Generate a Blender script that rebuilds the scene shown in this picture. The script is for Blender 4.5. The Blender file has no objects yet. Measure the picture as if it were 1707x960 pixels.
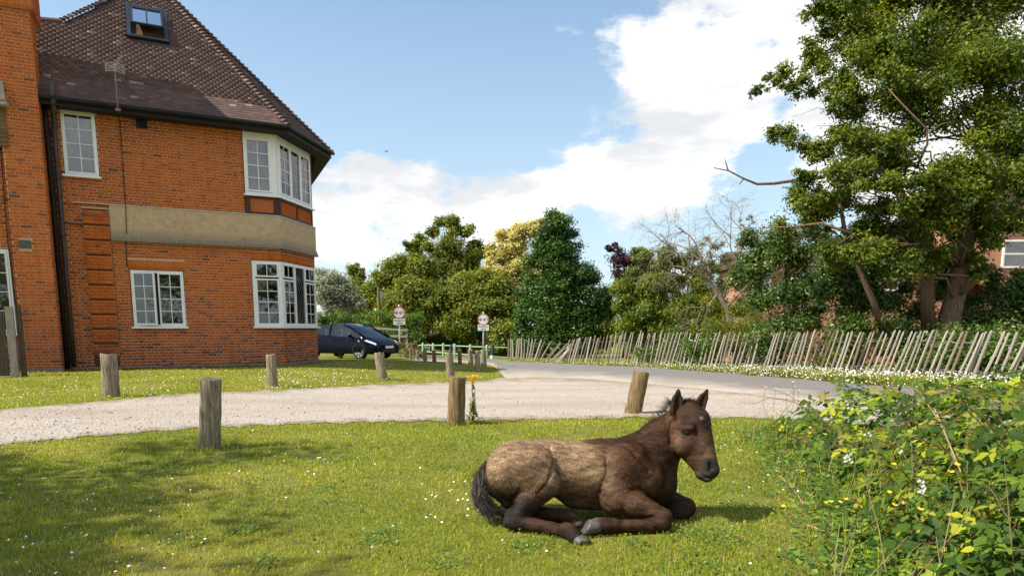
import bpy, math, random
import numpy as np
from mathutils import Matrix, Vector, noise as mnoise

random.seed(7)
rng = np.random.default_rng(11)
SC = bpy.context.scene
COL = SC.collection
R = math.radians

# ------------------------------------------------------------------ camera
FPX, PITCH, ZCAM, CXP = 1150.0, R(8.0), 1.10, 853.5
CYP = 547.0 + FPX * math.tan(PITCH)
cam_d = bpy.data.cameras.new('camera')
cam = bpy.data.objects.new('camera', cam_d)
COL.objects.link(cam)
cam.location = (0, 0, ZCAM)
cam.rotation_euler = (R(90) - PITCH, 0, 0)
cam_d.sensor_width = 36.0
cam_d.lens = FPX / 1707.0 * 36.0
cam_d.shift_y = (CYP - 480.0) / 1707.0
cam_d.clip_start = 0.05
cam_d.clip_end = 5000
SC.camera = cam
SC.view_settings.view_transform = 'Standard'
SC.view_settings.look = 'None'
SC.view_settings.gamma = 1.0
SC.view_settings.use_curve_mapping = False
SC.view_settings.exposure = 1.38
SC.cycles.max_bounces = 6
SC.cycles.diffuse_bounces = 3
SC.cycles.glossy_bounces = 3
SC.cycles.transmission_bounces = 4
SC.cycles.transparent_max_bounces = 8
SC.cycles.caustics_reflective = False
SC.cycles.caustics_refractive = False

# ------------------------------------------------------------------ sun and sky
SUN_EL, SUN_TRAVEL = R(50), R(20)
sun_dir = Vector((-math.cos(SUN_TRAVEL) * math.cos(SUN_EL), -math.sin(SUN_TRAVEL) * math.cos(SUN_EL), math.sin(SUN_EL)))
sd = bpy.data.lights.new('sun', 'SUN')
sd.energy = 3.3
sd.angle = R(0.55)
sd.color = (1.0, 0.92, 0.78)
sun = bpy.data.objects.new('sun', sd)
COL.objects.link(sun)
sun.rotation_euler = sun_dir.to_track_quat('Z', 'Y').to_euler()
sun.location = (-20, -10, 40)


def nd(nt, typ, ins=None, **props):
    n = nt.nodes.new(typ)
    for k, v in props.items():
        setattr(n, k, v)
    for k, v in (ins or {}).items():
        s = n.inputs[k]
        if isinstance(v, bpy.types.NodeSocket):
            nt.links.new(v, s)
        else:
            s.default_value = v
    return n


def ma(nt, op, a, b=0.0, c=None, clamp=False):
    ins = {0: a, 1: b}
    if c is not None:
        ins[2] = c
    return nd(nt, 'ShaderNodeMath', ins, operation=op, use_clamp=clamp).outputs[0]


def ramp(nt, fac, stops, interp='LINEAR'):
    n = nd(nt, 'ShaderNodeValToRGB', {'Fac': fac})
    cr = n.color_ramp
    cr.interpolation = interp
    while len(cr.elements) < len(stops):
        cr.elements.new(0.5)
    for e, (p, c) in zip(cr.elements, stops):
        e.position = p
        e.color = (c[0], c[1], c[2], 1.0)
    return n.outputs['Color']


def mixc(nt, fac, a, b, mode='MIX'):
    n = nd(nt, 'ShaderNodeMix', None, data_type='RGBA', blend_type=mode)
    for i, v in ((0, fac), (6, a), (7, b)):
        s = n.inputs[i]
        if isinstance(v, bpy.types.NodeSocket):
            nt.links.new(v, s)
        elif i == 0:
            s.default_value = v
        else:
            s.default_value = (v[0], v[1], v[2], 1.0)
    return n.outputs[2]


def make_world():
    w = bpy.data.worlds.new('World')
    SC.world = w
    w.use_nodes = True
    nt = w.node_tree
    nt.nodes.clear()
    out = nd(nt, 'ShaderNodeOutputWorld')
    sky = nd(nt, 'ShaderNodeTexSky', sky_type='NISHITA', sun_disc=False, sun_elevation=SUN_EL,
             sun_rotation=R(250), altitude=50.0, air_density=1.0, dust_density=0.7, ozone_density=1.6)
    tc = nd(nt, 'ShaderNodeTexCoord').outputs['Generated']
    sep = nd(nt, 'ShaderNodeSeparateXYZ', {0: tc})
    x, y, z = sep.outputs
    az = ma(nt, 'ARCTAN2', x, y)
    el = ma(nt, 'ARCSINE', z)
    # cumulus bank: cloud masses given as azimuth, elevation and size in degrees
    blobs = [(-18, 7, 11, 6.5, 0.62), (-9, 9.5, 8, 5.5, 0.5), (1, 10, 10, 4.2, 0.55), (9, 11.5, 10, 5, 0.55), (14, 18, 9, 7, 0.62),
             (22, 26, 10, 9, 0.75), (30, 19, 11, 13, 0.8), (-22, 3.5, 22, 6.5, 0.52), (0, 4.6, 12, 2.6, 0.36), (16, 4.5, 10, 2.2, 0.36),
             (46, 22, 16, 16, 0.7), (-64, 12, 18, 8, 0.5), (28, 40, 14, 12, 0.5)]
    total = None
    for a0, e0, ra, re, wt in blobs:
        da = ma(nt, 'MULTIPLY', ma(nt, 'SUBTRACT', az, R(a0)), 1 / R(ra))
        de = ma(nt, 'MULTIPLY', ma(nt, 'SUBTRACT', el, R(e0)), 1 / R(re))
        d2 = ma(nt, 'ADD', ma(nt, 'MULTIPLY', da, da), ma(nt, 'MULTIPLY', de, de))
        g = ma(nt, 'MULTIPLY', ma(nt, 'EXPONENT', ma(nt, 'MULTIPLY', d2, -1.0)), wt)
        total = g if total is None else ma(nt, 'MAXIMUM', total, g)
    # scattered cumulus over the rest of the sky, behind and beside the camera
    mp = nd(nt, 'ShaderNodeMapping', {'Vector': tc, 'Scale': (1, 1, 2.0)}).outputs[0]
    wide = nd(nt, 'ShaderNodeTexNoise', {'Vector': mp, 'Scale': 1.6, 'Detail': 2.0, 'Roughness': 0.5}).outputs['Fac']
    back = nd(nt, 'ShaderNodeMapRange', {'Value': y, 1: 0.45, 2: -0.1, 3: 0.0, 4: 1.0}).outputs[0]
    wide = ma(nt, 'MULTIPLY', back, ma(nt, 'MULTIPLY', ma(nt, 'SUBTRACT', wide, 0.32), 2.0))
    total = ma(nt, 'MAXIMUM', total, wide)
    fine = nd(nt, 'ShaderNodeTexNoise', {'Vector': mp, 'Scale': 7.5, 'Detail': 12.0, 'Roughness': 0.6, 'Lacunarity': 2.1}).outputs['Fac']
    edge = ma(nt, 'ADD', total, ma(nt, 'MULTIPLY', ma(nt, 'SUBTRACT', fine, 0.5), 1.15))
    mask = nd(nt, 'ShaderNodeMapRange', {'Value': edge, 1: 0.27, 2: 0.44, 3: 0.0, 4: 1.0}, interpolation_type='SMOOTHSTEP').outputs[0]
    # thin haze near the horizon and wisps
    mp2 = nd(nt, 'ShaderNodeMapping', {'Vector': tc, 'Location': (3.1, 1.7, 0.4), 'Scale': (1, 1, 3.0)}).outputs[0]
    puff = nd(nt, 'ShaderNodeTexNoise', {'Vector': mp2, 'Scale': 5.5, 'Detail': 7.0, 'Roughness': 0.58}).outputs['Fac']
    shade = nd(nt, 'ShaderNodeMapRange', {'Value': puff, 1: 0.36, 2: 0.60, 3: 0.0, 4: 1.0}, interpolation_type='SMOOTHSTEP').outputs[0]
    ccol = mixc(nt, shade, (3.2, 3.28, 3.4), (4.85, 4.85, 4.83))
    wisp = nd(nt, 'ShaderNodeMapRange', {'Value': puff, 1: 0.5, 2: 0.85, 3: 0.0, 4: 0.35}).outputs[0]
    lowh = nd(nt, 'ShaderNodeMapRange', {'Value': el, 1: R(30), 2: R(2), 3: 0.03, 4: 0.68}).outputs[0]
    soft = ma(nt, 'MAXIMUM', wisp, lowh)
    base = mixc(nt, 1.0, sky.outputs[0], (0.70, 0.80, 0.78), 'MULTIPLY')
    hz = mixc(nt, soft, base, (2.8, 3.25, 3.6))
    col = mixc(nt, mask, hz, ccol)
    bg = nd(nt, 'ShaderNodeBackground', {'Color': col, 'Strength': 0.1})
    nt.links.new(bg.outputs[0], out.inputs[0])


make_world()

# ------------------------------------------------------------------ geometry of the place
def sstep(a, b, x):
    t = np.clip((np.asarray(x, dtype=float) - a) / (b - a), 0, 1)
    return t * t * (3 - 2 * t)


def terrain(x, y):
    x = np.asarray(x, dtype=float)
    y = np.asarray(y, dtype=float)
    yc = np.clip(y, -60, 50)
    left = 0.05 * sstep(12, 17, yc) - 0.03 * np.maximum(0, yc - 22)
    right = -0.02 * np.maximum(0, yc - 7)
    s = sstep(-6, 0.5, x)
    bump = 0.012 * np.sin(x * 1.7 + y * 0.6) * np.sin(y * 1.3 - x * 0.4) + 0.006 * np.sin(x * 4.1 + 1.3) * np.sin(y * 3.7)
    return left * (1 - s) + right * s + bump * sstep(70, 30, yc)


_c, _s = math.cos(PITCH), math.sin(PITCH)


def ray(px, py):
    rx = (px - CXP) / FPX
    ru = (CYP - py) / FPX
    return np.array((rx, _c + ru * _s, -_s + ru * _c))


def at(px, py, Y):
    """the point of the place seen at that spot of the photograph, Y metres ahead"""
    d = ray(px, py)
    k = Y / d[1]
    return Vector((d[0] * k, Y, ZCAM + d[2] * k))


def ground(px, py):
    d = ray(px, py)
    if d[2] > -1e-4:
        d[2] = -1e-4
    lo, hi = 0.5, 90.0
    for _ in range(50):
        m = 0.5 * (lo + hi)
        k = m / d[1]
        if ZCAM + d[2] * k > terrain(d[0] * k, m):
            lo = m
        else:
            hi = m
    k = lo / d[1]
    return Vector((d[0] * k, lo, float(terrain(d[0] * k, lo))))


def project(P):
    P = np.asarray(P, dtype=float)
    dz = P[..., 2] - ZCAM
    dep = P[..., 1] * _c - dz * _s
    dep = np.where(np.abs(dep) < 1e-3, 1e-3, dep)
    up = P[..., 1] * _s + dz * _c
    return CXP + FPX * P[..., 0] / dep, CYP - FPX * up / dep, dep


# ------------------------------------------------------------------ object helpers
PM = {}


def tag(o, label=None, cat=None, group=None, kind=None):
    if label: o['label'] = label
    if cat: o['category'] = cat
    if group: o['group'] = group
    if kind: o['kind'] = kind
    return o


def empty(name, loc, rz=0.0, label=None, cat=None, group=None):
    o = bpy.data.objects.new(name, None)
    COL.objects.link(o)
    o.location = loc
    o.rotation_euler = (0, 0, rz)
    o.empty_display_size = 0.1
    PM[o.name] = Matrix.Translation(Vector(loc)) @ Matrix.Rotation(rz, 4, 'Z')
    return tag(o, label, cat, group)


def link_mesh(name, me, mat=None, parent=None, smooth=False):
    if mat is not None:
        me.materials.append(mat)
    if smooth:
        me.polygons.foreach_set('use_smooth', np.ones(len(me.polygons), dtype=bool))
    o = bpy.data.objects.new(name, me)
    COL.objects.link(o)
    if parent is not None:
        o.parent = parent
    PM[o.name] = PM.get(parent.name, Matrix.Identity(4)) if parent is not None else Matrix.Identity(4)
    return o


def npmesh(name, V, F, mat, parent=None, world=False, smooth=False, attrs=None, link=True):
    """V (n,3), F (m,k) with k equal for all faces"""
    V = np.asarray(V, dtype=np.float64)
    if world and parent is not None:
        Mi = np.array(PM[parent.name].inverted())
        V = V @ Mi[:3, :3].T + Mi[:3, 3]
    F = np.asarray(F, dtype=np.int32)
    k = F.shape[1]
    me = bpy.data.meshes.new(name)
    me.vertices.add(len(V))
    me.vertices.foreach_set('co', V.astype(np.float32).ravel())
    me.loops.add(F.size)
    me.loops.foreach_set('vertex_index', F.ravel())
    me.polygons.add(len(F))
    me.polygons.foreach_set('loop_start', np.arange(0, F.size, k, dtype=np.int32))
    me.polygons.foreach_set('loop_total', np.full(len(F), k, dtype=np.int32))
    for an, av in (attrs or {}).items():
        av = np.asarray(av, dtype=np.float32)
        if av.ndim == 1:
            a = me.attributes.new(an, 'FLOAT', 'POINT')
            a.data.foreach_set('value', av)
        else:
            a = me.attributes.new(an, 'FLOAT_COLOR', 'POINT')
            if av.shape[1] == 3:
                av = np.concatenate([av, np.ones((len(av), 1), np.float32)], 1)
            a.data.foreach_set('color', av.ravel())
    me.update(calc_edges=True)
    if not link:
        if mat is not None:
            me.materials.append(mat)
        return me
    return link_mesh(name, me, mat, parent, smooth)


class MB:
    """collects shapes into one mesh"""
    def __init__(s):
        s.v, s.f = [], []

    def add(s, vs, fs):
        b = len(s.v)
        s.v += [tuple(p) for p in vs]
        s.f += [tuple(i + b for i in f) for f in fs]
        return s

    def box(s, x0, x1, y0, y1, z0, z1, M=None):
        vs = [Vector((x, y, z)) for z in (z0, z1) for y in (y0, y1) for x in (x0, x1)]
        if M is not None: vs = [M @ p for p in vs]
        return s.add(vs, [(0, 2, 3, 1), (4, 5, 7, 6), (0, 1, 5, 4), (2, 6, 7, 3), (0, 4, 6, 2), (1, 3, 7, 5)])

    def tube(s, pts, rad, n=8, cap=True, squash=None):
        pts = [Vector(p) for p in pts]
        if not hasattr(rad, '__len__'): rad = [rad] * len(pts)
        b = len(s.v)
        up = Vector((0, 0, 1))
        px = None
        for i, p in enumerate(pts):
            t = (pts[min(i + 1, len(pts) - 1)] - pts[max(i - 1, 0)])
            t = t.normalized() if t.length > 1e-9 else up
            if px is None:
                px = t.orthogonal().normalized()
            else:
                px = (px - t * px.dot(t))
                px = px.normalized() if px.length > 1e-6 else t.orthogonal().normalized()
            py = t.cross(px)
            for k in range(n):
                a = 2 * math.pi * k / n
                s.v.append(tuple(p + (px * math.cos(a) + py * math.sin(a)) * rad[i]))
        for i in range(len(pts) - 1):
            for k in range(n):
                k2 = (k + 1) % n
                s.f.append((b + i * n + k, b + i * n + k2, b + (i + 1) * n + k2, b + (i + 1) * n + k))
        if cap:
            s.f.append(tuple(b + k for k in range(n))[::-1])
            s.f.append(tuple(b + (len(pts) - 1) * n + k for k in range(n)))
        return s

    def prism(s, poly, d):
        """poly: list of 3-D points, extruded by vector d"""
        n = len(poly)
        d = Vector(d)
        vs = [Vector(p) for p in poly] + [Vector(p) + d for p in poly]
        fs = [tuple(range(n))[::-1], tuple(range(n, 2 * n))] + [(i, (i + 1) % n, n + (i + 1) % n, n + i) for i in range(n)]
        return s.add(vs, fs)

    def mesh(s, name):
        me = bpy.data.meshes.new(name)
        me.from_pydata(s.v, [], s.f)
        me.update()
        return me

    def build(s, name, mat, parent=None, world=False, smooth=False):
        if world and parent is not None:
            Mi = PM[parent.name].inverted()
            s.v = [tuple(Mi @ Vector(p)) for p in s.v]
        return link_mesh(name, s.mesh(name), mat, parent, smooth)


def copy_tree(o, parent=None):
    c = o.copy()
    COL.objects.link(c)
    c.parent = parent
    for ch in o.children:
        copy_tree(ch, c)
    return c


# ------------------------------------------------------------------ materials
MATS = {}


def new_mat(name):
    m = bpy.data.materials.new(name)
    m.use_nodes = True
    nt = m.node_tree
    nt.nodes.clear()
    out = nd(nt, 'ShaderNodeOutputMaterial')
    MATS[name] = m
    return m, nt, out


def principled(nt, out, col, rough=0.6, bump=None, bstr=0.3, bdist=0.01, metal=0.0, spec=0.4, coat=0.0):
    p = nd(nt, 'ShaderNodeBsdfPrincipled')
    for k, v in (('Base Color', col), ('Roughness', rough), ('Metallic', metal), ('Specular IOR Level', spec), ('Coat Weight', coat)):
        s = p.inputs[k]
        if isinstance(v, bpy.types.NodeSocket): nt.links.new(v, s)
        elif k == 'Base Color': s.default_value = (v[0], v[1], v[2], 1)
        else: s.default_value = v
    if bump is not None:
        b = nd(nt, 'ShaderNodeBump', {'Height': bump, 'Strength': bstr, 'Distance': bdist})
        nt.links.new(b.outputs[0], p.inputs['Normal'])
    if out is not None:
        nt.links.new(p.outputs[0], out.inputs[0])
    return p


def tnoise(nt, scale, detail=4.0, rough=0.55, vec=None, dist=0.0, stretch=None):
    if vec is None:
        vec = nd(nt, 'ShaderNodeTexCoord').outputs['Object']
    if stretch is not None:
        vec = nd(nt, 'ShaderNodeMapping', {'Vector': vec, 'Scale': stretch}).outputs[0]
    return nd(nt, 'ShaderNodeTexNoise', {'Vector': vec, 'Scale': scale, 'Detail': detail, 'Roughness': rough, 'Distortion': dist}).outputs['Fac']


def simple(name, c1, c2=None, scale=20.0, rough=0.6, bstr=0.0, stretch=None, metal=0.0, spec=0.4, coat=0.0, detail=4.0, lo=0.35, hi=0.65, bdist=0.01):
    m, nt, out = new_mat(name)
    c2 = c2 or tuple(min(1, c * 0.75) for c in c1)
    n = tnoise(nt, scale, detail, stretch=stretch)
    col = ramp(nt, n, [(lo, c1), (hi, c2)])
    principled(nt, out, col, rough, n if bstr > 0 else None, bstr, bdist, metal, spec, coat)
    return m


def wpos(nt):
    return nd(nt, 'ShaderNodeNewGeometry').outputs['Position']


def attr(nt, name, which='Fac'):
    return nd(nt, 'ShaderNodeAttribute', attribute_name=name).outputs[which]


def leaf_mat(name, stops, trans=0.35, rough=0.45, spec=0.35, obj_random=False):
    m, nt, out = new_mat(name)
    r = attr(nt, 'rnd')
    if obj_random:
        oi = nd(nt, 'ShaderNodeObjectInfo').outputs['Random']
        r = ma(nt, 'FRACT', ma(nt, 'ADD', r, oi))
    col = ramp(nt, r, stops)
    p = principled(nt, None, col, rough, spec=spec)
    tcol = mixc(nt, 1.0, col, (1.5, 1.5, 0.55), 'MULTIPLY')
    t = nd(nt, 'ShaderNodeBsdfTranslucent', {'Color': tcol})
    mx = nd(nt, 'ShaderNodeMixShader', {0: trans, 1: p.outputs[0], 2: t.outputs[0]})
    nt.links.new(mx.outputs[0], out.inputs[0])
    return m

# ================================================================== GROUND, TRACK, ROAD
def ground_np(px, py):
    px = np.asarray(px, float); py = np.asarray(py, float)
    rx = (px - CXP) / FPX; ru = (CYP - py) / FPX
    dy = _c + ru * _s; dz = np.minimum(-_s + ru * _c, -1e-4)
    lo = np.full(px.shape, 0.5); hi = np.full(px.shape, 90.0)
    for _ in range(40):
        m = 0.5 * (lo + hi); k = m / dy
        above = ZCAM + dz * k > terrain(rx * k, m)
        lo = np.where(above, m, lo); hi = np.where(above, hi, m)
    k = lo / dy
    return np.stack([rx * k, lo, terrain(rx * k, lo)], -1)


def curve(pts):
    xs = np.array([p[0] for p in pts], float); ys = np.array([p[1] for p in pts], float)
    return lambda x: np.interp(x, xs, ys)


near_edge = curve([(-600, 812), (-300, 775), (-100, 752), (0, 742), (150, 728), (330, 714), (500, 707), (660, 703), (760, 702), (900, 700), (1000, 698), (1100, 695), (1250, 697), (1400, 705), (1900, 745)])
far_low = curve([(-600, 742), (-100, 693), (0, 683), (184, 668), (300, 657), (452, 651), (640, 641), (760, 637), (815, 634), (836, 629)])
far_high = curve([(-600, 660), (0, 622), (100, 616), (440, 608), (530, 604), (690, 602), (760, 604), (800, 607.5), (825, 612), (838, 624)])
road_up = curve([(690, 596), (760, 597), (810, 598), (848, 600), (880, 602), (930, 605), (1010, 608), (1100, 613), (1250, 624), (1400, 637), (1550, 648), (1760, 668), (2100, 700)])
road_low = curve([(690, 602.5), (755, 603.5), (800, 605.5), (824, 610), (836, 624), (842, 630), (870, 630), (900, 629), (980, 632), (1080, 640), (1200, 652), (1320, 666), (1500, 690), (1760, 725), (2100, 770)])


def wob(x, s=1.0, seed=0.0):
    x = np.asarray(x, float)
    return s * (np.sin(x * 0.11 + seed) + 0.7 * np.sin(x * 0.29 + 2 * seed + 1) + 0.5 * np.sin(x * 0.83 + seed * 3))


def grass_ground_mat():
    m, nt, out = new_mat('lawn_soil')
    P = wpos(nt)
    big = tnoise(nt, 0.8, 5, vec=P)
    mid = tnoise(nt, 6.0, 6, 0.65, vec=P)
    fine = tnoise(nt, 55.0, 5, 0.7, vec=P)
    g = ramp(nt, mid, [(0.3, (0.085, 0.090, 0.012)), (0.5, (0.155, 0.165, 0.018)), (0.7, (0.24, 0.235, 0.035))])
    st = ramp(nt, fine, [(0.35, (0.05, 0.06, 0.012)), (0.52, (0.12, 0.14, 0.022)), (0.72, (0.22, 0.20, 0.065))])
    col = mixc(nt, 0.5, g, st)
    dry = nd(nt, 'ShaderNodeMapRange', {'Value': big, 1: 0.46, 2: 0.68, 3: 0.0, 4: 0.6}).outputs[0]
    col = mixc(nt, dry, col, (0.19, 0.155, 0.05))
    h = ma(nt, 'ADD', ma(nt, 'MULTIPLY', fine, 0.7), mid)
    principled(nt, out, col, 0.9, h, 0.8, 0.03, spec=0.15)
    return m


def gravel_nodes(nt, P):
    vor = nd(nt, 'ShaderNodeTexVoronoi', {'Vector': P, 'Scale': 42.0, 'Randomness': 1.0}, feature='F1')
    v2 = nd(nt, 'ShaderNodeTexVoronoi', {'Vector': P, 'Scale': 16.0, 'Randomness': 1.0}, feature='F1')
    big = tnoise(nt, 0.7, 4, vec=P, stretch=(0.35, 1.3, 1))
    fine = tnoise(nt, 90.0, 4, 0.7, vec=P)
    c1 = ramp(nt, nd(nt, 'ShaderNodeSeparateColor', {0: vor.outputs['Color']}).outputs[0],
              [(0.0, (0.29, 0.245, 0.205)), (0.5, (0.43, 0.375, 0.325)), (1.0, (0.56, 0.51, 0.465))])
    c2 = ramp(nt, fine, [(0.3, (0.24, 0.20, 0.168)), (0.6, (0.52, 0.465, 0.415))])
    col = mixc(nt, 0.5, c1, c2)
    wear = nd(nt, 'ShaderNodeMapRange', {'Value': big, 1: 0.42, 2: 0.66, 3: 0.0, 4: 0.55}).outputs[0]
    col = mixc(nt, wear, col, (0.32, 0.25, 0.19))
    dk = nd(nt, 'ShaderNodeMapRange', {'Value': v2.outputs['Distance'], 1: 0.10, 2: 0.16, 3: 0.55, 4: 0.0}).outputs[0]
    rare = nd(nt, 'ShaderNodeMapRange', {'Value': nd(nt, 'ShaderNodeSeparateColor', {0: v2.outputs['Color']}).outputs[1], 1: 0.8, 2: 0.83, 3: 0.0, 4: 1.0}).outputs[0]
    col = mixc(nt, ma(nt, 'MULTIPLY', dk, rare), col, (0.14, 0.12, 0.105))
    h = ma(nt, 'ADD', ma(nt, 'MULTIPLY', vor.outputs['Distance'], -1.0), fine)
    return col, h


def track_mat():
    m, nt, out = new_mat('track_gravel')
    P = wpos(nt)
    col, h = gravel_nodes(nt, P)
    e = ma(nt, 'ADD', attr(nt, 'edge'), ma(nt, 'MULTIPLY', ma(nt, 'SUBTRACT', tnoise(nt, 0.5, 3, vec=P), 0.5), 0.16))
    wob_ = tnoise(nt, 3.0, 5, 0.65, vec=P)
    for c0, wd in ((0.30, 0.07), (0.62, 0.08)):
        d = ma(nt, 'ABSOLUTE', ma(nt, 'SUBTRACT', e, c0))
        f = nd(nt, 'ShaderNodeMapRange', {'Value': d, 1: 0.0, 2: wd, 3: 0.42, 4: 0.0}, interpolation_type='SMOOTHSTEP').outputs[0]
        col = mixc(nt, ma(nt, 'MULTIPLY', f, wob_), col, (0.30, 0.245, 0.20))
    for inv in (False, True):
        v = ma(nt, 'SUBTRACT', 1.0, attr(nt, 'edge')) if inv else attr(nt, 'edge')
        f = nd(nt, 'ShaderNodeMapRange', {'Value': ma(nt, 'ADD', v, ma(nt, 'MULTIPLY', ma(nt, 'SUBTRACT', wob_, 0.5), 0.45)), 1: -0.02, 2: 0.10, 3: 0.8, 4: 0.0}).outputs[0]
        col = mixc(nt, f, col, (0.20, 0.15, 0.085))
    principled(nt, out, col, 0.92, h, 0.9, 0.02, spec=0.2)
    return m


def road_mat():
    m, nt, out = new_mat('worn_asphalt')
    P = wpos(nt)
    vor = nd(nt, 'ShaderNodeTexVoronoi', {'Vector': P, 'Scale': 60.0}, feature='F1')
    fine = tnoise(nt, 45.0, 5, 0.75, vec=P)
    big = tnoise(nt, 0.9, 5, 0.6, vec=P)
    col = ramp(nt, fine, [(0.3, (0.125, 0.118, 0.116)), (0.7, (0.225, 0.212, 0.208))])
    sp = ramp(nt, nd(nt, 'ShaderNodeSeparateColor', {0: vor.outputs['Color']}).outputs[0], [(0.0, (0.13, 0.122, 0.12)), (1.0, (0.26, 0.245, 0.24))])
    col = mixc(nt, 0.4, col, sp)
    e = attr(nt, 'edge')
    dust = ma(nt, 'ADD', e, ma(nt, 'MULTIPLY', ma(nt, 'SUBTRACT', big, 0.5), 0.9))
    f = nd(nt, 'ShaderNodeMapRange', {'Value': dust, 1: 0.42, 2: 0.98, 3: 0.0, 4: 1.0}, interpolation_type='SMOOTHSTEP').outputs[0]
    grav, gh = gravel_nodes(nt, P)
    col = mixc(nt, f, col, grav)
    principled(nt, out, col, 0.9, gh, 0.75, 0.018, spec=0.2)
    return m


def build_ground():
    def axis(a, b, near_lo, near_hi, n_near, n_far):
        core = np.linspace(near_lo, near_hi, n_near)
        lo = near_lo - np.geomspace(0.4, near_lo - a, n_far)[::-1] if a < near_lo else []
        hi = near_hi + np.geomspace(0.4, b - near_hi, n_far)
        return np.concatenate([lo, core, hi])
    xs = axis(-900, 900, -16, 18, 170, 26)
    ys = axis(-300, 1800, 1.0, 45, 200, 26)
    X, Y = np.meshgrid(xs, ys)
    V = np.stack([X, Y, terrain(X, Y)], -1).reshape(-1, 3)
    qx, qy, qd = project(V)
    dug = (qd > 1) & (qy < near_edge(qx) - 9) & (((qx < 825) & (qy > far_low(qx) + 5)) | ((qx >= 860) & (qy > road_up(qx) + 4))) & (V[:, 1] < 50)
    V[dug, 2] -= 0.03   # the lawn soil stops under the track and the lane
    nx, ny = len(xs), len(ys)
    i = np.arange(nx - 1)[None, :] + np.arange(ny - 1)[:, None] * nx
    F = np.stack([i, i + 1, i + 1 + nx, i + nx], -1).reshape(-1, 4)
    g = npmesh('ground', V, F, grass_ground_mat(), smooth=True)
    tag(g, 'rough mown grass ground of the village green', 'ground', kind='structure')

    def sheet(name, top, bot, xs, rows, dz, mat, label, cat, edge=False):
        T = np.linspace(0, 1, rows)
        PX = np.repeat(xs[None, :], rows, 0)
        PY = top[None, :] * (1 - T[:, None]) + bot[None, :] * T[:, None]
        G = ground_np(PX, PY)
        G[..., 2] += dz
        n = len(xs)
        i = np.arange(n - 1)[None, :] + np.arange(rows - 1)[:, None] * n
        F = np.stack([i, i + n, i + 1 + n, i + 1], -1).reshape(-1, 4)
        at_ = {}
        if edge:
            at_['edge'] = np.repeat(T[:, None], n, 1).ravel()
        o = npmesh(name, G.reshape(-1, 3), F, mat, smooth=True, attrs=at_)
        return tag(o, label, cat, kind='structure')

    xc = np.arange(842, 1960, 7.0)
    xs = np.concatenate([np.arange(-500, 836, 7.0), xc])
    top = np.where(xs < 837, far_low(xs) + wob(xs, 0.5, 0.3), road_low(xs))
    bot = near_edge(xs) + wob(xs, 1.1, 1.7)
    sheet('gravel_track', top, bot, xs, 16, 0.008, track_mat(), 'pale stony gravel track crossing between the two lawns', 'track', edge=True)
    xr = np.concatenate([np.arange(690, 840, 6.0), xc])
    up = road_up(xr) + wob(xr, 0.25, 2.2)
    lo = road_low(xr)
    sheet('road', up, np.maximum(lo, up + 1), xr, 12, 0.008, road_mat(), 'worn grey asphalt lane curving past the paling fence', 'road', edge=True)


def blades(P, L, W, lean, rnd, az=None):
    """one bent triangle pair per blade; returns V,F,rnd"""
    n = len(P)
    if az is None:
        az = rng.uniform(0, 2 * np.pi, n)
    d = np.stack([np.cos(az), np.sin(az), np.zeros(n)], -1)
    s = np.stack([-np.sin(az), np.cos(az), np.zeros(n)], -1)
    up = np.array([0, 0, 1.0])
    b0 = P - s * W[:, None] / 2
    b1 = P + s * W[:, None] / 2
    mid = P + up * (L * 0.62)[:, None] + d * (L * lean * 0.35)[:, None]
    m0 = mid - s * W[:, None] * 0.38
    tip = P + up * (L * np.sqrt(np.maximum(0.05, 1 - lean ** 2 * 0.7)))[:, None] + d * (L * lean)[:, None]
    V = np.stack([b0, b1, mid + s * W[:, None] * 0.38, m0, tip], 1).reshape(-1, 3)
    k = np.arange(n)[:, None] * 5
    F = np.concatenate([k + np.array([[0, 1, 2]]), k + np.array([[0, 2, 3]]), k + np.array([[3, 2, 4]])], 0)
    return V, F, np.repeat(rnd, 5)


def in_lawn(P):
    px, py, dep = project(P)
    near = (py > near_edge(px) + rng.normal(0, 2.0, len(px)) - 1.0)
    far = (px < 838) & (py < far_low(px) + rng.normal(0, 0.9, len(px))) & (py > far_high(px))
    return near | far, near


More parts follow.
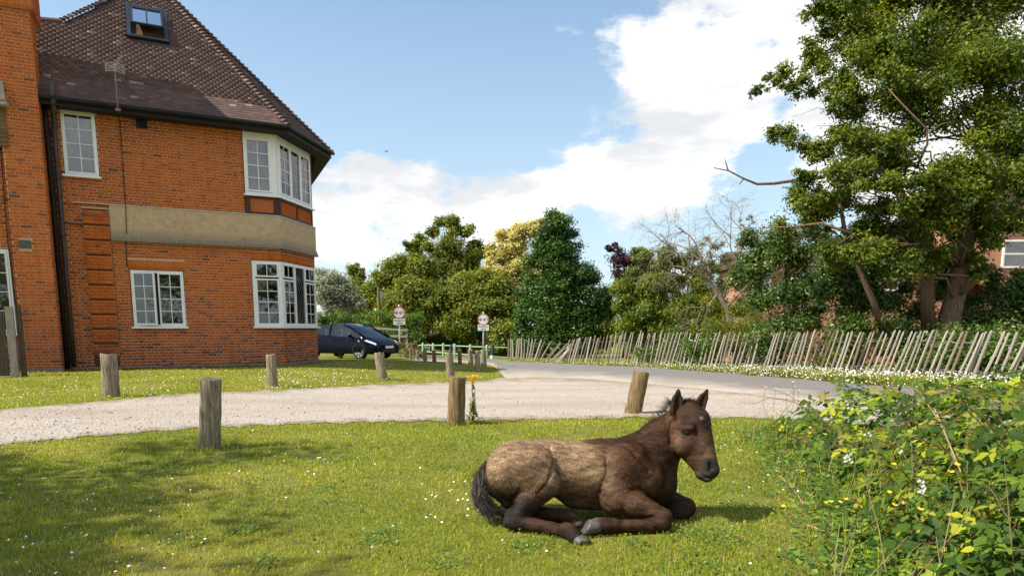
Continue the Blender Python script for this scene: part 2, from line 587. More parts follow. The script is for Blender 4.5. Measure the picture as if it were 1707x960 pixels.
def build_grass():
    gm = leaf_mat('grass_blade', [(0.0, (0.085, 0.130, 0.008)), (0.3, (0.190, 0.245, 0.010)), (0.58, (0.300, 0.325, 0.015)), (0.80, (0.41, 0.385, 0.04)), (0.92, (0.48, 0.39, 0.12)), (1.0, (0.52, 0.42, 0.20))], trans=0.35, rough=0.5, spec=0.25)
    n = 340000
    Y = 2.1 * (26 / 2.1) ** (rng.random(n) ** 0.95)
    X = rng.uniform(-1, 1, n) * (0.80 * Y + 0.9)
    P = np.stack([X, Y, terrain(X, Y)], -1)
    ok, near = in_lawn(P)
    P = P[ok]
    bare = np.sin(P[:, 0] * 3.7 + 2.1 * np.sin(P[:, 1] * 2.3)) * np.sin(P[:, 1] * 4.3 + 1.9 * np.sin(P[:, 0] * 3.1)) + 0.5 * np.sin(P[:, 0] * 9.1 + P[:, 1] * 7.3)
    keep = rng.random(len(P)) > np.clip((bare - 0.75) * 1.8, 0, 0.75)
    P = P[keep]; Yk = P[:, 1]; n = len(P)
    patch = 0.5 + 0.22 * (np.sin(P[:, 0] * 2.3 + np.sin(P[:, 1] * 1.9)) + np.sin(P[:, 1] * 3.1 + 1.7 * np.sin(P[:, 0] * 1.3)))
    tuft = 0.5 + 0.5 * np.sin(P[:, 0] * 11 + 2 * np.sin(P[:, 1] * 9)) * np.sin(P[:, 1] * 13 + 1.0)
    L = (0.010 + 0.014 * rng.random(n) + 0.009 * tuft + 0.020 * (rng.random(n) > 0.97)) * (1 + 0.03 * (Yk - 3))
    W = (0.0024 + 0.0016 * rng.random(n)) * np.clip(Yk / 3.5, 0.8, 4)
    rnd = np.clip(0.48 + 0.55 * (patch - 0.5) + rng.normal(0, 0.20, n) + 0.10 * sstep(9, 13, Yk), 0.0, 1)
    # longer tufts around the feet of the bollards
    for bx, by in ((186, 661), (349, 748), (455, 645), (638, 632), (760, 707), (1055, 689)):
        g = np.array(ground(bx, by))
        dd = np.hypot(P[:, 0] - g[0], P[:, 1] - g[1])
        L = L * (1 + 1.6 * np.exp(-(dd / 0.22) ** 2))
    V, F, r = blades(P, L, W, rng.uniform(0.35, 1.1, n), rnd)
    o = npmesh('lawn_grass', V, F, gm, attrs={'rnd': r})
    tag(o, 'short grass blades of the lawns either side of the gravel track', 'grass', kind='stuff')
    return gm


def discs(P, r, N=None, sides=6, tilt=0.5):
    n = len(P)
    nrm = np.stack([rng.normal(0, tilt, n), rng.normal(0, tilt, n) - 0.25, np.ones(n)], -1)
    nrm /= np.linalg.norm(nrm, axis=1)[:, None]
    u = np.cross(nrm, np.array([0.3, 1.0, 0.1])); u /= np.linalg.norm(u, axis=1)[:, None]
    v = np.cross(nrm, u)
    ang = np.arange(sides) / sides * 2 * np.pi
    V = P[:, None, :] + r[:, None, None] * (u[:, None, :] * np.cos(ang)[None, :, None] + v[:, None, :] * np.sin(ang)[None, :, None])
    F = np.arange(n * sides).reshape(n, sides)
    return V.reshape(-1, 3), F


def build_lawn_bits():
    white = simple('daisy_white', (0.78, 0.76, 0.72), (0.68, 0.66, 0.63), 300, 0.6)
    yellow = simple('buttercup_yellow', (0.80, 0.52, 0.01), (0.72, 0.42, 0.01), 200, 0.4)
    brown = simple('dead_leaf', (0.13, 0.075, 0.022), (0.075, 0.042, 0.014), 90, 0.8)
    # daisies: thin everywhere, dense in drifts on the far lawn
    def scatter(n, boxes):
        out = []
        for (x0, x1, y0, y1, k) in boxes:
            m = int(n * k)
            out.append(ground_np(rng.uniform(x0, x1, m), rng.uniform(y0, y1, m)))
        P = np.concatenate(out)
        ok, _ = in_lawn(P)
        return P[ok]
    P = scatter(1000, [(-100, 1300, 715, 960, 0.05), (-60, 320, 800, 980, 0.05), (380, 620, 740, 800, 0.03), (690, 800, 800, 880, 0.03), (-60, 300, 645, 690, 0.22), (120, 300, 625, 675, 0.08), (430, 660, 622, 655, 0.26), (-60, 830, 612, 640, 0.12), (1200, 1330, 700, 850, 0.03)])
    P[:, 2] += 0.034
    V, F = discs(P, rng.uniform(0.005, 0.0095, len(P)) * np.clip(P[:, 1] / 10, 0.85, 1.7))
    tag(npmesh('lawn_daisies', V, F, white), 'small white daisies dotted over the lawns', 'daisies', kind='stuff')
    P = scatter(60, [(-100, 1300, 715, 960, 0.3), (300, 830, 612, 650, 0.3)])
    P[:, 2] += 0.035
    V, F = discs(P, rng.uniform(0.007, 0.010, len(P)) * np.clip(P[:, 1] / 9, 0.8, 1.6))
    tag(npmesh('lawn_buttercups', V, F, yellow), 'tiny yellow buttercups dotted over the lawns', 'buttercups', kind='stuff')
    P = scatter(300, [(-100, 1320, 715, 960, 0.8), (1100, 1320, 720, 960, 0.25), (300, 830, 612, 650, 0.12)])
    P[:, 2] += 0.028
    V, F = discs(P, rng.uniform(0.004, 0.011, len(P)), sides=5, tilt=0.9)
    tag(npmesh('fallen_leaves', V, F, brown), 'brown fallen leaf scraps lying in the grass', 'leaf litter', kind='stuff')
    # clover and plantain patches darker than the turf
    cx, cy = rng.uniform(-60, 1330, 75), 712 + 240 * rng.random(75) ** 1.2
    C = ground_np(cx, cy)
    k = 110
    Q = np.repeat(C, k, 0) + np.concatenate([rng.normal(0, 1, (75 * k, 2)) * np.repeat(rng.uniform(0.04, 0.16, 75), k)[:, None], np.zeros((75 * k, 1))], 1)
    Q[:, 2] = terrain(Q[:, 0], Q[:, 1]) + rng.uniform(0.008, 0.026, len(Q))
    ok, _ = in_lawn(Q)
    Q = Q[ok]
    V, F = discs(Q, rng.uniform(0.004, 0.009, len(Q)), sides=5, tilt=0.45)
    cm = leaf_mat('clover_leaf', [(0, (0.05, 0.11, 0.012)), (0.6, (0.10, 0.18, 0.02)), (1, (0.17, 0.22, 0.03))], 0.25, 0.5, 0.3)
    tag(npmesh('lawn_clover', V, F, cm, attrs={'rnd': np.repeat(rng.random(len(Q)), 5)}), 'darker clover patches in the front lawn', 'clover', kind='stuff')
    # loose stones on the track
    n = 5200
    xs = rng.uniform(-120, 1320, n)
    lo_, hi_ = np.where(xs < 838, far_low(xs), road_low(xs)), near_edge(xs)
    ys = lo_ + (hi_ - lo_) * rng.random(n)
    G = ground_np(xs, ys)
    s = 0.005 + 0.016 * rng.random(n) ** 3.5
    octa = np.array([(1, 0, 0), (0, 1, 0), (-1, 0, 0), (0, -1, 0), (0, 0, 0.7), (0, 0, -0.6)], float)
    of = np.array([(0, 1, 4), (1, 2, 4), (2, 3, 4), (3, 0, 4), (1, 0, 5), (2, 1, 5), (3, 2, 5), (0, 3, 5)])
    a = rng.uniform(0, 6.28, n)
    O = octa[None] * rng.uniform(0.6, 1.3, (n, 6, 1)) * s[:, None, None]
    Rx = O[..., 0] * np.cos(a)[:, None] - O[..., 1] * np.sin(a)[:, None]
    Ry = O[..., 0] * np.sin(a)[:, None] + O[..., 1] * np.cos(a)[:, None]
    V = np.stack([Rx, Ry, O[..., 2]], -1) + G[:, None, :] + np.array([0, 0, 0.009])
    F = (np.arange(n)[:, None, None] * 6 + of[None]).reshape(-1, 3)
    m, nt, out = new_mat('loose_stone')
    col = ramp(nt, attr(nt, 'rnd'), [(0, (0.13, 0.11, 0.095)), (0.35, (0.33, 0.28, 0.24)), (1, (0.52, 0.47, 0.43))])
    principled(nt, out, col, 0.85)
    tag(npmesh('loose_stones', V.reshape(-1, 3), F, m, attrs={'rnd': np.repeat(rng.random(n), 6)}), 'loose stones scattered over the gravel track', 'stones', kind='stuff')
    return white, yellow


build_ground()
GRASS_MAT = build_grass()
WHITE_FL, YELLOW_FL = build_lawn_bits()

# ================================================================== THE BRICK HOUSE ON THE LEFT
def brick_mat(name='house_brick', obj_random=True, dark=1.0):
    m, nt, out = new_mat(name)
    r = attr(nt, 'rnd')
    if obj_random:
        r = ma(nt, 'FRACT', ma(nt, 'ADD', r, nd(nt, 'ShaderNodeObjectInfo').outputs['Random']))
    P = wpos(nt)
    z = nd(nt, 'ShaderNodeSeparateXYZ', {0: P}).outputs[2]
    hi = ramp(nt, r, [(0.0, (0.46, 0.105, 0.018)), (0.35, (0.58, 0.150, 0.022)), (0.7, (0.52, 0.120, 0.020)), (0.93, (0.42, 0.098, 0.026)), (0.982, (0.27, 0.088, 0.038)), (1.0, (0.13, 0.08, 0.055))])
    lo = ramp(nt, r, [(0.0, (0.38, 0.092, 0.032)), (0.4, (0.47, 0.122, 0.036)), (0.7, (0.33, 0.086, 0.040)), (0.88, (0.18, 0.075, 0.052)), (1.0, (0.085, 0.06, 0.054))])
    grime = tnoise(nt, 1.1, 4, vec=P)
    f = nd(nt, 'ShaderNodeMapRange', {'Value': ma(nt, 'ADD', z, ma(nt, 'MULTIPLY', grime, 1.6)), 1: 1.2, 2: 3.0, 3: 0.0, 4: 1.0}).outputs[0]
    col = mixc(nt, f, lo, hi)
    wz = tnoise(nt, 0.55, 5, 0.6, vec=P)
    col = mixc(nt, nd(nt, 'ShaderNodeMapRange', {'Value': wz, 1: 0.48, 2: 0.70, 3: 0.0, 4: 0.55}).outputs[0], col, mixc(nt, 1.0, col, (0.62, 0.66, 0.95), 'MULTIPLY'))
    run = tnoise(nt, 2.2, 4, 0.6, vec=P, stretch=(1.6, 1.6, 0.16))
    col = mixc(nt, nd(nt, 'ShaderNodeMapRange', {'Value': run, 1: 0.56, 2: 0.72, 3: 0.0, 4: 0.5}).outputs[0], col, mixc(nt, 1.0, col, (0.6, 0.62, 0.7), 'MULTIPLY'))
    fine = tnoise(nt, 38.0, 6, 0.7, vec=P)
    sp = ramp(nt, fine, [(0.25, (0.62, 0.6, 0.58)), (0.5, (1, 1, 1)), (0.75, (1.18, 1.16, 1.12))])
    col = mixc(nt, 1.0, col, sp, 'MULTIPLY')
    principled(nt, out, col, 0.88, fine, 0.35, 0.004, spec=0.2)
    return m


BRICK = brick_mat()
MORTAR = simple('mortar', (0.56, 0.41, 0.29), (0.44, 0.31, 0.21), 24, 0.95, 0.3)
RED_MORTAR = simple('washed_mortar', (0.46, 0.19, 0.075), (0.38, 0.15, 0.06), 30, 0.95, 0.3)
UPVC = simple('white_plastic', (0.80, 0.80, 0.80), (0.74, 0.745, 0.75), 6, 0.35, spec=0.5)
BLACK = simple('black_paint', (0.010, 0.010, 0.012), (0.018, 0.018, 0.021), 12, 0.5, spec=0.2)
SOFFIT = simple('black_soffit', (0.012, 0.011, 0.012), (0.024, 0.021, 0.021), 8, 0.8)
DARK_TIMBER = simple('dark_timber', (0.075, 0.022, 0.016), (0.045, 0.016, 0.012), 14, 0.7, 0.2, stretch=(1, 1, 0.2))
CURTAIN = simple('net_curtain', (0.21, 0.245, 0.30), (0.14, 0.17, 0.215), 9, 0.9, stretch=(3, 3, 0.25))
BROWN_CURTAIN = simple('striped_curtain', (0.30, 0.27, 0.245), (0.19, 0.17, 0.16), 22, 0.9, stretch=(3, 3, 0.2))
ROOM_DARK = simple('painted_room_dark', (0.030, 0.027, 0.024), (0.02, 0.018, 0.016), 2, 0.9)  # dark paint standing in for the dimness indoors
GREY_METAL = simple('grey_metal', (0.30, 0.31, 0.32), (0.22, 0.23, 0.235), 30, 0.45, metal=0.6)


def glass_mat(name='window_glass', refl=0.10, tint=(0.9, 0.93, 0.95)):
    m, nt, out = new_mat(name)
    g = nd(nt, 'ShaderNodeBsdfGlossy', {'Color': (1, 1, 1, 1), 'Roughness': 0.02})
    t = nd(nt, 'ShaderNodeBsdfTransparent', {'Color': (*tint, 1)})
    n = tnoise(nt, 1.6, 2)
    bp = nd(nt, 'ShaderNodeBump', {'Height': n, 'Strength': 0.25, 'Distance': 0.02})
    nt.links.new(bp.outputs[0], g.inputs['Normal'])
    fr = nd(nt, 'ShaderNodeFresnel', {'IOR': 1.5})
    f = ma(nt, 'ADD', fr.outputs[0], refl, clamp=True)
    mx = nd(nt, 'ShaderNodeMixShader', {0: f, 1: t.outputs[0], 2: g.outputs[0]})
    nt.links.new(mx.outputs[0], out.inputs[0])
    return m


GLASS = glass_mat(refl=0.03)
GLASS_SKY = glass_mat('upper_window_glass', 0.03)


def render_mat():
    m, nt, out = new_mat('band_render')
    P = nd(nt, 'ShaderNodeTexCoord').outputs['Object']
    n = tnoise(nt, 9.0, 7, 0.65, vec=P)
    big = tnoise(nt, 1.4, 4, vec=P)
    z = nd(nt, 'ShaderNodeSeparateXYZ', {0: P}).outputs[2]
    col = ramp(nt, n, [(0.3, (0.40, 0.285, 0.175)), (0.6, (0.53, 0.39, 0.25))])
    stain = nd(nt, 'ShaderNodeMapRange', {'Value': ma(nt, 'ADD', z, ma(nt, 'MULTIPLY', n, -0.55)), 1: 3.02, 2: 3.30, 3: 0.85, 4: 0.0}).outputs[0]
    grit = tnoise(nt, 42.0, 5, 0.75, vec=P)
    lich = ramp(nt, grit, [(0.35, (0.085, 0.07, 0.052)), (0.55, (0.19, 0.165, 0.125)), (0.72, (0.42, 0.39, 0.33))])
    col = mixc(nt, stain, col, lich)
    blotch = nd(nt, 'ShaderNodeMapRange', {'Value': big, 1: 0.55, 2: 0.72, 3: 0.0, 4: 0.4}).outputs[0]
    col = mixc(nt, blotch, col, (0.30, 0.22, 0.135))
    principled(nt, out, col, 0.95, grit, 0.5, 0.012, spec=0.15)
    return m


def tile_mat():
    m, nt, out = new_mat('clay_roof_tile')
    r = ma(nt, 'FRACT', ma(nt, 'ADD', attr(nt, 'rnd'), nd(nt, 'ShaderNodeObjectInfo').outputs['Random']))
    P = wpos(nt)
    col = ramp(nt, r, [(0.0, (0.078, 0.051, 0.047)), (0.4, (0.100, 0.063, 0.057)), (0.75, (0.120, 0.073, 0.063)), (0.95, (0.145, 0.088, 0.073)), (0.985, (0.25, 0.16, 0.13)), (1.0, (0.36, 0.25, 0.20))])
    big = tnoise(nt, 0.9, 5, vec=P)
    fine = tnoise(nt, 14.0, 6, 0.7, vec=P)
    col = mixc(nt, nd(nt, 'ShaderNodeMapRange', {'Value': big, 1: 0.45, 2: 0.7, 3: 0.0, 4: 0.5}).outputs[0], col, (0.075, 0.05, 0.047))
    lich = nd(nt, 'ShaderNodeMapRange', {'Value': fine, 1: 0.64, 2: 0.74, 3: 0.0, 4: 0.8}).outputs[0]
    col = mixc(nt, lich, col, (0.36, 0.27, 0.22))
    principled(nt, out, col, 0.85, fine, 0.4, 0.006, spec=0.25)
    return m


TILE = tile_mat()
HTH = R(26.416)
HO = Vector((-6.482, 19.805, 0.05))
HU = Vector((math.cos(HTH), math.sin(HTH), 0))
HV = Vector((-math.sin(HTH), math.cos(HTH), 0))
CA = R(54.93)
CDU = Vector((math.cos(CA), math.sin(CA), 0))
CDN = Vector((math.sin(CA), -math.cos(CA), 0))
EX, EY, EZ = Vector((1, 0, 0)), Vector((0, 1, 0)), Vector((0, 0, 1))
MAIN = (Vector((0, 0, 0)), EX, -EY)
CANT = (Vector((0, 0, 0)), CDU, CDN)
CAM_L = Vector(((-HO).dot(HU), (-HO).dot(HV), ZCAM - HO.z))


def bpt(B, w, n, z):
    return B[0] + B[1] * w + B[2] * n + EZ * z


def bbox_(mb, B, w0, w1, n0, n1, z0, z1):
    vs = [bpt(B, w, n, z) for z in (z0, z1) for n in (n0, n1) for w in (w0, w1)]
    mb.add(vs, [(0, 1, 3, 2), (4, 6, 7, 5), (0, 4, 5, 1), (2, 3, 7, 6), (0, 2, 6, 4), (1, 5, 7, 3)])


BR_STORE = []   # (B, w0, w1, n_front, z0, z1, rnd)


def lay(B, w0, w1, z0, z1, openings=(), front=0.0, start=0.0, sold=False):
    course, st, hd, gap = 0.075, 0.225, 0.1125, 0.012
    k0 = int(math.floor(z0 / course + 1e-6))
    k = k0
    while k * course < z1 - 0.02:
        za, zb = max(k * course, z0), min((k + 1) * course - gap, z1)
        x = start - 20 * (st + hd) + (0.16875 if k % 2 else 0.0) + random.uniform(-0.012, 0.012)
        j = 0
        while x < w1:
            ln = st if j % 2 == 0 else hd
            spans = [(max(x, w0), min(x + ln - gap, w1))]
            x += ln
            j += 1
            for (a, b, c, d) in openings:
                if zb > c + 0.01 and za < d - 0.01:
                    ns = []
                    for (p, q) in spans:
                        if q <= a or p >= b: ns.append((p, q)); continue
                        if p < a: ns.append((p, a))
                        if q > b: ns.append((b, q))
                    spans = ns
            for (p, q) in spans:
                if q - p > 0.022 and zb - za > 0.015:
                    head = j % 2 == 0
                    rv = random.random() ** (0.85 if head else 1.25) * (0.985 if random.random() < 0.2 else 0.92)
                    if head and random.random() < 0.07: rv = random.uniform(0.95, 1)
                    full = abs(q - p - (ln - gap)) < 1e-4 and abs(zb - za - (course - gap)) < 1e-4
                    BR_STORE.append((B, p, q, front + random.uniform(-0.002, 0.003), za, zb, min(rv, 0.999), 1 if full else 0, head))
        k += 1


def soldiers(B, w0, w1, z0, z1, front=0.003, n=None):
    n = n or max(1, round((w1 - w0) / 0.075))
    s = (w1 - w0) / n
    for i in range(n):
        BR_STORE.append((B, w0 + i * s, w0 + (i + 1) * s - 0.009, front, z0, z1, random.uniform(0.1, 0.6), 0, False))


def slab(mb, B, w0, w1, z0, z1, openings, front=-0.004, depth=0.22):
    ws = sorted({w0, w1, *[min(max(o[i], w0), w1) for o in openings for i in (0, 1)]})
    zs = sorted({z0, z1, *[min(max(o[i], z0), z1) for o in openings for i in (2, 3)]})
    for a, b in zip(ws, ws[1:]):
        run = None
        for c, d in zip(zs, zs[1:]):
            solid = not any(o[0] < (a + b) / 2 < o[1] and o[2] < (c + d) / 2 < o[3] for o in openings)
            if solid:
                run = (run[0], d) if run else (c, d)
            if not solid or d == zs[-1]:
                if run: bbox_(mb, B, a, b, front - depth, front, run[0], run[1])
                run = None


def window(parent, B, w0, w1, z0, z1, lights, glass, fr=0.055, out=0.02, back=None, sill=True, name='window', label=None, sill_ext=0.05, solid=(), head=0):
    """lights: (wa, wb, za, zb, cols, rows) as fractions of the window; children are panes, bars, sill and curtain"""
    W, H = w1 - w0, z1 - z0
    f = MB()
    bbox_(f, B, w0, w0 + fr, out - 0.07, out, z0, z1)
    bbox_(f, B, w1 - fr, w1, out - 0.07, out, z0, z1)
    bbox_(f, B, w0 + fr, w1 - fr, out - 0.07, out, z0, z0 + fr)
    bbox_(f, B, w0 + fr, w1 - fr, out - 0.07, out, z1 - fr, z1)
    for (wa, wb) in solid:
        bbox_(f, B, w0 + W * wa, w0 + W * wb, out - 0.07, out + 0.004, z0 + fr, z1 - fr)
    if head:
        bbox_(f, B, w0 + fr, w1 - fr, out - 0.07, out + 0.002, z1 - head, z1 - fr)
    win = f.build(name, UPVC, parent)
    if label: win['label'] = label
    for (wa, wb, za, zb, cols, rows, *opt) in lights:
        a, b, c, d = w0 + W * wa, w0 + W * wb, z0 + H * za, z0 + H * zb
        st = 0.042
        Bs = B
        if opt and opt[0] == 'open':
            ang = R(opt[1])
            o = bpt(B, a, out, 0)
            du = (B[1] * math.cos(ang) + B[2] * math.sin(ang)); dn = (B[2] * math.cos(ang) - B[1] * math.sin(ang))
            Bs = (o - du * a - dn * (out - 0.005), du, dn)
        s = MB()
        n0, n1 = out - 0.052, out + 0.012
        bbox_(s, Bs, a, a + st, n0, n1, c, d)
        bbox_(s, Bs, b - st, b, n0, n1, c, d)
        bbox_(s, Bs, a + st, b - st, n0, n1 - 0.002, c, c + st)
        bbox_(s, Bs, a + st, b - st, n0, n1 - 0.002, d - st, d)
        s.build('sash', UPVC, win)
        ia, ib, ic, id_ = a + st, b - st, c + st, d - st
        bw = 0.009
        if cols > 1 or rows > 1:
            g = MB()
            for i in range(1, cols):
                x = ia + (ib - ia) * i / cols
                bbox_(g, Bs, x - bw, x + bw, out - 0.03, out - 0.008, ic, id_)
            for i in range(1, rows):
                y = ic + (id_ - ic) * i / rows
                bbox_(g, Bs, ia, ib, out - 0.029, out - 0.006, y - bw, y + bw)
            g.build('glazing_bar', UPVC, win)
        for i in range(cols):
            for k in range(rows):
                p = MB()
                xa, xb = ia + (ib - ia) * i / cols + 0.001, ia + (ib - ia) * (i + 1) / cols - 0.001
                ya, yb = ic + (id_ - ic) * k / rows + 0.001, ic + (id_ - ic) * (k + 1) / rows - 0.001
                bbox_(p, Bs, xa, xb, out - 0.022, out - 0.018, ya, yb)
                p.build('pane', glass, win)
        if 'lattice' in opt:
            g = MB()
            t = 0.004
            step = 0.13
            wv = ib - ia; hv = id_ - ic
            for sgn in (1, -1):
                k = -hv
                while k < wv + hv:
                    pts = []
                    for q in range(41):
                        yy = hv * q / 40
                        xx = k + sgn * yy * 0.62
                        if 0 <= xx <= wv: pts.append((xx, yy))
                    if len(pts) > 1:
                        (xa, ya), (xb, yb) = pts[0], pts[-1]
                        vs = [bpt(Bs, ia + xa - t, out - 0.016, ic + ya), bpt(Bs, ia + xa + t, out - 0.016, ic + ya), bpt(Bs, ia + xb + t, out - 0.016, ic + yb), bpt(Bs, ia + xb - t, out - 0.016, ic + yb)]
                        g.add(vs, [(0, 1, 2, 3)])
                    k += step
            g.build('lattice', GREY_METAL, win)
        if back is not None or 'lattice' in opt:
            cu = MB()
            mm = BROWN_CURTAIN if 'lattice' in opt else back
            nseg = 14
            vs = []
            for q in range(nseg + 1):
                w = a + (b - a) * q / nseg
                nn = out - 0.14 + 0.018 * math.sin(q * 2.1)
                vs += [bpt(B, w, nn, c), bpt(B, w, nn, d)]
            cu.add(vs, [(2 * q, 2 * q + 2, 2 * q + 3, 2 * q + 1) for q in range(nseg)])
            cu.build('curtain', mm, win, smooth=True)
    if sill:
        s = MB()
        bbox_(s, B, w0 - sill_ext, w1 + sill_ext, out - 0.05, out + 0.09, z0 - 0.045, z0 - 0.002)
        s.build('sill', UPVC, win)
    return win


def build_house():
    H = empty('brick_house', HO, HTH, 'tall orange brick house with steep brown tiled roof and white corner windows', 'house')
    ZT = 6.42
    # openings on the two walls
    om = [(-3.76, -2.49, 1.07, 2.54), (-4.99, -4.25, 4.75, 6.29), (-0.79, 0.3, 1.09, 2.90), (-0.87, 0.3, 4.16, 6.30)]
    oc = [(-0.3, 2.2, 1.09, 2.90), (-0.3, 2.2, 4.16, 6.30)]
    band_m = (-4.10, 0.2, 3.24, 4.12)
    band_c = (-0.2, 2.4, 3.24, 4.12)
    pil = (-4.70, -4.12, 0.30, 4.0)
    arch1 = (-3.80, -2.45, 2.54, 2.79)
    arch2 = (-0.79, 0.2, 2.90, 3.13)
    arch3 = (-0.2, 2.3, 2.90, 3.13)
    lay(MAIN, -5.45, 0.0, 0.0, ZT, om + [band_m, pil, arch1, arch2])
    lay(CANT, 0.0, 2.22, 0.0, 3.24, oc + [band_c, arch3])
    CHIM = (Vector((0, -0.62, 0)), EX, -EY)
    LEFT = (Vector((0, -0.46, 0)), EX, -EY)
    CH0, CH1 = -6.10, -5.33
    lay(CHIM, CH0, CH1, 0.0, 8.2, [(-5.98, -5.72, 2.90, 3.10)])
    lay(LEFT, -7.6, CH0, 0.0, 8.2, [(-7.6, -6.17, 0.9, 2.9), (-6.9, -6.24, 5.05, 6.55)])
    SIDE = (Vector((CH1, -0.62, 0)), EY, EX)
    lay(SIDE, 0.0, 0.62, 0.0, 8.2)
    TOPC = (Vector((0, -0.70, 0)), EX, -EY)
    soldiers(TOPC, -7.6, CH1 + 0.06, 8.21, 8.36)
    lay(TOPC, -7.6, CH1 + 0.06, 8.37, 11.3)
    lay((Vector((CH1 + 0.06, -0.70, 0)), EY, EX), 0.0, 1.3, 8.2, 11.3)
    soldiers(MAIN, arch1[0], arch1[1], arch1[2] + 0.005, arch1[3])
    soldiers(MAIN, arch2[0], 0.0, arch2[2] + 0.005, arch2[3], n=9)
    soldiers(CANT, 0.0, 2.2, arch3[2] + 0.005, arch3[3], n=24)
    # mortar core
    mb = MB()
    slab(mb, MAIN, -5.45, -0.0, -0.4, ZT, om)
    slab(mb, CANT, 0.12, 2.21, -0.4, ZT, [(o[0], o[1], o[2], o[3]) for o in oc])
    bbox_(mb, CHIM, CH0 + 0.001, CH1 - 0.005, -0.6, -0.004, -0.4, 8.2)
    slab(mb, LEFT, -7.6, CH0, -0.4, 8.2, [(-7.6, -6.17, 0.9, 2.9), (-6.9, -6.24, 5.05, 6.55)])
    bbox_(mb, TOPC, -7.6, CH1 + 0.056, -1.3, -0.004, 8.205, 11.3)
    # remaining outer walls (plain, away from the lane)
    cx, cy = CDU.x * 2.21, CDU.y * 2.21
    mb.box(cx - 0.2, cx, cy + 0.03, 6.6, -0.4, ZT)
    mb.box(-7.6, cx, 6.61, 6.8, -0.4, ZT)
    mb.box(-7.8, -7.605, -0.46, 6.8, -0.4, ZT)
    wall = mb.build('wall', MORTAR, H)
    # bricks: the nearest 300 whole ones singly, the rest as one fabric
    order = sorted([i for i, b in enumerate(BR_STORE) if b[7]], key=lambda i: (bpt(BR_STORE[i][0], BR_STORE[i][1], 0, BR_STORE[i][4]) - CAM_L).length)
    vis = []
    for i in order:
        b = BR_STORE[i]
        P = bpt(b[0], (b[1] + b[2]) / 2, 0, b[4])
        Wp = HO + HU * P.x + HV * P.y + EZ * P.z
        px, py, _ = project(np.array(Wp))
        if 4 < px < 1700 and 2 < py < 955 and b[0] in (MAIN, CHIM, CANT) and not (b[0] is CHIM and px < 8):
            vis.append(i)
        if len(vis) >= 300: break
    single = set(vis)
    protos = {}
    for head in (False, True):
        L = (0.1125 if head else 0.225) - 0.012
        pb = MB()
        pb.box(-L / 2, L / 2, -0.03, 0.0, -0.0315, 0.0315)
        # softened arris: pull the outer front corners in
        me = pb.mesh('brick')
        a = me.attributes.new('rnd', 'FLOAT', 'POINT')
        me.materials.append(BRICK)
        protos[head] = me
    for i in vis:
        B, p, q, n, za, zb, rv, _, head = BR_STORE[i]
        o = bpy.data.objects.new('brick', protos[head])
        COL.objects.link(o)
        o.parent = wall
        o.location = bpt(B, (p + q) / 2, n, (za + zb) / 2)
        ang = math.atan2(B[1].y, B[1].x)
        # proto front is at y=0 looking along +y; turn it to the wall normal
        o.matrix_local = Matrix.Translation(bpt(B, (p + q) / 2, n, (za + zb) / 2)) @ Matrix((B[1], B[2], EZ)).transposed().to_4x4()
    V, F, rr = [], [], []
    qf = np.array([(0, 1, 3, 2), (4, 6, 7, 5), (2, 3, 7, 6), (0, 2, 6, 4), (1, 5, 7, 3)])
    nb = 0
    for i, (B, p, q, n, za, zb, rv, _, head) in enumerate(BR_STORE):
        if i in single: continue
        vs = [bpt(B, w, m_, z) for z in (za, zb) for m_ in (n - 0.03, n) for w in (p, q)]
        V += [tuple(v) for v in vs]
        F.append(qf + nb * 8)
        rr += [rv] * 8
        nb += 1
    bw = npmesh('brickwork', np.array(V), np.concatenate(F), BRICK, H, attrs={'rnd': np.array(rr)})
    bw['kind'] = 'stuff'
    # washed brick quoin blocks
    for k in range(10):
        z0 = 0.32 + k * 0.368
        q = MB()
        bbox_(q, MAIN, pil[0], pil[1], -0.02, 0.055, z0, z0 + 0.322)
        qb = q.build('quoin_block', RED_MORTAR, H)
        V2, F2, r2 = [], [], []
        nn = 0
        for c in range(4):
            xx = pil[0] + 0.012 + (-0.11 if c % 2 else 0)
            while xx < pil[1] - 0.03:
                for ln in (0.215, 0.102):
                    a, b = max(xx, pil[0] + 0.008), min(xx + ln, pil[1] - 0.008)
                    xx += ln + 0.010
                    if b - a > 0.03:
                        za = z0 + 0.006 + c * 0.079
                        vs = [bpt(MAIN, w, m_, z) for z in (za, za + 0.071) for m_ in (0.03, 0.058 + random.uniform(0, 0.003)) for w in (a, b)]
                        V2 += [tuple(v) for v in vs]
                        F2.append(qf + nn * 8)
                        r2 += [random.uniform(0.15, 0.75)] * 8
                        nn += 1
        bo = npmesh('block_bricks', np.array(V2), np.concatenate(F2), BRICK, qb, attrs={'rnd': np.array(r2)})
        bo['kind'] = 'stuff'
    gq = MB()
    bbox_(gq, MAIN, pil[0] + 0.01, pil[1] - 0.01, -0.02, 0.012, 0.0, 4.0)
    gq.build('pilaster_core', simple('groove_shade', (0.10, 0.045, 0.022), (0.07, 0.035, 0.02), 20, 0.9), H)  # dark mortar colour paints the shadow in the grooves between blocks
    pl = MB()
    bbox_(pl, MAIN, -5.44, -0.05, 0.004, 0.028, 0.0, 0.07)
    bbox_(pl, CANT, 0.02, 2.23, 0.004, 0.03, 0.0, 0.07)
    bbox_(pl, CHIM, CH0, CH1 + 0.02, 0.004, 0.04, 0.0, 0.10)
    pl.build('plinth', simple('plinth_stone', (0.25, 0.20, 0.17), (0.13, 0.10, 0.09), 9, 0.9, 0.4), H)
    # rendered band with drip edge
    RM = render_mat()
    off, lip = 0.05, 0.10
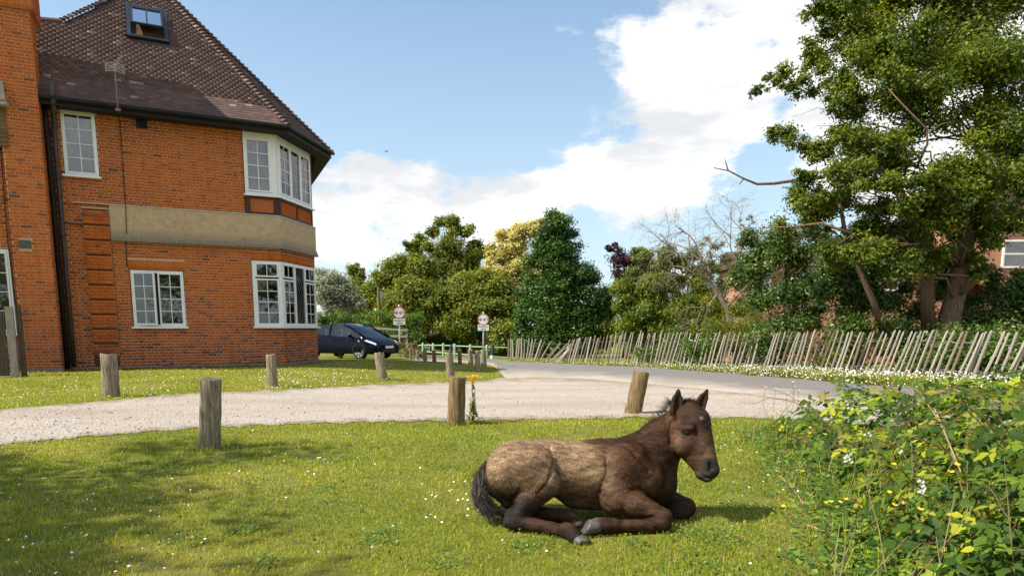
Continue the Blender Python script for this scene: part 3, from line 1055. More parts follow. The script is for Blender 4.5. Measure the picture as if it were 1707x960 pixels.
    def band(dn0, z0, z1, dn1=None):
        dn1 = dn0 if dn1 is None else dn1
        prof = [(-0.01, z0), (dn0, z0), (dn1, z1), (-0.01, z1)]
        m = MB()
        loops = []
        ends = [(-4.10, MAIN), (0.0, 'c'), (2.24, CANT)]
        for w, B in ends:
            lp = []
            for n, z in prof:
                if B == 'c':
                    t = n * math.tan(CA / 2)
                    P = Vector((t, -n, z))
                else:
                    P = bpt(B, w, n, z)
                lp.append(P)
            loops.append(lp)
        vs = [p for lp in loops for p in lp]
        fs = [(0, 1, 2, 3), (11, 10, 9, 8)]
        for s_ in range(2):
            for k in range(4):
                fs.append((s_ * 4 + k, s_ * 4 + 4 + k, s_ * 4 + 4 + (k + 1) % 4, s_ * 4 + (k + 1) % 4))
        m.add(vs, fs)
        return m
    bd = band(0.055, 3.44, 4.115).build('render_band', RM, H)
    band(0.135, 3.24, 3.438, 0.058).build('drip_moulding', RM, bd)
    fl = MB()
    bbox_(fl, MAIN, -4.88, 0.03, 0.0, 0.075, 4.118, 4.135)
    bbox_(fl, CANT, -0.0, 2.26, 0.0, 0.075, 4.117, 4.134)
    fl.build('lead_flashing', simple('flashing', (0.62, 0.62, 0.62), (0.45, 0.45, 0.46), 20, 0.6), H)
    # windows
    window(H, MAIN, -3.74, -2.51, 1.09, 2.53, [(0.03, 0.46, 0.03, 0.97, 2, 4, 'open', 16), (0.50, 0.97, 0.03, 0.97, 2, 4)], GLASS, label='two-light ground floor window with one casement ajar')
    window(H, MAIN, -4.98, -4.26, 4.77, 6.28, [(0.05, 0.95, 0.03, 0.97, 2, 4)], GLASS_SKY, back=CURTAIN, label='narrow upstairs window of eight panes by the downpipes')
    li = [(0.10, 0.90, 0.76, 0.975, 2, 1), (0.10, 0.90, 0.025, 0.735, 2, 4)]
    window(H, MAIN, -0.78, -0.005, 1.10, 2.89, li, GLASS, solid=((0.07, 0.10), (0.9, 0.93)), label='front light of the ground floor corner bay')
    li = [(0.03, 0.34, 0.76, 0.975, 2, 1), (0.03, 0.34, 0.025, 0.735, 2, 4), (0.35, 0.65, 0.025, 0.975, 1, 1, 'lattice'), (0.66, 0.97, 0.76, 0.975, 2, 1), (0.66, 0.97, 0.025, 0.735, 2, 4)]
    window(H, CANT, 0.005, 2.19, 1.10, 2.89, li, GLASS, solid=((0.34, 0.35), (0.65, 0.66)), label='canted side of the ground floor corner bay')
    window(H, MAIN, -0.85, -0.005, 4.66, 6.28, [(0.06, 0.80, 0.05, 0.90, 2, 4)], GLASS_SKY, fr=0.07, solid=((0.80, 0.92),), head=0.16, back=CURTAIN, label='front light of the upstairs corner bay')
    li = [(0.06, 0.36, 0.05, 0.90, 2, 4), (0.38, 0.66, 0.05, 0.90, 1, 1, 'lattice'), (0.68, 0.97, 0.05, 0.90, 2, 4)]
    window(H, CANT, 0.005, 2.10, 4.66, 6.28, li, GLASS_SKY, fr=0.07, solid=((0.03, 0.06), (0.36, 0.38), (0.66, 0.68)), head=0.16, back=CURTAIN, label='canted side of the upstairs corner bay')
    window(H, LEFT, -7.35, -6.19, 0.92, 2.88, [(0.05, 0.95, 0.03, 0.97, 2, 4)], GLASS, label='tall window cut by the left edge')
    # timber framing with herringbone brick under the upstairs bay
    tb = MB()
    for B, w0, w1, posts in ((MAIN, -0.86, 0.0, (-0.86, -0.13)), (CANT, 0.0, 2.14, (0.0, 1.06, 2.04))):
        bbox_(tb, B, w0, w1, -0.06, 0.03, 4.55, 4.60)
        bbox_(tb, B, w0, w1, -0.06, 0.025, 4.14, 4.20)
        for p in posts:
            bbox_(tb, B, p, p + (0.13 if p < 0 or p == 0 else 0.10), -0.06, 0.028, 4.201, 4.549)
    tb.build('timber_frame', DARK_TIMBER, H)
    hb = []
    def clip(poly, w0, w1, z0, z1):
        for ax, val, sgn in ((0, w0, 1), (0, w1, -1), (1, z0, 1), (1, z1, -1)):
            res = []
            for i in range(len(poly)):
                a, b = poly[i], poly[(i + 1) % len(poly)]
                ia, ib = sgn * (a[ax] - val) >= 0, sgn * (b[ax] - val) >= 0
                if ia: res.append(a)
                if ia != ib:
                    t = (val - a[ax]) / (b[ax] - a[ax])
                    res.append((a[0] + t * (b[0] - a[0]), a[1] + t * (b[1] - a[1])))
            poly = res
            if not poly: return []
        return poly
    bk = MB()
    HBM = brick_mat('panel_brick', False)
    hm = MB()
    for B, w0, w1, sg in ((MAIN, -0.73, -0.13, 1), (CANT, 0.13, 1.06, -1), (CANT, 1.16, 2.04, -1)):
        z0, z1 = 4.20, 4.55
        bbox_(bk, B, w0, w1, -0.07, 0.0, z0, z1)
        ca, sa = math.cos(R(45)), sg * math.sin(R(45))
        for r_ in range(-16, 30):
            for c_ in range(-12, 20):
                x0 = c_ * 0.21 + (r_ % 2) * 0.105
                y0 = r_ * 0.062
                poly = [(x0, y0), (x0 + 0.198, y0), (x0 + 0.198, y0 + 0.05), (x0, y0 + 0.05)]
                poly = [(w0 + px * ca - py * sa, z0 + px * sa + py * ca) for px, py in poly]
                poly = clip(poly, w0, w1, z0, z1)
                if len(poly) >= 3:
                    front = [bpt(B, w, 0.010, z) for w, z in poly]
                    hm.prism(front, -B[2] * 0.02)
    bk.build('panel_mortar', MORTAR, H)
    me = hm.mesh('herringbone_panel')
    a = me.attributes.new('rnd', 'FLOAT', 'POINT')
    a.data.foreach_set('value', np.full(len(me.vertices), 0.8, np.float32))
    ho = link_mesh('herringbone_panel', me, HBM, H)
    ho['kind'] = 'stuff'
    # dark boxes behind the glass, room dimness painted into their colour
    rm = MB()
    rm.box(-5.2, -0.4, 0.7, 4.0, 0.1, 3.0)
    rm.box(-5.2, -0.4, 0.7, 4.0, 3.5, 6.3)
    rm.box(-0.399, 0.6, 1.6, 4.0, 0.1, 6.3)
    rm.build('dark_room_boxes', ROOM_DARK, H)
    # ------------------------------------------------ roof
    EV, ZE = -0.5, 6.40
    apex = Vector((-2.72, 3.35, 10.99))
    E1 = Vector((math.tan(CA / 2) * 0.5, EV, ZE))
    E2 = CDU * 2.62 + CDN * 0.5 + EZ * ZE
    E0 = Vector((-5.34, EV, ZE))
    sl = Vector((0, apex.y - EV, apex.z - ZE)).normalized()
    nr = EX.cross(sl).normalized()
    if nr.z < 0: nr = -nr
    def on_plane(px, py):
        d = ray(px, py)
        dl = Vector((Vector(d).dot(HU), Vector(d).dot(HV), d[2]))
        k = (E0 - CAM_L).dot(nr) / dl.dot(nr)
        return CAM_L + dl * k
    S1, S2 = on_plane(105, 38), on_plane(50, 33)
    sk = MB()
    t = 0.02
    main_poly = [E0, E1, apex, S1, S2]
    sk.prism([p - nr * 0.002 for p in main_poly], -nr * 0.05)
    n2 = (E2 - E1).cross(apex - E1).normalized()
    if n2.z < 0: n2 = -n2
    sk.prism([p - n2 * 0.002 for p in (E1, E2, apex)], -n2 * 0.05)
    back = [Vector((-5.34, 7.2, ZE)), Vector((2.2, 7.2, ZE))]
    sk.add([E2, back[1], apex, back[0], S1, S2, E0], [(0, 1, 2), (1, 3, 2), (3, 4, 2), (3, 5, 4), (3, 6, 5)])
    roof = sk.build('roof', simple('roof_felt', (0.05, 0.035, 0.034), None, 8, 0.9), H)
    TS = []
    def tile_plane(o, e, s, n, poly2, emin, emax, smax):
        r_ = 0
        y = -0.05
        def inside(x, yy):
            c = False
            j = len(poly2) - 1
            for i in range(len(poly2)):
                (xi, yi), (xj, yj) = poly2[i], poly2[j]
                if (yi > yy) != (yj > yy) and x < (xj - xi) * (yy - yi) / (yj - yi) + xi: c = not c
                j = i
            return c
        while y < smax:
            x = emin + (0.0825 if r_ % 2 else 0)
            while x < emax:
                if inside(x, y + 0.05 + 0.03) and inside(x, y + 0.12):
                    TS.append((o + e * x + s * y, e, s, n))
                x += 0.165
            r_ += 1
            y += 0.1
    def to2(p, o, e, s): return ((p - o).dot(e), (p - o).dot(s))
    poly = [to2(p, E0, EX, sl) for p in main_poly]
    poly = [(poly[0][0] - 0.02, -0.06), (poly[1][0], -0.06)] + poly[2:]
    tile_plane(E0, EX, sl, nr, poly, -1.0, 6.5, 7.0)
    e2 = (E2 - E1).normalized()
    s2 = n2.cross(e2).normalized()
    if s2.z < 0: s2 = -s2
    poly = [to2(p, E1, e2, s2) for p in (E1, E2, apex)]
    poly = [(poly[0][0], -0.06), (poly[1][0] + 0.03, -0.06), poly[2]]
    tile_plane(E1, e2, s2, n2, poly, -4.0, 4.0, 8.0)
    tb_ = MB()
    def tile_verts(o, e, s, n, jit):
        w = 0.0818
        a = R(jit)
        ee = e * math.cos(a) + s * math.sin(a)
        ss = s * math.cos(a) - e * math.sin(a)
        lift = 0.018
        out_ = []
        for (q, y, h) in ((-w, 0, lift), (w, 0, lift), (w, 0.17, 0.006), (-w, 0.17, 0.006)):
            out_.append(o + ee * q + ss * y + n * (h + 0.012))
        for (q, y, h) in ((-w, 0, lift), (w, 0, lift), (w, 0.17, 0.006), (-w, 0.17, 0.006)):
            out_.append(o + ee * q + ss * y + n * (h - 0.002))
        return out_
    tf = np.array([(0, 1, 2, 3), (0, 4, 5, 1), (1, 5, 6, 2), (3, 7, 4, 0)])
    def tvis(T):
        P = T[0]
        Wp = HO + HU * P.x + HV * P.y + EZ * P.z
        px, py, _ = project(np.array(Wp))
        return 64 < px < 560 and 4 < py < 260
    order = sorted([i for i, T in enumerate(TS) if tvis(T)], key=lambda i: (TS[i][0] - CAM_L).length)[:300]
    single = set(order)
    pv = [Vector(v) for v in ((-0.0818, 0, 0.030), (0.0818, 0, 0.030), (0.0818, 0.17, 0.018), (-0.0818, 0.17, 0.018), (-0.0818, 0, 0.016), (0.0818, 0, 0.016), (0.0818, 0.17, 0.004), (-0.0818, 0.17, 0.004))]
    tp = MB(); tp.add(pv, [tuple(f) for f in tf]); tme = tp.mesh('roof_tile'); tme.attributes.new('rnd', 'FLOAT', 'POINT'); tme.materials.append(TILE)
    for i in order:
        o, e, s, n = TS[i]
        ob = bpy.data.objects.new('roof_tile', tme)
        COL.objects.link(ob)
        ob.parent = roof
        a = R(random.uniform(-2, 2))
        ee = e * math.cos(a) + s * math.sin(a); ss = s * math.cos(a) - e * math.sin(a)
        ob.matrix_local = Matrix.Translation(o) @ Matrix((ee, ss, n)).transposed().to_4x4()
    V, F, rr = [], [], []
    nb = 0
    for i, T in enumerate(TS):
        if i in single: continue
        V += [tuple(v) for v in tile_verts(*T, random.uniform(-2, 2))]
        F.append(tf + nb * 8); nb += 1
        rr += [random.random()] * 8
    tl = npmesh('tile_field', np.array(V), np.concatenate(F), TILE, roof, attrs={'rnd': np.array(rr)})
    tl['kind'] = 'stuff'
    # bonnet hip tiles
    hp_ = MB()
    ns = 6
    for j in range(2):
        for k in range(ns + 1):
            a = math.pi * k / ns
            rr_ = 0.095 if j == 0 else 0.075
            hp_.v.append((rr_ * math.cos(a), j * 0.17, rr_ * math.sin(a) * 0.8 - 0.02 + (0.045 if j == 0 else 0.0)))
    hp_.f = [(k, k + 1, ns + 1 + k + 1, ns + 1 + k) for k in range(ns)] + [tuple(range(ns + 1))[::-1]]
    hme = hp_.mesh('hip_tile'); hme.attributes.new('rnd', 'FLOAT', 'POINT'); hme.materials.append(TILE)
    for A, Bp, nn in ((E1, apex, nr + n2), (E2, apex, n2 + Vector((0.6, 0.5, 0.4))), (S1, apex, nr + Vector((-0.3, 0.6, 0.5)))):
        d = (Bp - A)
        L = d.length
        d = d.normalized()
        up = (nn - d * nn.dot(d)).normalized()
        sd_ = d.cross(up)
        k = 0.0
        while k < L - 0.1:
            ob = bpy.data.objects.new('hip_tile', hme)
            COL.objects.link(ob)
            ob.parent = roof
            ob.matrix_local = Matrix.Translation(A + d * k + up * 0.02) @ Matrix((sd_, d, up)).transposed().to_4x4()
            k += 0.145
    rg = MB()
    rg.tube([S1 + EZ * 0.02, S2 + EZ * 0.02], 0.07, 8)
    rg.build('ridge', TILE, roof)
    # eaves: soffit, fascia, gutter
    so = MB()
    inner = [Vector((-5.34, 0.03, ZE - 0.11)), Vector((0.0, 0.03, ZE - 0.11)), CDU * 2.6 + EZ * (ZE - 0.11)]
    outer = [E0 - EZ * 0.12, E1 - EZ * 0.12, E2 - EZ * 0.12]
    for i in range(2):
        so.prism([inner[i], inner[i + 1], outer[i + 1], outer[i]], EZ * 0.03)
    so.prism([inner[2], Vector((2.2, 7.2, ZE - 0.11)), E2 - EZ * 0.12], EZ * 0.03)
    so.build('soffit', SOFFIT, H)
    fa = MB()
    fa.prism([E0 - EZ * 0.15, E1 - EZ * 0.15, E1 + EZ * 0.02, E0 + EZ * 0.02], EY * 0.03)
    fa.prism([E1 - EZ * 0.15, E2 - EZ * 0.15, E2 + EZ * 0.02, E1 + EZ * 0.02], -CDN * 0.03)
    fa.build('fascia', BLACK, H)
    gu = MB()
    go = 0.06
    gu.tube([E0 + Vector((0, -go, -0.01)), E1 + Vector((0.02, -go, -0.01)), E2 + CDN * go - EZ * 0.01], 0.055, 8)
    gu.build('gutter', BLACK, H)
    # downpipes
    dp = MB()
    dp.tube([(-5.04, -0.56, 6.75), (-5.04, -0.54, 6.36), (-5.10, -0.12, 6.05), (-5.12, -0.11, 5.6), (-5.13, -0.10, 3.0), (-5.13, -0.10, 0.1)], [0.075, 0.062, 0.055, 0.055, 0.055, 0.055], 10)
    for z in (5.7, 4.2, 3.3, 1.8): dp.tube([(-5.13, -0.10, z), (-5.13, -0.10, z + 0.09)], 0.07, 10)
    dp.tube([(-5.13, -0.10, 3.62), (-4.95, -0.09, 3.60), (-4.72, -0.07, 3.60), (-4.70, -0.02, 3.52)], 0.022, 8)
    dp.build('downpipe', simple('pipe_brown_black', (0.035, 0.028, 0.032), (0.06, 0.048, 0.05), 5, 0.45), H, smooth=True)
    d2 = MB()
    d2.tube([(-5.27, -0.2, 6.3), (-5.27, -0.14, 5.9), (-5.27, -0.14, 0.05)], 0.06, 10)
    d2.build('downpipe', BLACK, H, smooth=True)
    # cables, vent, air brick
    cb = MB()
    cb.tube([(-3.72, -0.012, 6.3), (-3.73, -0.012, 4.2), (-3.73, -0.075, 4.1), (-3.75, -0.075, 3.5), (-3.79, -0.012, 3.2), (-3.80, -0.012, 2.6)], 0.009, 5)
    cb.build('cable', BLACK, H)
    cb = MB()
    cb.tube([(-6.17, -0.48, 5.2), (-6.20, -0.48, 3.0), (-6.18, -0.48, 0.9)], 0.009, 5)
    cb.build('cable', BLACK, H)
    vt = MB()
    vt.box(-3.36, -3.12, -0.05, 0.0, 6.06, 6.30)
    for k in range(4): vt.box(-3.35, -3.13, -0.065, -0.051, 6.08 + k * 0.055, 6.105 + k * 0.055)
    vt.build('wall_vent', BLACK, H)
    ab = MB()
    bbox_(ab, CHIM, -5.975, -5.725, -0.02, 0.006, 2.905, 3.095)
    for k in range(6): bbox_(ab, CHIM, -5.96 + k * 0.04, -5.94 + k * 0.04, 0.0065, 0.012, 2.92, 3.08)
    ab.build('air_brick', simple('air_brick_grey', (0.16, 0.13, 0.12), (0.10, 0.085, 0.08), 40, 0.9), H)
    # louvre and small tiled canopy on the left
    lv = MB()
    bbox_(lv, CHIM, -6.89, -5.985, 0.004, 0.02, 5.16, 6.02)
    for k in range(9): bbox_(lv, CHIM, -6.87, -6.0, 0.021, 0.035, 5.18 + k * 0.092, 5.24 + k * 0.092)
    lv.build('louvre_panel', simple('weathered_brown', (0.21, 0.13, 0.06), (0.13, 0.08, 0.04), 16, 0.8, 0.2, stretch=(0.2, 1, 1)), H)
    cn = MB()
    for k in range(6):
        bbox_(cn, CHIM, -6.9, -5.94 - 0.006 * k, 0.003, 0.20 - 0.025 * k, 6.14 + k * 0.075, 6.14 + k * 0.075 + 0.068)
    bbox_(cn, CHIM, -6.9, -5.91, 0.003, 0.22, 6.03, 6.11)
    cn.build('tiled_canopy', simple('pale_tile', (0.42, 0.36, 0.30), (0.30, 0.25, 0.21), 20, 0.9, 0.3), H)
    # aerial
    ar = MB()
    b = Vector((-3.72, -0.60, 6.30))
    ar.tube([b, b + Vector((0.0, -0.02, 0.98))], 0.016, 6)
    ar.box(b.x - 0.06, b.x + 0.06, b.y + 0.0, b.y + 0.1, b.z - 0.03, b.z + 0.02)
    aer = ar.build('aerial', simple('rusty_pole', (0.22, 0.10, 0.06), (0.3, 0.2, 0.15), 30, 0.7), H)
    ar = MB()
    c = b + Vector((0, -0.04, 0.95))
    for s_ in (-1, 1):
        d = Vector((s_ * 0.96, 0.25, -0.05)).normalized()
        for k in range(6):
            z = -0.09 + k * 0.036
            ar.tube([c + EZ * z, c + d * 0.20 + EZ * z], 0.006, 4)
        for q in (0.02, 0.2): ar.tube([c + d * q + EZ * -0.1, c + d * q + EZ * 0.1], 0.007, 4)
    ar.tube([c, c + Vector((0.18, -0.30, 0.20))], 0.009, 5)
    for k in range(5): 
        q = c + Vector((0.18, -0.30, 0.20)) * (0.3 + 0.16 * k)
        ar.tube([q + Vector((-0.06, -0.03, -0.02)), q + Vector((0.06, 0.03, 0.02))], 0.004, 4)
    ar.build('antenna_grid', simple('pale_metal', (0.55, 0.54, 0.53), (0.42, 0.41, 0.4), 30, 0.5), aer)
    # roof window, propped open
    c4 = [on_plane(207, 12), on_plane(276, 27), on_plane(281, 79), on_plane(212, 66)]
    o = c4[3]
    wx = ((c4[2] - c4[3]).length + (c4[1] - c4[0]).length) / 2
    hy = abs((c4[0] - c4[3]).dot(sl))
    B = (o, EX, nr)
    def rb(mb, x0, x1, n0, n1, y0, y1, e=EX, s=sl, n=nr, oo=None):
        oo = o if oo is None else oo
        vs = [oo + e * x + n * m_ + s * y for y in (y0, y1) for m_ in (n0, n1) for x in (x0, x1)]
        mb.add(vs, [(0, 1, 3, 2), (4, 6, 7, 5), (0, 4, 5, 1), (2, 3, 7, 6), (0, 2, 6, 4), (1, 5, 7, 3)])
    fm = MB()
    tk = 0.10
    rb(fm, 0, tk, -0.02, 0.13, 0, hy); rb(fm, wx - tk, wx, -0.02, 0.13, 0, hy)
    rb(fm, tk, wx - tk, -0.02, 0.128, 0, tk); rb(fm, tk, wx - tk, -0.02, 0.132, hy - tk, hy)
    FR = simple('dark_blue_frame', (0.010, 0.014, 0.022), (0.02, 0.026, 0.036), 10, 0.4)
    sw = fm.build('roof_window', FR, H)
    il = MB(); rb(il, tk, wx - tk, 0.0, 0.04, tk, hy - tk)
    il.build('dark_opening', simple('varnished_reveal', (0.10, 0.05, 0.015), (0.05, 0.025, 0.01), 10, 0.6), sw)
    a = R(-17)
    s3 = sl * math.cos(a) + nr * -math.sin(a) * 1.0
    s3 = (sl * math.cos(R(9)) - nr * math.sin(R(9)))
    n3 = EX.cross(s3).normalized()
    if n3.z < 0: n3 = -n3
    top = o + sl * (hy * 0.90) + nr * 0.10
    Ls = hy * 0.70
    oo = top - s3 * Ls
    sm = MB()
    bw_ = 0.055
    x0, x1 = tk + 0.01, wx - tk - 0.01
    rb(sm, x0, x0 + bw_, 0, 0.05, 0, Ls, s=s3, n=n3, oo=oo); rb(sm, x1 - bw_, x1, 0, 0.05, 0, Ls, s=s3, n=n3, oo=oo)
    rb(sm, x0, x1, 0.0, 0.052, 0, bw_, s=s3, n=n3, oo=oo); rb(sm, x0, x1, 0.0, 0.052, Ls - bw_, Ls, s=s3, n=n3, oo=oo)
    rb(sm, (x0 + x1) / 2 - 0.02, (x0 + x1) / 2 + 0.02, 0.0, 0.048, bw_, Ls - bw_, s=s3, n=n3, oo=oo)
    sm.build('sash', FR, sw)
    for i in range(2):
        gp = MB()
        xa = x0 + bw_ if i == 0 else (x0 + x1) / 2 + 0.02
        xb = (x0 + x1) / 2 - 0.02 if i == 0 else x1 - bw_
        rb(gp, xa, xb, 0.02, 0.026, bw_, Ls - bw_, s=s3, n=n3, oo=oo)
        gp.build('pane', glass_mat('roof_glass', 0.75), sw)
    return H


HOUSE = build_house()


def soil_strip():
    pts = [(-5.4, 0.0), (-4, 0.0), (-3, 0.0), (-2, 0.0), (-1, 0.0), (0.0, 0.0)]
    V, F = [], []
    n = 0
    for i in range(60):
        t = i / 59
        w = -5.5 + t * 8.0
        if w <= 0:
            a = Vector((w, 0.05, 0)); nrm = -EY
        else:
            a = CDU * w; nrm = CDN
        wd = 0.26 + 0.07 * math.sin(i * 1.3) + 0.05 * math.sin(i * 2.9) + (0.35 * max(0, (w - 1.2)) if w > 1.2 else 0)
        for k in range(4):
            P = a + nrm * (wd * k / 3)
            W_ = HO + HU * P.x + HV * P.y
            V.append((W_.x, W_.y, float(terrain(W_.x, W_.y)) + 0.022))
    F = [(i * 4 + k, i * 4 + k + 1, i * 4 + 5 + k, i * 4 + 4 + k) for i in range(59) for k in range(3)]
    o = npmesh('bare_soil_strip', np.array(V), np.array(F), simple('bare_soil', (0.20, 0.155, 0.115), (0.11, 0.085, 0.06), 9, 0.95, 0.5, lo=0.3, hi=0.7))
    tag(o, 'strip of bare grey soil along the foot of the brick house', 'soil', kind='structure')


soil_strip()

# ================================================================== WOODEN BOLLARDS
def wood_mat(name, c1, c2, c3, sx=7.0):
    m, nt, out = new_mat(name)
    T = nd(nt, 'ShaderNodeTexCoord').outputs['Object']
    st = tnoise(nt, 18.0, 6, 0.65, vec=T, stretch=(3, 3, 0.22), dist=0.4)
    bl = tnoise(nt, sx, 5, 0.6, vec=T)
    crk = tnoise(nt, 30.0, 3, 0.5, vec=T, stretch=(3, 3, 0.10))
    col = ramp(nt, st, [(0.34, c3), (0.48, c2), (0.62, c1)])
    col = mixc(nt, nd(nt, 'ShaderNodeMapRange', {'Value': crk, 1: 0.60, 2: 0.68, 3: 0.0, 4: 0.8}).outputs[0], col, tuple(c * 0.35 for c in c3))
    f = nd(nt, 'ShaderNodeMapRange', {'Value': bl, 1: 0.5, 2: 0.66, 3: 0.0, 4: 0.6}).outputs[0]
    col = mixc(nt, f, col, c2)
    principled(nt, out, col, 0.9, st, 0.7, 0.012, spec=0.15)
    return m


WOOD_PALE = wood_mat('weathered_post', (0.36, 0.31, 0.235), (0.23, 0.185, 0.125), (0.10, 0.078, 0.05))
WOOD_BROWN = wood_mat('brown_post', (0.27, 0.19, 0.105), (0.165, 0.11, 0.055), (0.07, 0.047, 0.026))
WOOD_RED = simple('rotten_heartwood', (0.36, 0.13, 0.045), (0.2, 0.07, 0.03), 30, 0.9, 0.4)


def bollard(bx, by, tx, ty, wpx, label, mat=None, chip=0.0, crown=None):
    b = ground(bx, by)
    _, _, dep = project(np.array(b))
    r = wpx / 2 * dep / FPX
    t = at(tx, ty, b.y - 0.02)
    ax = t - b
    L = ax.length
    e = empty('wooden_bollard', b, 0, label, 'bollard', 'wooden bollards edging the lawns')
    zd = ax.normalized()
    xd = zd.orthogonal().normalized()
    yd = zd.cross(xd)
    n, rows = 18, 12
    vs = []
    ph = random.uniform(0, 6)
    for j in range(rows + 1):
        s = j / rows
        h = -0.10 + (L + 0.10) * s
        for k in range(n):
            a = 2 * math.pi * k / n
            rr = r * (1.05 - 0.08 * s) * (1 + 0.05 * math.sin(3 * a + ph) + 0.035 * math.sin(7 * a + ph * 2 + s) + 0.02 * math.sin(5 * s * 3 + a * 2))
            if k in (3, 11): rr *= 0.93
            hh = h
            if j == rows:
                rr *= 0.93
                hh = h - chip * max(0, math.cos(a - 1.0)) + 0.008 * math.sin(a * 3 + ph)
            elif j == rows - 1:
                hh = L - 0.02 - chip * max(0, math.cos(a - 1.0))
            p = xd * (rr * math.cos(a)) + yd * (rr * math.sin(a)) + zd * hh
            vs.append(p)
    fs = [(j * n + k, j * n + (k + 1) % n, (j + 1) * n + (k + 1) % n, (j + 1) * n + k) for j in range(rows) for k in range(n)]
    m = MB(); m.add(vs, fs)
    m.build('post', mat or WOOD_PALE, e, smooth=True)
    c = MB()
    ring = vs[rows * n:]
    cen = sum(ring, Vector()) / n - zd * 0.006
    mid = [(cen + (p - cen) * 0.55 + zd * random.uniform(-0.008, 0.006)) for p in ring]
    c.add(ring + mid + [cen], [(k, (k + 1) % n, n + (k + 1) % n, n + k) for k in range(n)] + [(n + k, n + (k + 1) % n, 2 * n) for k in range(n)])
    c.build('sawn_top', crown or mat or WOOD_PALE, e)
    return e


bollard(186, 661, 181, 589, 25, 'weathered grey bollard before the brick quoin pilaster', chip=0.05)
bollard(349, 748, 352, 631, 33, 'thick grey bollard standing nearest on the left front lawn')
bollard(455, 645, 452, 591, 16, 'slim pale bollard in front of the corner bay windows')
bollard(638, 632, 632, 587, 16, 'cracked bollard leaning left in front of the dark car', chip=0.06)
bollard(751, 629, 748, 588, 13, 'slim bollard directly behind the brown bollard beside yellow ragwort', chip=0.06)
bollard(760, 707, 763, 628, 28, 'dark brown bollard beside the yellow ragwort', WOOD_BROWN)
bollard(1055, 689, 1070, 619, 27, 'brown bollard leaning right behind the foal, broken orange top', WOOD_BROWN, 0.04, WOOD_RED)
far = [(568, 597, 567.5, 579, 6.5, 'short bollard in front of the car door'), (684.5, 598, 684, 581, 4.5, 'small bollard with red reflector just off the car bumper'),
       (696, 600, 695.5, 584, 5, 'small grey bollard half hidden in brown weeds'),
       (708.5, 603, 708, 583, 6.5, 'far bollard under the first green railing post by the weeds'), (724, 603.5, 723, 584, 6.5, 'dark far bollard second from the brown weeds'),
       (766.5, 607, 766, 583, 6.5, 'dark far bollard just right of the slim nearer bollard'), (785, 608, 783.5, 583, 8, 'pale far bollard left of the furthest sign pole'),
       (797, 620, 795, 585, 9, 'grooved bollard nearest the rounded lawn corner'), (806.5, 611, 805.5, 583, 9, 'far bollard right under the second road sign')]
for i, (bx, by, tx, ty, w, lb) in enumerate(far):
    e = bollard(bx, by, tx, ty, w, lb, WOOD_BROWN if 'dark' in lb else WOOD_PALE)
    if 'reflector' in lb:
        rf = MB()
        rf.tube([(0, -0.085, 0.33), (0, -0.095, 0.33)], 0.035, 8)
        rf.build('reflector', simple('red_reflector', (0.6, 0.02, 0.02), None, 5, 0.3), e)

# ================================================================== ROAD SIGNS
def text_mesh(body, size, name):
    cu = bpy.data.curves.new(name, 'FONT')
    cu.body = body
    cu.size = size
    cu.align_x = 'CENTER'
    cu.align_y = 'CENTER'
    cu.extrude = 0.002
    o = bpy.data.objects.new(name, cu)
    COL.objects.link(o)
    dg = bpy.context.evaluated_depsgraph_get()
    me = bpy.data.meshes.new_from_object(o.evaluated_get(dg))
    bpy.data.objects.remove(o)
    return me


SIGN_WHITE = simple('sign_white', (0.74, 0.73, 0.72), (0.66, 0.65, 0.64), 12, 0.5)
SIGN_RED = simple('sign_red', (0.52, 0.12, 0.10), (0.45, 0.10, 0.09), 12, 0.5)
SIGN_BLACK = simple('sign_black', (0.012, 0.012, 0.014), None, 12, 0.5)
POLE_GREY = simple('pole_grey', (0.42, 0.46, 0.45), (0.34, 0.38, 0.37), 12, 0.5)


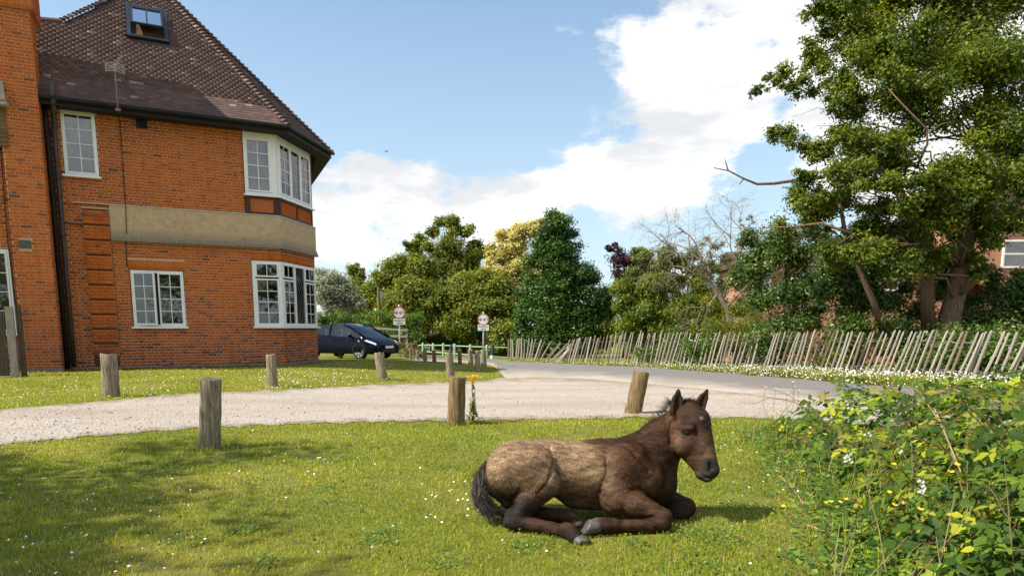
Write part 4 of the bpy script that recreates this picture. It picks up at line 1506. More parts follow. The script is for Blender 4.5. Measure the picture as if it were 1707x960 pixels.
def road_sign(cx, cy, pcy, bx, by, Y, label, tilt=0.0):
    b = at(bx, by, Y)
    b.z = float(terrain(b.x, b.y))
    c = at(cx, cy, Y)
    p = at(cx, pcy, Y)
    rz = math.atan2(b.x, b.y) * -1
    e = empty('road_sign', b, rz, label, 'sign', 'width limit signs by the lane')
    hz, hp = c.z - b.z, p.z - b.z
    m = MB(); m.tube([(0, 0, -0.2), (0, 0, hz + 0.34)], 0.038, 10)
    m.build('pole', POLE_GREY, e, smooth=True)
    m = MB(); m.tube([(0, 0, hz + 0.341), (0, 0, hz + 0.39)], [0.044, 0.02], 10); m.build('pole_cap', SIGN_WHITE, e)
    rad = 0.30
    m = MB(); m.tube([(0, -0.045, hz), (0, -0.055, hz)], rad, 32); d = m.build('disc', SIGN_WHITE, e)
    m = MB()
    n = 36
    vs = []
    for rr in (rad, rad * 0.83):
        vs += [(rr * math.cos(2 * math.pi * k / n), -0.0585, hz + rr * math.sin(2 * math.pi * k / n)) for k in range(n)]
    m.add(vs, [(k, (k + 1) % n, n + (k + 1) % n, n + k) for k in range(n)])
    m.build('red_ring', SIGN_RED, d)
    me = text_mesh('6\'-6"', 0.20, 'numerals')
    o = link_mesh('numerals', me, None, d)
    me.materials.clear(); me.materials.append(SIGN_BLACK)
    o.matrix_local = Matrix.Translation((0, -0.06, hz)) @ Matrix.Rotation(R(90), 4, 'X')
    for s in (-1, 1):
        m = MB()
        m.prism([(s * 0.235, -0.061, hz - 0.04), (s * 0.235, -0.061, hz + 0.04), (s * 0.175, -0.061, hz)], (0, 0.002, 0))
        m.build('arrowhead', SIGN_BLACK, d)
    m = MB(); m.box(-0.29, 0.29, -0.055, -0.045, hp - 0.15, hp + 0.15); pl = m.build('plate', SIGN_WHITE, e)
    for k, tx in enumerate(('Except for', 'access')):
        me = text_mesh(tx, 0.115, 'plate_text')
        me.materials.clear(); me.materials.append(SIGN_BLACK)
        o = link_mesh('plate_text', me, None, pl)
        o.matrix_local = Matrix.Translation((0, -0.058, hp + (0.06 if k == 0 else -0.065))) @ Matrix.Rotation(R(90), 4, 'X')


road_sign(667, 521, 536, 667, 596, 34.4, 'round width limit sign standing behind the car bonnet')
road_sign(808.5, 532.5, 546, 806, 601, 36.4, 'round width limit sign beside the green railing')

# ================================================================== GREEN RAILING, BLUE POSTS, RAIL FENCE, POLE
GREEN_PAINT = simple('pale_green_paint', (0.33, 0.48, 0.33), (0.24, 0.37, 0.25), 8, 0.5)
BLUE_PAINT = simple('blue_paint', (0.025, 0.05, 0.11), (0.02, 0.035, 0.08), 8, 0.5)
tp = [at(x, y, Y) for x, y, Y in ((697, 576, 45), (705, 575, 44.5), (722, 575.5, 44), (739, 575.5, 43.5), (758, 576.5, 43), (784, 577.5, 42), (811.5, 578.5, 41.5), (846, 579.5, 41.5))]
lp = [at(x, y, p.y) for (x, y), p in zip(((697, 585), (705, 586), (722, 587), (739, 588), (758, 589.5), (784, 591.5), (811.5, 593.5), (846, 596)), tp)]
b = Vector((tp[3].x, tp[3].y, float(terrain(tp[3].x, tp[3].y))))
e = empty('green_railing', b, 0, 'low pale green two-rail railing beyond the lane', 'railing')
m = MB(); m.tube(tp, 0.035, 6); m.build('rail', GREEN_PAINT, e, world=True)
m = MB(); m.tube(lp, 0.035, 6); m.build('rail', GREEN_PAINT, e, world=True)
for p in tp[1:7]:
    g = float(terrain(p.x, p.y))
    m = MB(); m.tube([(p.x, p.y, g - 0.1), (p.x, p.y, p.z + 0.08), (p.x, p.y, p.z + 0.12), (p.x, p.y, p.z + 0.14)], [0.08, 0.08, 0.06, 0.01], 8)
    m.build('post', GREEN_PAINT, e, world=True)
for (x, y0, y1, Y, lb) in ((820.5, 600, 575, 40.3, 'dark blue post with white foot beside the sign'), (751.5, 592, 576, 42.5, 'dark blue post behind the slim bollard')):
    p = at(x, y0, Y); q = at(x + 0.8, y1, Y)
    p.z = float(terrain(p.x, p.y))
    e = empty('blue_post', p, 0, lb, 'post', 'dark blue posts by the railing')
    m = MB(); m.tube([p + Vector((0, 0, 0.18)), q - Vector((0, 0, 0.08))], [0.09, 0.085], 8); m.build('shaft', BLUE_PAINT, e, world=True)
    m = MB(); m.tube([q - Vector((0, 0, 0.08)), q, q + Vector((0, 0, 0.05))], [0.09, 0.09, 0.02], 8); m.build('cap', BLUE_PAINT, e, world=True)
    m = MB(); m.tube([p - Vector((0, 0, 0.05)), p + Vector((0, 0, 0.18))], [0.11, 0.10], 8); m.build('foot', SIGN_WHITE, e, world=True)
GREY_WOOD = wood_mat('silver_wood', (0.44, 0.40, 0.35), (0.33, 0.29, 0.24), (0.16, 0.135, 0.11))
Yf = 35.0
pts = [at(x, 0, Yf) for x in (560, 598, 638, 677)]
e = empty('rail_fence', Vector((pts[1].x, Yf, float(terrain(pts[1].x, Yf)))), 0, 'grey wooden two-rail fence behind the car bonnet', 'fence')
for (ya, yb) in ((542.5, 550.5), (556, 561)):
    m = MB()
    A, B_ = at(560, ya, Yf), at(678, yb, Yf)
    m.prism([A + Vector((0, 0, -0.05)), B_ + Vector((0, 0, -0.05)), B_ + Vector((0, 0, 0.05)), A + Vector((0, 0, 0.05))], (0, 0.04, 0))
    m.build('rail', GREY_WOOD, e, world=True)
for x in (598, 638, 677.5):
    A = at(x, 548.5 if x < 650 else 549, Yf + 0.05)
    g = float(terrain(A.x, A.y))
    m = MB(); m.box(A.x - 0.05, A.x + 0.05, A.y, A.y + 0.1, g - 0.1, A.z + 0.03); m.build('post', GREY_WOOD, e, world=True)
p = at(632, 525, 48); q = at(631, 478, 48)
e = empty('utility_pole', Vector((p.x, p.y, float(terrain(p.x, p.y)))), 0, 'wooden utility pole standing among trees above the hedge', 'pole')
m = MB(); m.tube([(p.x, p.y, float(terrain(p.x, p.y)) - 0.2), q], [0.14, 0.10], 8); m.build('shaft', WOOD_BROWN, e, world=True)
m = MB(); m.box(q.x + 0.1, q.x + 0.28, q.y - 0.1, q.y + 0.1, q.z - 0.75, q.z - 0.35); m.build('junction_box', GREY_METAL, e, world=True)

# ================================================================== CHESTNUT PALING FENCE
STAKE = None
def stake_mat():
    m, nt, out = new_mat('split_chestnut')
    T = nd(nt, 'ShaderNodeTexCoord').outputs['Object']
    oi = nd(nt, 'ShaderNodeObjectInfo').outputs['Random']
    st = tnoise(nt, 26.0, 5, 0.65, vec=T, stretch=(3, 3, 0.35))
    c1 = ramp(nt, oi, [(0, (0.43, 0.385, 0.34)), (0.35, (0.32, 0.265, 0.215)), (0.7, (0.48, 0.44, 0.40)), (0.9, (0.25, 0.19, 0.14)), (1, (0.17, 0.13, 0.10))])
    k = ramp(nt, st, [(0.3, (0.55, 0.52, 0.5)), (0.6, (1.05, 1.05, 1.05))])
    principled(nt, out, mixc(nt, 1.0, c1, k, 'MULTIPLY'), 0.85, st, 0.5, 0.01, spec=0.2)
    return m
STAKE = stake_mat()
protos = []
for i in range(7):
    m = MB()
    n = 6
    rows = 7
    bend = random.uniform(-0.02, 0.02)
    kink = random.uniform(-0.012, 0.012)
    vs = []
    for j in range(rows + 1):
        s = j / rows
        s_ = min(1, s * 1.0)
        w = 1.0 - 0.12 * s
        if j == rows: w = 0.22
        elif j == rows - 1: s_ = 0.965; w = 0.80
        for k in range(n):
            a = 2 * math.pi * k / n + 0.3 * i
            rr = w * (0.75 + 0.35 * ((k * 7 + i * 3) % 5) / 4)
            # x,y are in units of half width, z in units of length; bend in metres
            vs.append((rr * math.cos(a), rr * math.sin(a) * 0.75, s_))
    fs = [(j * n + k, j * n + (k + 1) % n, (j + 1) * n + (k + 1) % n, (j + 1) * n + k) for j in range(rows) for k in range(n)] + [tuple(rows * n + k for k in range(n))]
    # slight curve along the stake
    vs = [(x + 0.40 * bend / 0.02 * math.sin(z * 3.14) + 0.22 * kink / 0.012 * math.sin(z * 7), y, z) for x, y, z in vs]
    m.add(vs, fs)
    me = m.mesh('stake'); me.materials.append(STAKE)
    protos.append(me)
f_base = curve([(848, 598.5), (930, 604), (1040, 608), (1120, 612), (1250, 622), (1400, 633), (1560, 643), (1720, 656), (1900, 672)])
f_top = curve([(848, 563), (885, 565), (900, 569), (918, 575), (930, 576), (938, 566), (960, 562), (1040, 554), (1250, 553.5), (1500, 550.5), (1720, 553), (1900, 556)])
f_lean = curve([(848, 0), (872, 2), (886, 8), (896, 14), (906, 30), (920, 34), (930, 18), (940, 13), (960, 11), (1040, 12), (1100, 15), (1250, 22), (1400, 30), (1550, 40), (1720, 50), (1900, 60)])
f_step = curve([(848, 4.3), (940, 4.3), (1040, 5.5), (1200, 6.6), (1300, 8.0), (1450, 9.8), (1600, 11.5), (1720, 13), (1900, 18)])
f_w = curve([(848, 2.8), (1040, 3.0), (1250, 3.7), (1450, 4.4), (1650, 5.5), (1900, 7.0)])
fb = ground(1250, 622)
FENCE = empty('paling_fence', fb, 0, 'long leaning split chestnut paling fence along the lane', 'fence')
x = 848.0
tops = []
i = 0
while x < 1800:
    b = ground(x, float(f_base(x)) + random.uniform(-1, 1))
    ty = float(f_top(x)) + random.gauss(0, 1.6) * (1 if x > 940 else 0.6)
    ln = float(f_lean(x)) * random.uniform(0.86, 1.14) + random.gauss(0, 1.2)
    t = at(x + ln, ty, b.y + random.uniform(-0.06, 0.05))
    b = b - Vector((0, 0, 0.08))
    z = t - b
    L = z.length
    z = z.normalized()
    yv = (Vector((0, 1, 0)) - z * z.y).normalized()
    xv = yv.cross(z)
    hw = float(f_w(x)) / 2 * b.y / FPX * random.uniform(0.8, 1.2)
    o = bpy.data.objects.new('stake', protos[i % 7])
    COL.objects.link(o)
    o.parent = FENCE
    fl = random.choice((-1, 1))
    o.matrix_local = Matrix.Translation(b - fb) @ Matrix((xv * hw * fl, yv * hw * fl, z * L)).transposed().to_4x4()
    if x > 945 or x < 890:
        tops.append((b.lerp(t, 0.80), b.lerp(t, 0.34)))
    i += 1
    x += float(f_step(x)) * random.uniform(0.75, 1.25)
for k in (0, 1):
    m = MB(); m.tube([p[k] + Vector((0, random.uniform(-0.03, 0.01), random.uniform(-0.02, 0.02))) for p in tops], 0.006 if k == 0 else 0.005, 4)
    m.build('wire', GREY_METAL, FENCE, world=True)

# ================================================================== BOARD FENCE BY THE HOUSE
b = ground(37, 628)
DARK_BOARD = wood_mat('dark_board', (0.15, 0.115, 0.085), (0.095, 0.072, 0.052), (0.04, 0.03, 0.022))
e = empty('board_fence', b, HTH, 'dark weathered board fence with grey post at left edge', 'fence')
x = -0.22
for k in range(9):
    w = random.uniform(0.125, 0.145)
    m = MB(); m.box(x - w, x, 0.02 + 0.012 * (k % 2), 0.045 + 0.012 * (k % 2), 0.03, 1.42 + random.uniform(-0.02, 0.01)); m.build('board', DARK_BOARD, e)
    x -= w - 0.012
m = MB(); m.box(-0.20, -0.06, 0.0, 0.13, -0.2, 1.53); m.build('post', GREY_WOOD, e)
m = MB(); m.box(-0.03, 0.07, 0.10, 0.20, -0.2, 1.56); m.build('post', DARK_BOARD, e)
m = MB(); m.box(-1.6, -0.06, 0.06, 0.10, 0.3, 0.38); m.build('rail', DARK_BOARD, e)

# ================================================================== THE CAR
def car():
    FW = at(627, 598, 29.2); RW = at(541, 597, 30.75)
    d = Vector((FW.x - RW.x, FW.y - RW.y, 0))
    yaw = math.atan2(d.y, d.x)
    mid = (FW + RW) / 2
    z0 = float(terrain(mid.x, mid.y))
    wb = 2.70
    e = empty('parked_car', (mid.x, mid.y, z0), yaw, 'dark navy hatchback car parked behind the brick house corner', 'car')
    PAINT = simple('navy_car_paint', (0.004, 0.006, 0.014), (0.006, 0.008, 0.018), 3, 0.08, spec=0.10, coat=0.0)
    TYRE = simple('tyre_rubber', (0.012, 0.012, 0.012), None, 20, 0.85)
    ALLOY = simple('alloy', (0.55, 0.56, 0.58), (0.45, 0.46, 0.48), 8, 0.3, metal=0.8)
    LAMP = simple('lamp_glass', (0.62, 0.66, 0.70), (0.45, 0.5, 0.55), 9, 0.12, spec=0.7, coat=1.0)
    CARGLASS = glass_mat('car_glass', 0.02, (0.42, 0.45, 0.44))
    TRIM = simple('black_trim', (0.01, 0.01, 0.011), None, 10, 0.5)
    # profile along x (front +): underside, sill, belt, roof heights and half widths at sill, belt, roof
    st = [(-2.18, .42, .62, .95, 1.00, .66, .66, .58), (-2.08, .30, .55, 1.00, 1.14, .76, .74, .60), (-1.75, .24, .50, 1.03, 1.27, .83, .80, .61), (-1.2, .22, .45, 1.02, 1.40, .855, .83, .61),
          (-.6, .22, .42, .99, 1.475, .86, .84, .60), (-.1, .22, .42, .96, 1.49, .86, .84, .59), (.3, .22, .42, .94, 1.455, .86, .84, .58), (.75, .22, .42, .92, 1.32, .86, .835, .60),
          (1.15, .22, .42, .91, 1.14, .86, .83, .66), (1.45, .22, .42, .885, .985, .855, .82, .73), (1.62, .22, .42, .855, .91, .85, .80, .72), (1.85, .22, .44, .785, .825, .835, .76, .64),
          (2.08, .22, .46, .69, .72, .79, .68, .53), (2.21, .26, .48, .61, .635, .70, .58, .43), (2.26, .34, .52, .60, .61, .58, .50, .35)]
    nst = len(st)
    rings = []
    for (x, u, s, b, r_, ws, wb_, wr) in st:
        h = [(0, u), (ws * .86, u), (ws, u + .08), (ws * 1.01, s + .06), (ws, (s + b) / 2), (wb_ * 1.01, b - .03), (wb_ * .995, b + .005), (wr + (wb_ - wr) * .45, b + (r_ - b) * .62), (wr, r_ - .035 * (r_ > b + .1)), (wr * .6, r_ + .008), (0, r_ + .018)]
        rings.append([(x, -w, z) for w, z in h] + [(x, w, z) for w, z in h[-2:0:-1]])
    n = len(rings[0])
    verts = [p for r_ in rings for p in r_]
    quads = {}
    for i in range(nst - 1):
        for k in range(n):
            quads[(i, k)] = (i * n + k, (i + 1) * n + k, (i + 1) * n + (k + 1) % n, i * n + (k + 1) % n)
    def part(keys, name, mat, smooth=True, push=0.0):
        m = MB()
        used = sorted({v for q in keys for v in quads[q]})
        mp = {v: i for i, v in enumerate(used)}
        m.v = [verts[v] for v in used]
        m.f = [tuple(mp[v] for v in quads[q]) for q in keys]
        return m.build(name, mat, e, smooth=smooth)
    side_k = (6, 7, n - 8, n - 7)
    sides_r = [(i, k) for i in range(nst - 1) for k in (6, 7)]
    glassR1 = [(i, k) for i in (2, 3, 4) for k in (6, 7)]
    glassR2 = [(i, k) for i in (5, 6, 7, 8) for k in (6, 7)]
    glassL1 = [(i, k) for i in (2, 3, 4) for k in (n - 8, n - 7)]
    glassL2 = [(i, k) for i in (5, 6, 7, 8) for k in (n - 8, n - 7)]
    wsc = [(i, k) for i in (7, 8, 9) for k in (8, 9, 10, 11)]
    rear = [(i, k) for i in (0, 1, 2) for k in (8, 9, 10, 11)]
    special = set(glassR1 + glassR2 + glassL1 + glassL2 + wsc + rear)
    # keep pillars: leave the lower front triangle quads as body where the glass pinches out
    body = [q for q in quads if q not in special]
    bo = part(body, 'body', PAINT)
    m = MB(); m.add(rings[0], [tuple(range(n))]); m.add(rings[-1], [tuple(range(n))[::-1]]); m.build('end_panel', PAINT, e)
    for g in (glassR1, glassR2, glassL1, glassL2): part(g, 'side_window', CARGLASS)
    part(wsc, 'windscreen', CARGLASS)
    part(rear, 'rear_window', CARGLASS)
    # pillars proud of the glass
    for s in (-1, 1):
        m = MB()
        m.tube([(-0.33, s * .845, .97), (-.36, s * .74, 1.28), (-.38, s * .61, 1.47)], .04, 6)
        m.build('pillar', TRIM, e)
        m = MB()
        m.tube([(1.62, s * .79, .93), (1.15, s * .68, 1.15), (.75, s * .62, 1.33), (.3, s * .60, 1.465)], .035, 6)
        m.build('pillar', PAINT, e, smooth=True)
    # seats seen through the glass
    for xx in (-.75, .15):
        for s in (-.4, .4):
            m = MB(); m.tube([(xx, s, .45), (xx - .08, s, .95), (xx - .1, s, 1.08), (xx - .1, s, 1.25)], [.24, .22, .10, .12], 8)
            m.build('seat', TRIM, e, smooth=True)
    # wheels
    for xx in (wb / 2, -wb / 2):
        for s in (-1, 1):
            wm = MB()
            prof = [(.20, .0), (.30, .0), (.315, .03), (.315, .17), (.30, .20), (.2, .20)]
            nn = 28
            vs = []
            for (rr, yy) in prof:
                for k in range(nn):
                    a = 2 * math.pi * k / nn
                    vs.append((xx + rr * math.cos(a), s * (.855 - yy), .315 + rr * math.sin(a)))
            wm.add(vs, [(j * nn + k, j * nn + (k + 1) % nn, (j + 1) * nn + (k + 1) % nn, (j + 1) * nn + k) for j in range(len(prof) - 1) for k in range(nn)])
            wh = wm.build('wheel', TYRE, e, smooth=True)
            rm = MB()
            rm.tube([(xx, s * .845, .315), (xx, s * .835, .315)], .055, 12)
            for k in range(7):
                a = 2 * math.pi * k / 7
                c_, s_ = math.cos(a), math.sin(a)
                for t_ in (-.03, .03):
                    pass
                rm.prism([(xx + .04 * c_ - .022 * s_, s * .85, .315 + .04 * s_ + .022 * c_), (xx + .04 * c_ + .022 * s_, s * .85, .315 + .04 * s_ - .022 * c_), (xx + .205 * c_ + .036 * s_, s * .853, .315 + .205 * s_ - .036 * c_), (xx + .205 * c_ - .036 * s_, s * .853, .315 + .205 * s_ + .036 * c_)], (0, -s * .02, 0))
            vs = []
            for rr in (.20, .225):
                vs += [(xx + rr * math.cos(2 * math.pi * k / nn), s * .858, .315 + rr * math.sin(2 * math.pi * k / nn)) for k in range(nn)]
            rm.add(vs, [(k, (k + 1) % nn, nn + (k + 1) % nn, nn + k) for k in range(nn)])
            rm.build('rim', ALLOY, wh)
            bk = MB(); bk.tube([(xx, s * .80, .315), (xx, s * .79, .315)], .21, 20); bk.build('brake_disc', TRIM, wh)
            ar = MB()
            vs = []
            for rr, yy in ((.325, .866), (.39, .872)):
                vs += [(xx + rr * math.cos(math.pi * k / 16), s * yy, .315 + rr * math.sin(math.pi * k / 16)) for k in range(17)]
            ar.add(vs, [(k, k + 1, 17 + k + 1, 17 + k) for k in range(16)])
            ar.build('wheel_arch', TRIM, e)
    for s in (-1, 1):
        m = MB()
        m.add([(1.66, s * .835, .76), (1.95, s * .80, .67), (2.16, s * .68, .58), (2.14, s * .66, .655), (1.95, s * .735, .745), (1.72, s * .80, .80)], [(0, 1, 2, 3, 4, 5)])
        m.v = [(x + .012, y + s * .018, z + .012) for x, y, z in m.v]
        m.build('headlight', LAMP, e)
        m = MB(); m.tube([(.98, s * .86, .955), (.96, s * .97, .99), (.96, s * 1.02, 1.0)], [.05, .085, .05], 8); m.build('mirror', PAINT, e, smooth=True)
        m = MB(); m.box(1.33, 1.40, s * .862 - .004, s * .862 + .006, .745, .785); m.build('indicator', SIGN_WHITE, e)
        for xx in (.05, -.95):
            m = MB(); m.box(xx - .09, xx + .09, s * .862, s * .885, .80, .83); m.build('door_handle', PAINT, e)
        m = MB(); m.tube([(.82, s * .862, .35), (.80, s * .868, .70), (.83, s * .845, .92)], .006, 4); m.build('door_seam', TRIM, e)
    m = MB(); m.box(2.255, 2.275, -.26, .26, .46, .57); m.build('number_plate', SIGN_WHITE, e)
    m = MB(); m.box(2.24, 2.262, -.40, .40, .30, .42); m.build('grille', TRIM, e)
    return e


CAR = car()

# ================================================================== BIRDS
for (x, y, Y, s, lb) in ((644, 253, 60, 0.32, 'small dark bird gliding high right of the eaves'), (645.5, 398, 70, 0.26, 'tiny dark bird flying low over the trees')):
    p = at(x, y, Y)
    bd = MB()
    bd.tube([(-0.5 * s, 0, 0), (-0.2 * s, 0, 0.02), (0.15 * s, 0, 0.03), (0.42 * s, 0, 0.02), (0.5 * s, 0, 0.0)], [0.02 * s, 0.07 * s, 0.11 * s, 0.06 * s, 0.01], 8)
    e = empty('bird', p, 0.5, lb, 'bird', 'birds in the sky')
    bd.build('body', BLACK, e, smooth=True)
    for sg in (-1, 1):
        w = MB(); w.prism([(0.2 * s, sg * 0.05 * s, 0.02), (0.1 * s, sg * 0.6 * s, 0.12 * s), (-0.15 * s, sg * 1.0 * s, 0.02), (-0.12 * s, sg * 0.5 * s, 0.08 * s), (-0.1 * s, sg * 0.05 * s, 0.02)], (0, 0, 0.012)); w.build('wing', BLACK, e)

# ================================================================== TREES, SHRUBS, HEDGES
def px2m(Y):
    return Y / FPX


def subclumps(blobs, k=7, f=0.55, jit=0.85, depth=1.0):
    """blobs: (px,py,Y,rpx) -> array of (x,y,z,r) clumps spread through each blob"""
    out = []
    for (px, py, Y, rp) in blobs:
        c = np.array(at(px, py, Y)); r = rp * px2m(Y)
        for i in range(k):
            d = rng.normal(size=3); d /= np.linalg.norm(d)
            rad = r * jit * rng.random() ** 0.5
            out.append([c[0] + d[0] * rad, c[1] + d[1] * rad * depth, c[2] + d[2] * rad, r * f * rng.uniform(0.65, 1.25)])
    return np.array(out)


def leaves(cl, n, size, shell=0.45, up=0.5, flat=0.75, aspect=0.62, var=0.22, droop=0.0, tri=False):
    """leaf-sized quads through the clumps; returns V,F,rnd"""
    w = cl[:, 3] ** 2
    idx = rng.choice(len(cl), n, p=w / w.sum())
    d = rng.normal(size=(n, 3)); d /= np.linalg.norm(d, axis=1)[:, None]
    rad = cl[idx, 3] * (shell + (1 - shell) * rng.random(n) ** 0.8) * (1 + 0.28 * rng.normal(size=n))
    off = d * rad[:, None]; off[:, 2] *= flat
    P = cl[idx, :3] + off
    nrm = d * 0.7 + np.array([0, 0, up]) + rng.normal(size=(n, 3)) * 0.55
    nrm /= np.linalg.norm(nrm, axis=1)[:, None]
    ax = rng.normal(size=(n, 3)) + d * 0.6 + np.array([0, 0, -droop])
    ax -= nrm * (ax * nrm).sum(1)[:, None]
    ax /= np.linalg.norm(ax, axis=1)[:, None]
    sd_ = np.cross(nrm, ax)
    L = size * rng.uniform(0.6, 1.25, n)[:, None]
    W = L * aspect * 0.5
    if tri:
        V = np.stack([P - ax * L * 0.5 - sd_ * W, P - ax * L * 0.5 + sd_ * W, P + ax * L * 0.5], 1).reshape(-1, 3)
        F = np.arange(n * 3).reshape(n, 3)
    else:
        V = np.stack([P - ax * L * 0.5, P + sd_ * W + nrm * L * 0.06, P + ax * L * 0.5, P - sd_ * W + nrm * L * 0.06], 1).reshape(-1, 3)
        F = np.arange(n * 4).reshape(n, 4)
    cr = rng.random(len(cl))
    rnd = np.clip(0.5 + (cr[idx] - 0.5) * 0.5 + rng.normal(0, var, n), 0, 1)
    return V, F, np.repeat(rnd, 3 if tri else 4)


def bez(a, b, sag=0.12, n=6, jit=0.04):
    a, b = Vector(a), Vector(b)
    L = (b - a).length
    pts = []
    j = Vector((random.gauss(0, 1), random.gauss(0, 1), random.gauss(0, 0.6))) * L * sag * 0.6
    for i in range(n + 1):
        t = i / n
        p = a.lerp(b, t) + j * math.sin(t * math.pi) + Vector((0, 0, L * sag * math.sin(t * math.pi) * 0.5))
        if 0 < i < n: p += Vector((random.gauss(0, 1), random.gauss(0, 1), random.gauss(0, 1))) * L * jit
        pts.append(p)
    return pts


BARK = wood_mat('bark', (0.20, 0.155, 0.11), (0.115, 0.085, 0.058), (0.045, 0.033, 0.023))
BARK_RED = wood_mat('alder_bark', (0.25, 0.165, 0.11), (0.15, 0.095, 0.062), (0.06, 0.04, 0.027))
BARK_GREY = wood_mat('dead_bark', (0.36, 0.29, 0.235), (0.25, 0.19, 0.15), (0.12, 0.09, 0.07))
LM = {
    'alder': leaf_mat('alder_leaf', [(0, (0.025, 0.050, 0.008)), (0.35, (0.070, 0.110, 0.013)), (0.7, (0.150, 0.190, 0.018)), (1, (0.27, 0.27, 0.035))], 0.40, 0.5, 0.25),
    'shrub': leaf_mat('shrub_leaf', [(0, (0.025, 0.055, 0.010)), (0.5, (0.062, 0.118, 0.018)), (0.85, (0.12, 0.175, 0.032)), (1, (0.18, 0.22, 0.06))], 0.28, 0.42, 0.4),
    'holly': leaf_mat('holly_leaf', [(0, (0.018, 0.048, 0.006)), (0.5, (0.040, 0.098, 0.010)), (0.85, (0.075, 0.15, 0.018)), (1, (0.13, 0.20, 0.035))], 0.22, 0.45, 0.32),
    'olive': leaf_mat('olive_leaf', [(0, (0.075, 0.100, 0.010)), (0.5, (0.145, 0.175, 0.018)), (0.85, (0.23, 0.245, 0.028)), (1, (0.33, 0.32, 0.05))], 0.4, 0.5, 0.35),
    'grey': leaf_mat('grey_leaf', [(0, (0.10, 0.12, 0.075)), (0.5, (0.23, 0.26, 0.18)), (1, (0.40, 0.42, 0.32))], 0.2, 0.6, 0.3),
    'gold': leaf_mat('gold_leaf', [(0, (0.22, 0.20, 0.04)), (0.35, (0.46, 0.40, 0.12)), (0.8, (0.62, 0.55, 0.24)), (1, (0.68, 0.63, 0.36))], 0.3, 0.5, 0.35),
    'lime': leaf_mat('conifer_leaf', [(0, (0.045, 0.075, 0.006)), (0.5, (0.115, 0.165, 0.012)), (1, (0.22, 0.25, 0.025))], 0.25, 0.5, 0.3),
    'plum': leaf_mat('plum_leaf', [(0, (0.022, 0.008, 0.016)), (0.6, (0.055, 0.020, 0.034)), (1, (0.11, 0.05, 0.055))], 0.2, 0.45, 0.4),
    'hedge': leaf_mat('hedge_leaf', [(0, (0.03, 0.075, 0.008)), (0.5, (0.085, 0.165, 0.014)), (1, (0.19, 0.28, 0.035))], 0.3, 0.35, 0.5),
    'weed': leaf_mat('weed_leaf', [(0, (0.07, 0.085, 0.02)), (0.5, (0.16, 0.155, 0.045)), (0.8, (0.25, 0.19, 0.075)), (1, (0.33, 0.23, 0.11))], 0.3, 0.6, 0.3),
    'rust': leaf_mat('rust_leaf', [(0, (0.16, 0.05, 0.01)), (1, (0.42, 0.15, 0.03))], 0.3, 0.6, 0.3),
}


def tree(name, label, cat, base, blobs, n, size, mat, trunk=None, k=7, f=0.6, limbs=10, r0=None, group=None, bark=None, shell=0.45, depth=1.0, aspect=0.62, droop=0.0, flat=0.75, limb_r=0.3, up=0.5):
    cl = subclumps(blobs, k, f, depth=depth) if not isinstance(blobs, np.ndarray) else blobs
    base = Vector(base)
    e = empty(name, base, 0, label, cat, group)
    tri = (size >= 0.13 and base.y > 25) or n >= 14000
    if tri and size < 0.13: n, size, aspect = int(n * 1.25), size * 0.95, aspect * 1.2
    elif tri: n, size, aspect = int(n * 2.0), size * 0.78, aspect * 1.15
    V, F, r = leaves(cl, n, size, shell, aspect=aspect, droop=droop, flat=flat, up=up, tri=tri)
    npmesh('crown', V, F, LM[mat] if isinstance(mat, str) else mat, e, world=True, attrs={'rnd': r})
    m = MB()
    cen = cl[:, :3].mean(0)
    top = Vector((cen[0], cen[1], cl[:, 2].max() - 0.3))
    r0 = r0 or 0.025 * (top.z - base.z) + 0.03
    tk = trunk or [base + Vector((0, 0, -0.2))] + bez(base + Vector((0, 0, 0.3)), top, 0.02, 6, 0.012)
    tk = [Vector(p) for p in tk]
    rad = [r0 * (1 - 0.85 * i / (len(tk) - 1)) for i in range(len(tk))]
    m.tube(tk, rad, 9)
    order = rng.permutation(len(cl))[:limbs]
    for i in order:
        c = Vector(cl[i, :3])
        j = min(range(1, len(tk)), key=lambda q: (tk[q] - c).length + (3 if tk[q].z > c.z else 0))
        s = tk[max(0, j - 1)].lerp(tk[j], 0.6)
        p = bez(s, c, 0.10, 6)
        ra = rad[j] * limb_r + 0.012
        m.tube(p, [ra * (1 - 0.8 * q / 6) for q in range(7)], 6)
        for _ in range(2):
            c2 = c + Vector((random.gauss(0, 1), random.gauss(0, 1), random.gauss(0, 1))) * cl[i, 3] * 0.6
            m.tube(bez(p[4], c2, 0.1, 4), [ra * 0.4, ra * 0.3, ra * 0.22, ra * 0.15, ra * 0.08], 5)
    m.build('trunk', bark or BARK, e, world=True, smooth=True)
    return e


def sh(bl, dY):
    return [(x, y, Y + dY, r) for x, y, Y, r in bl]


def gz(px, Y):
    p = at(px, 600, Y)
    return Vector((p.x, Y, float(terrain(p.x, Y))))


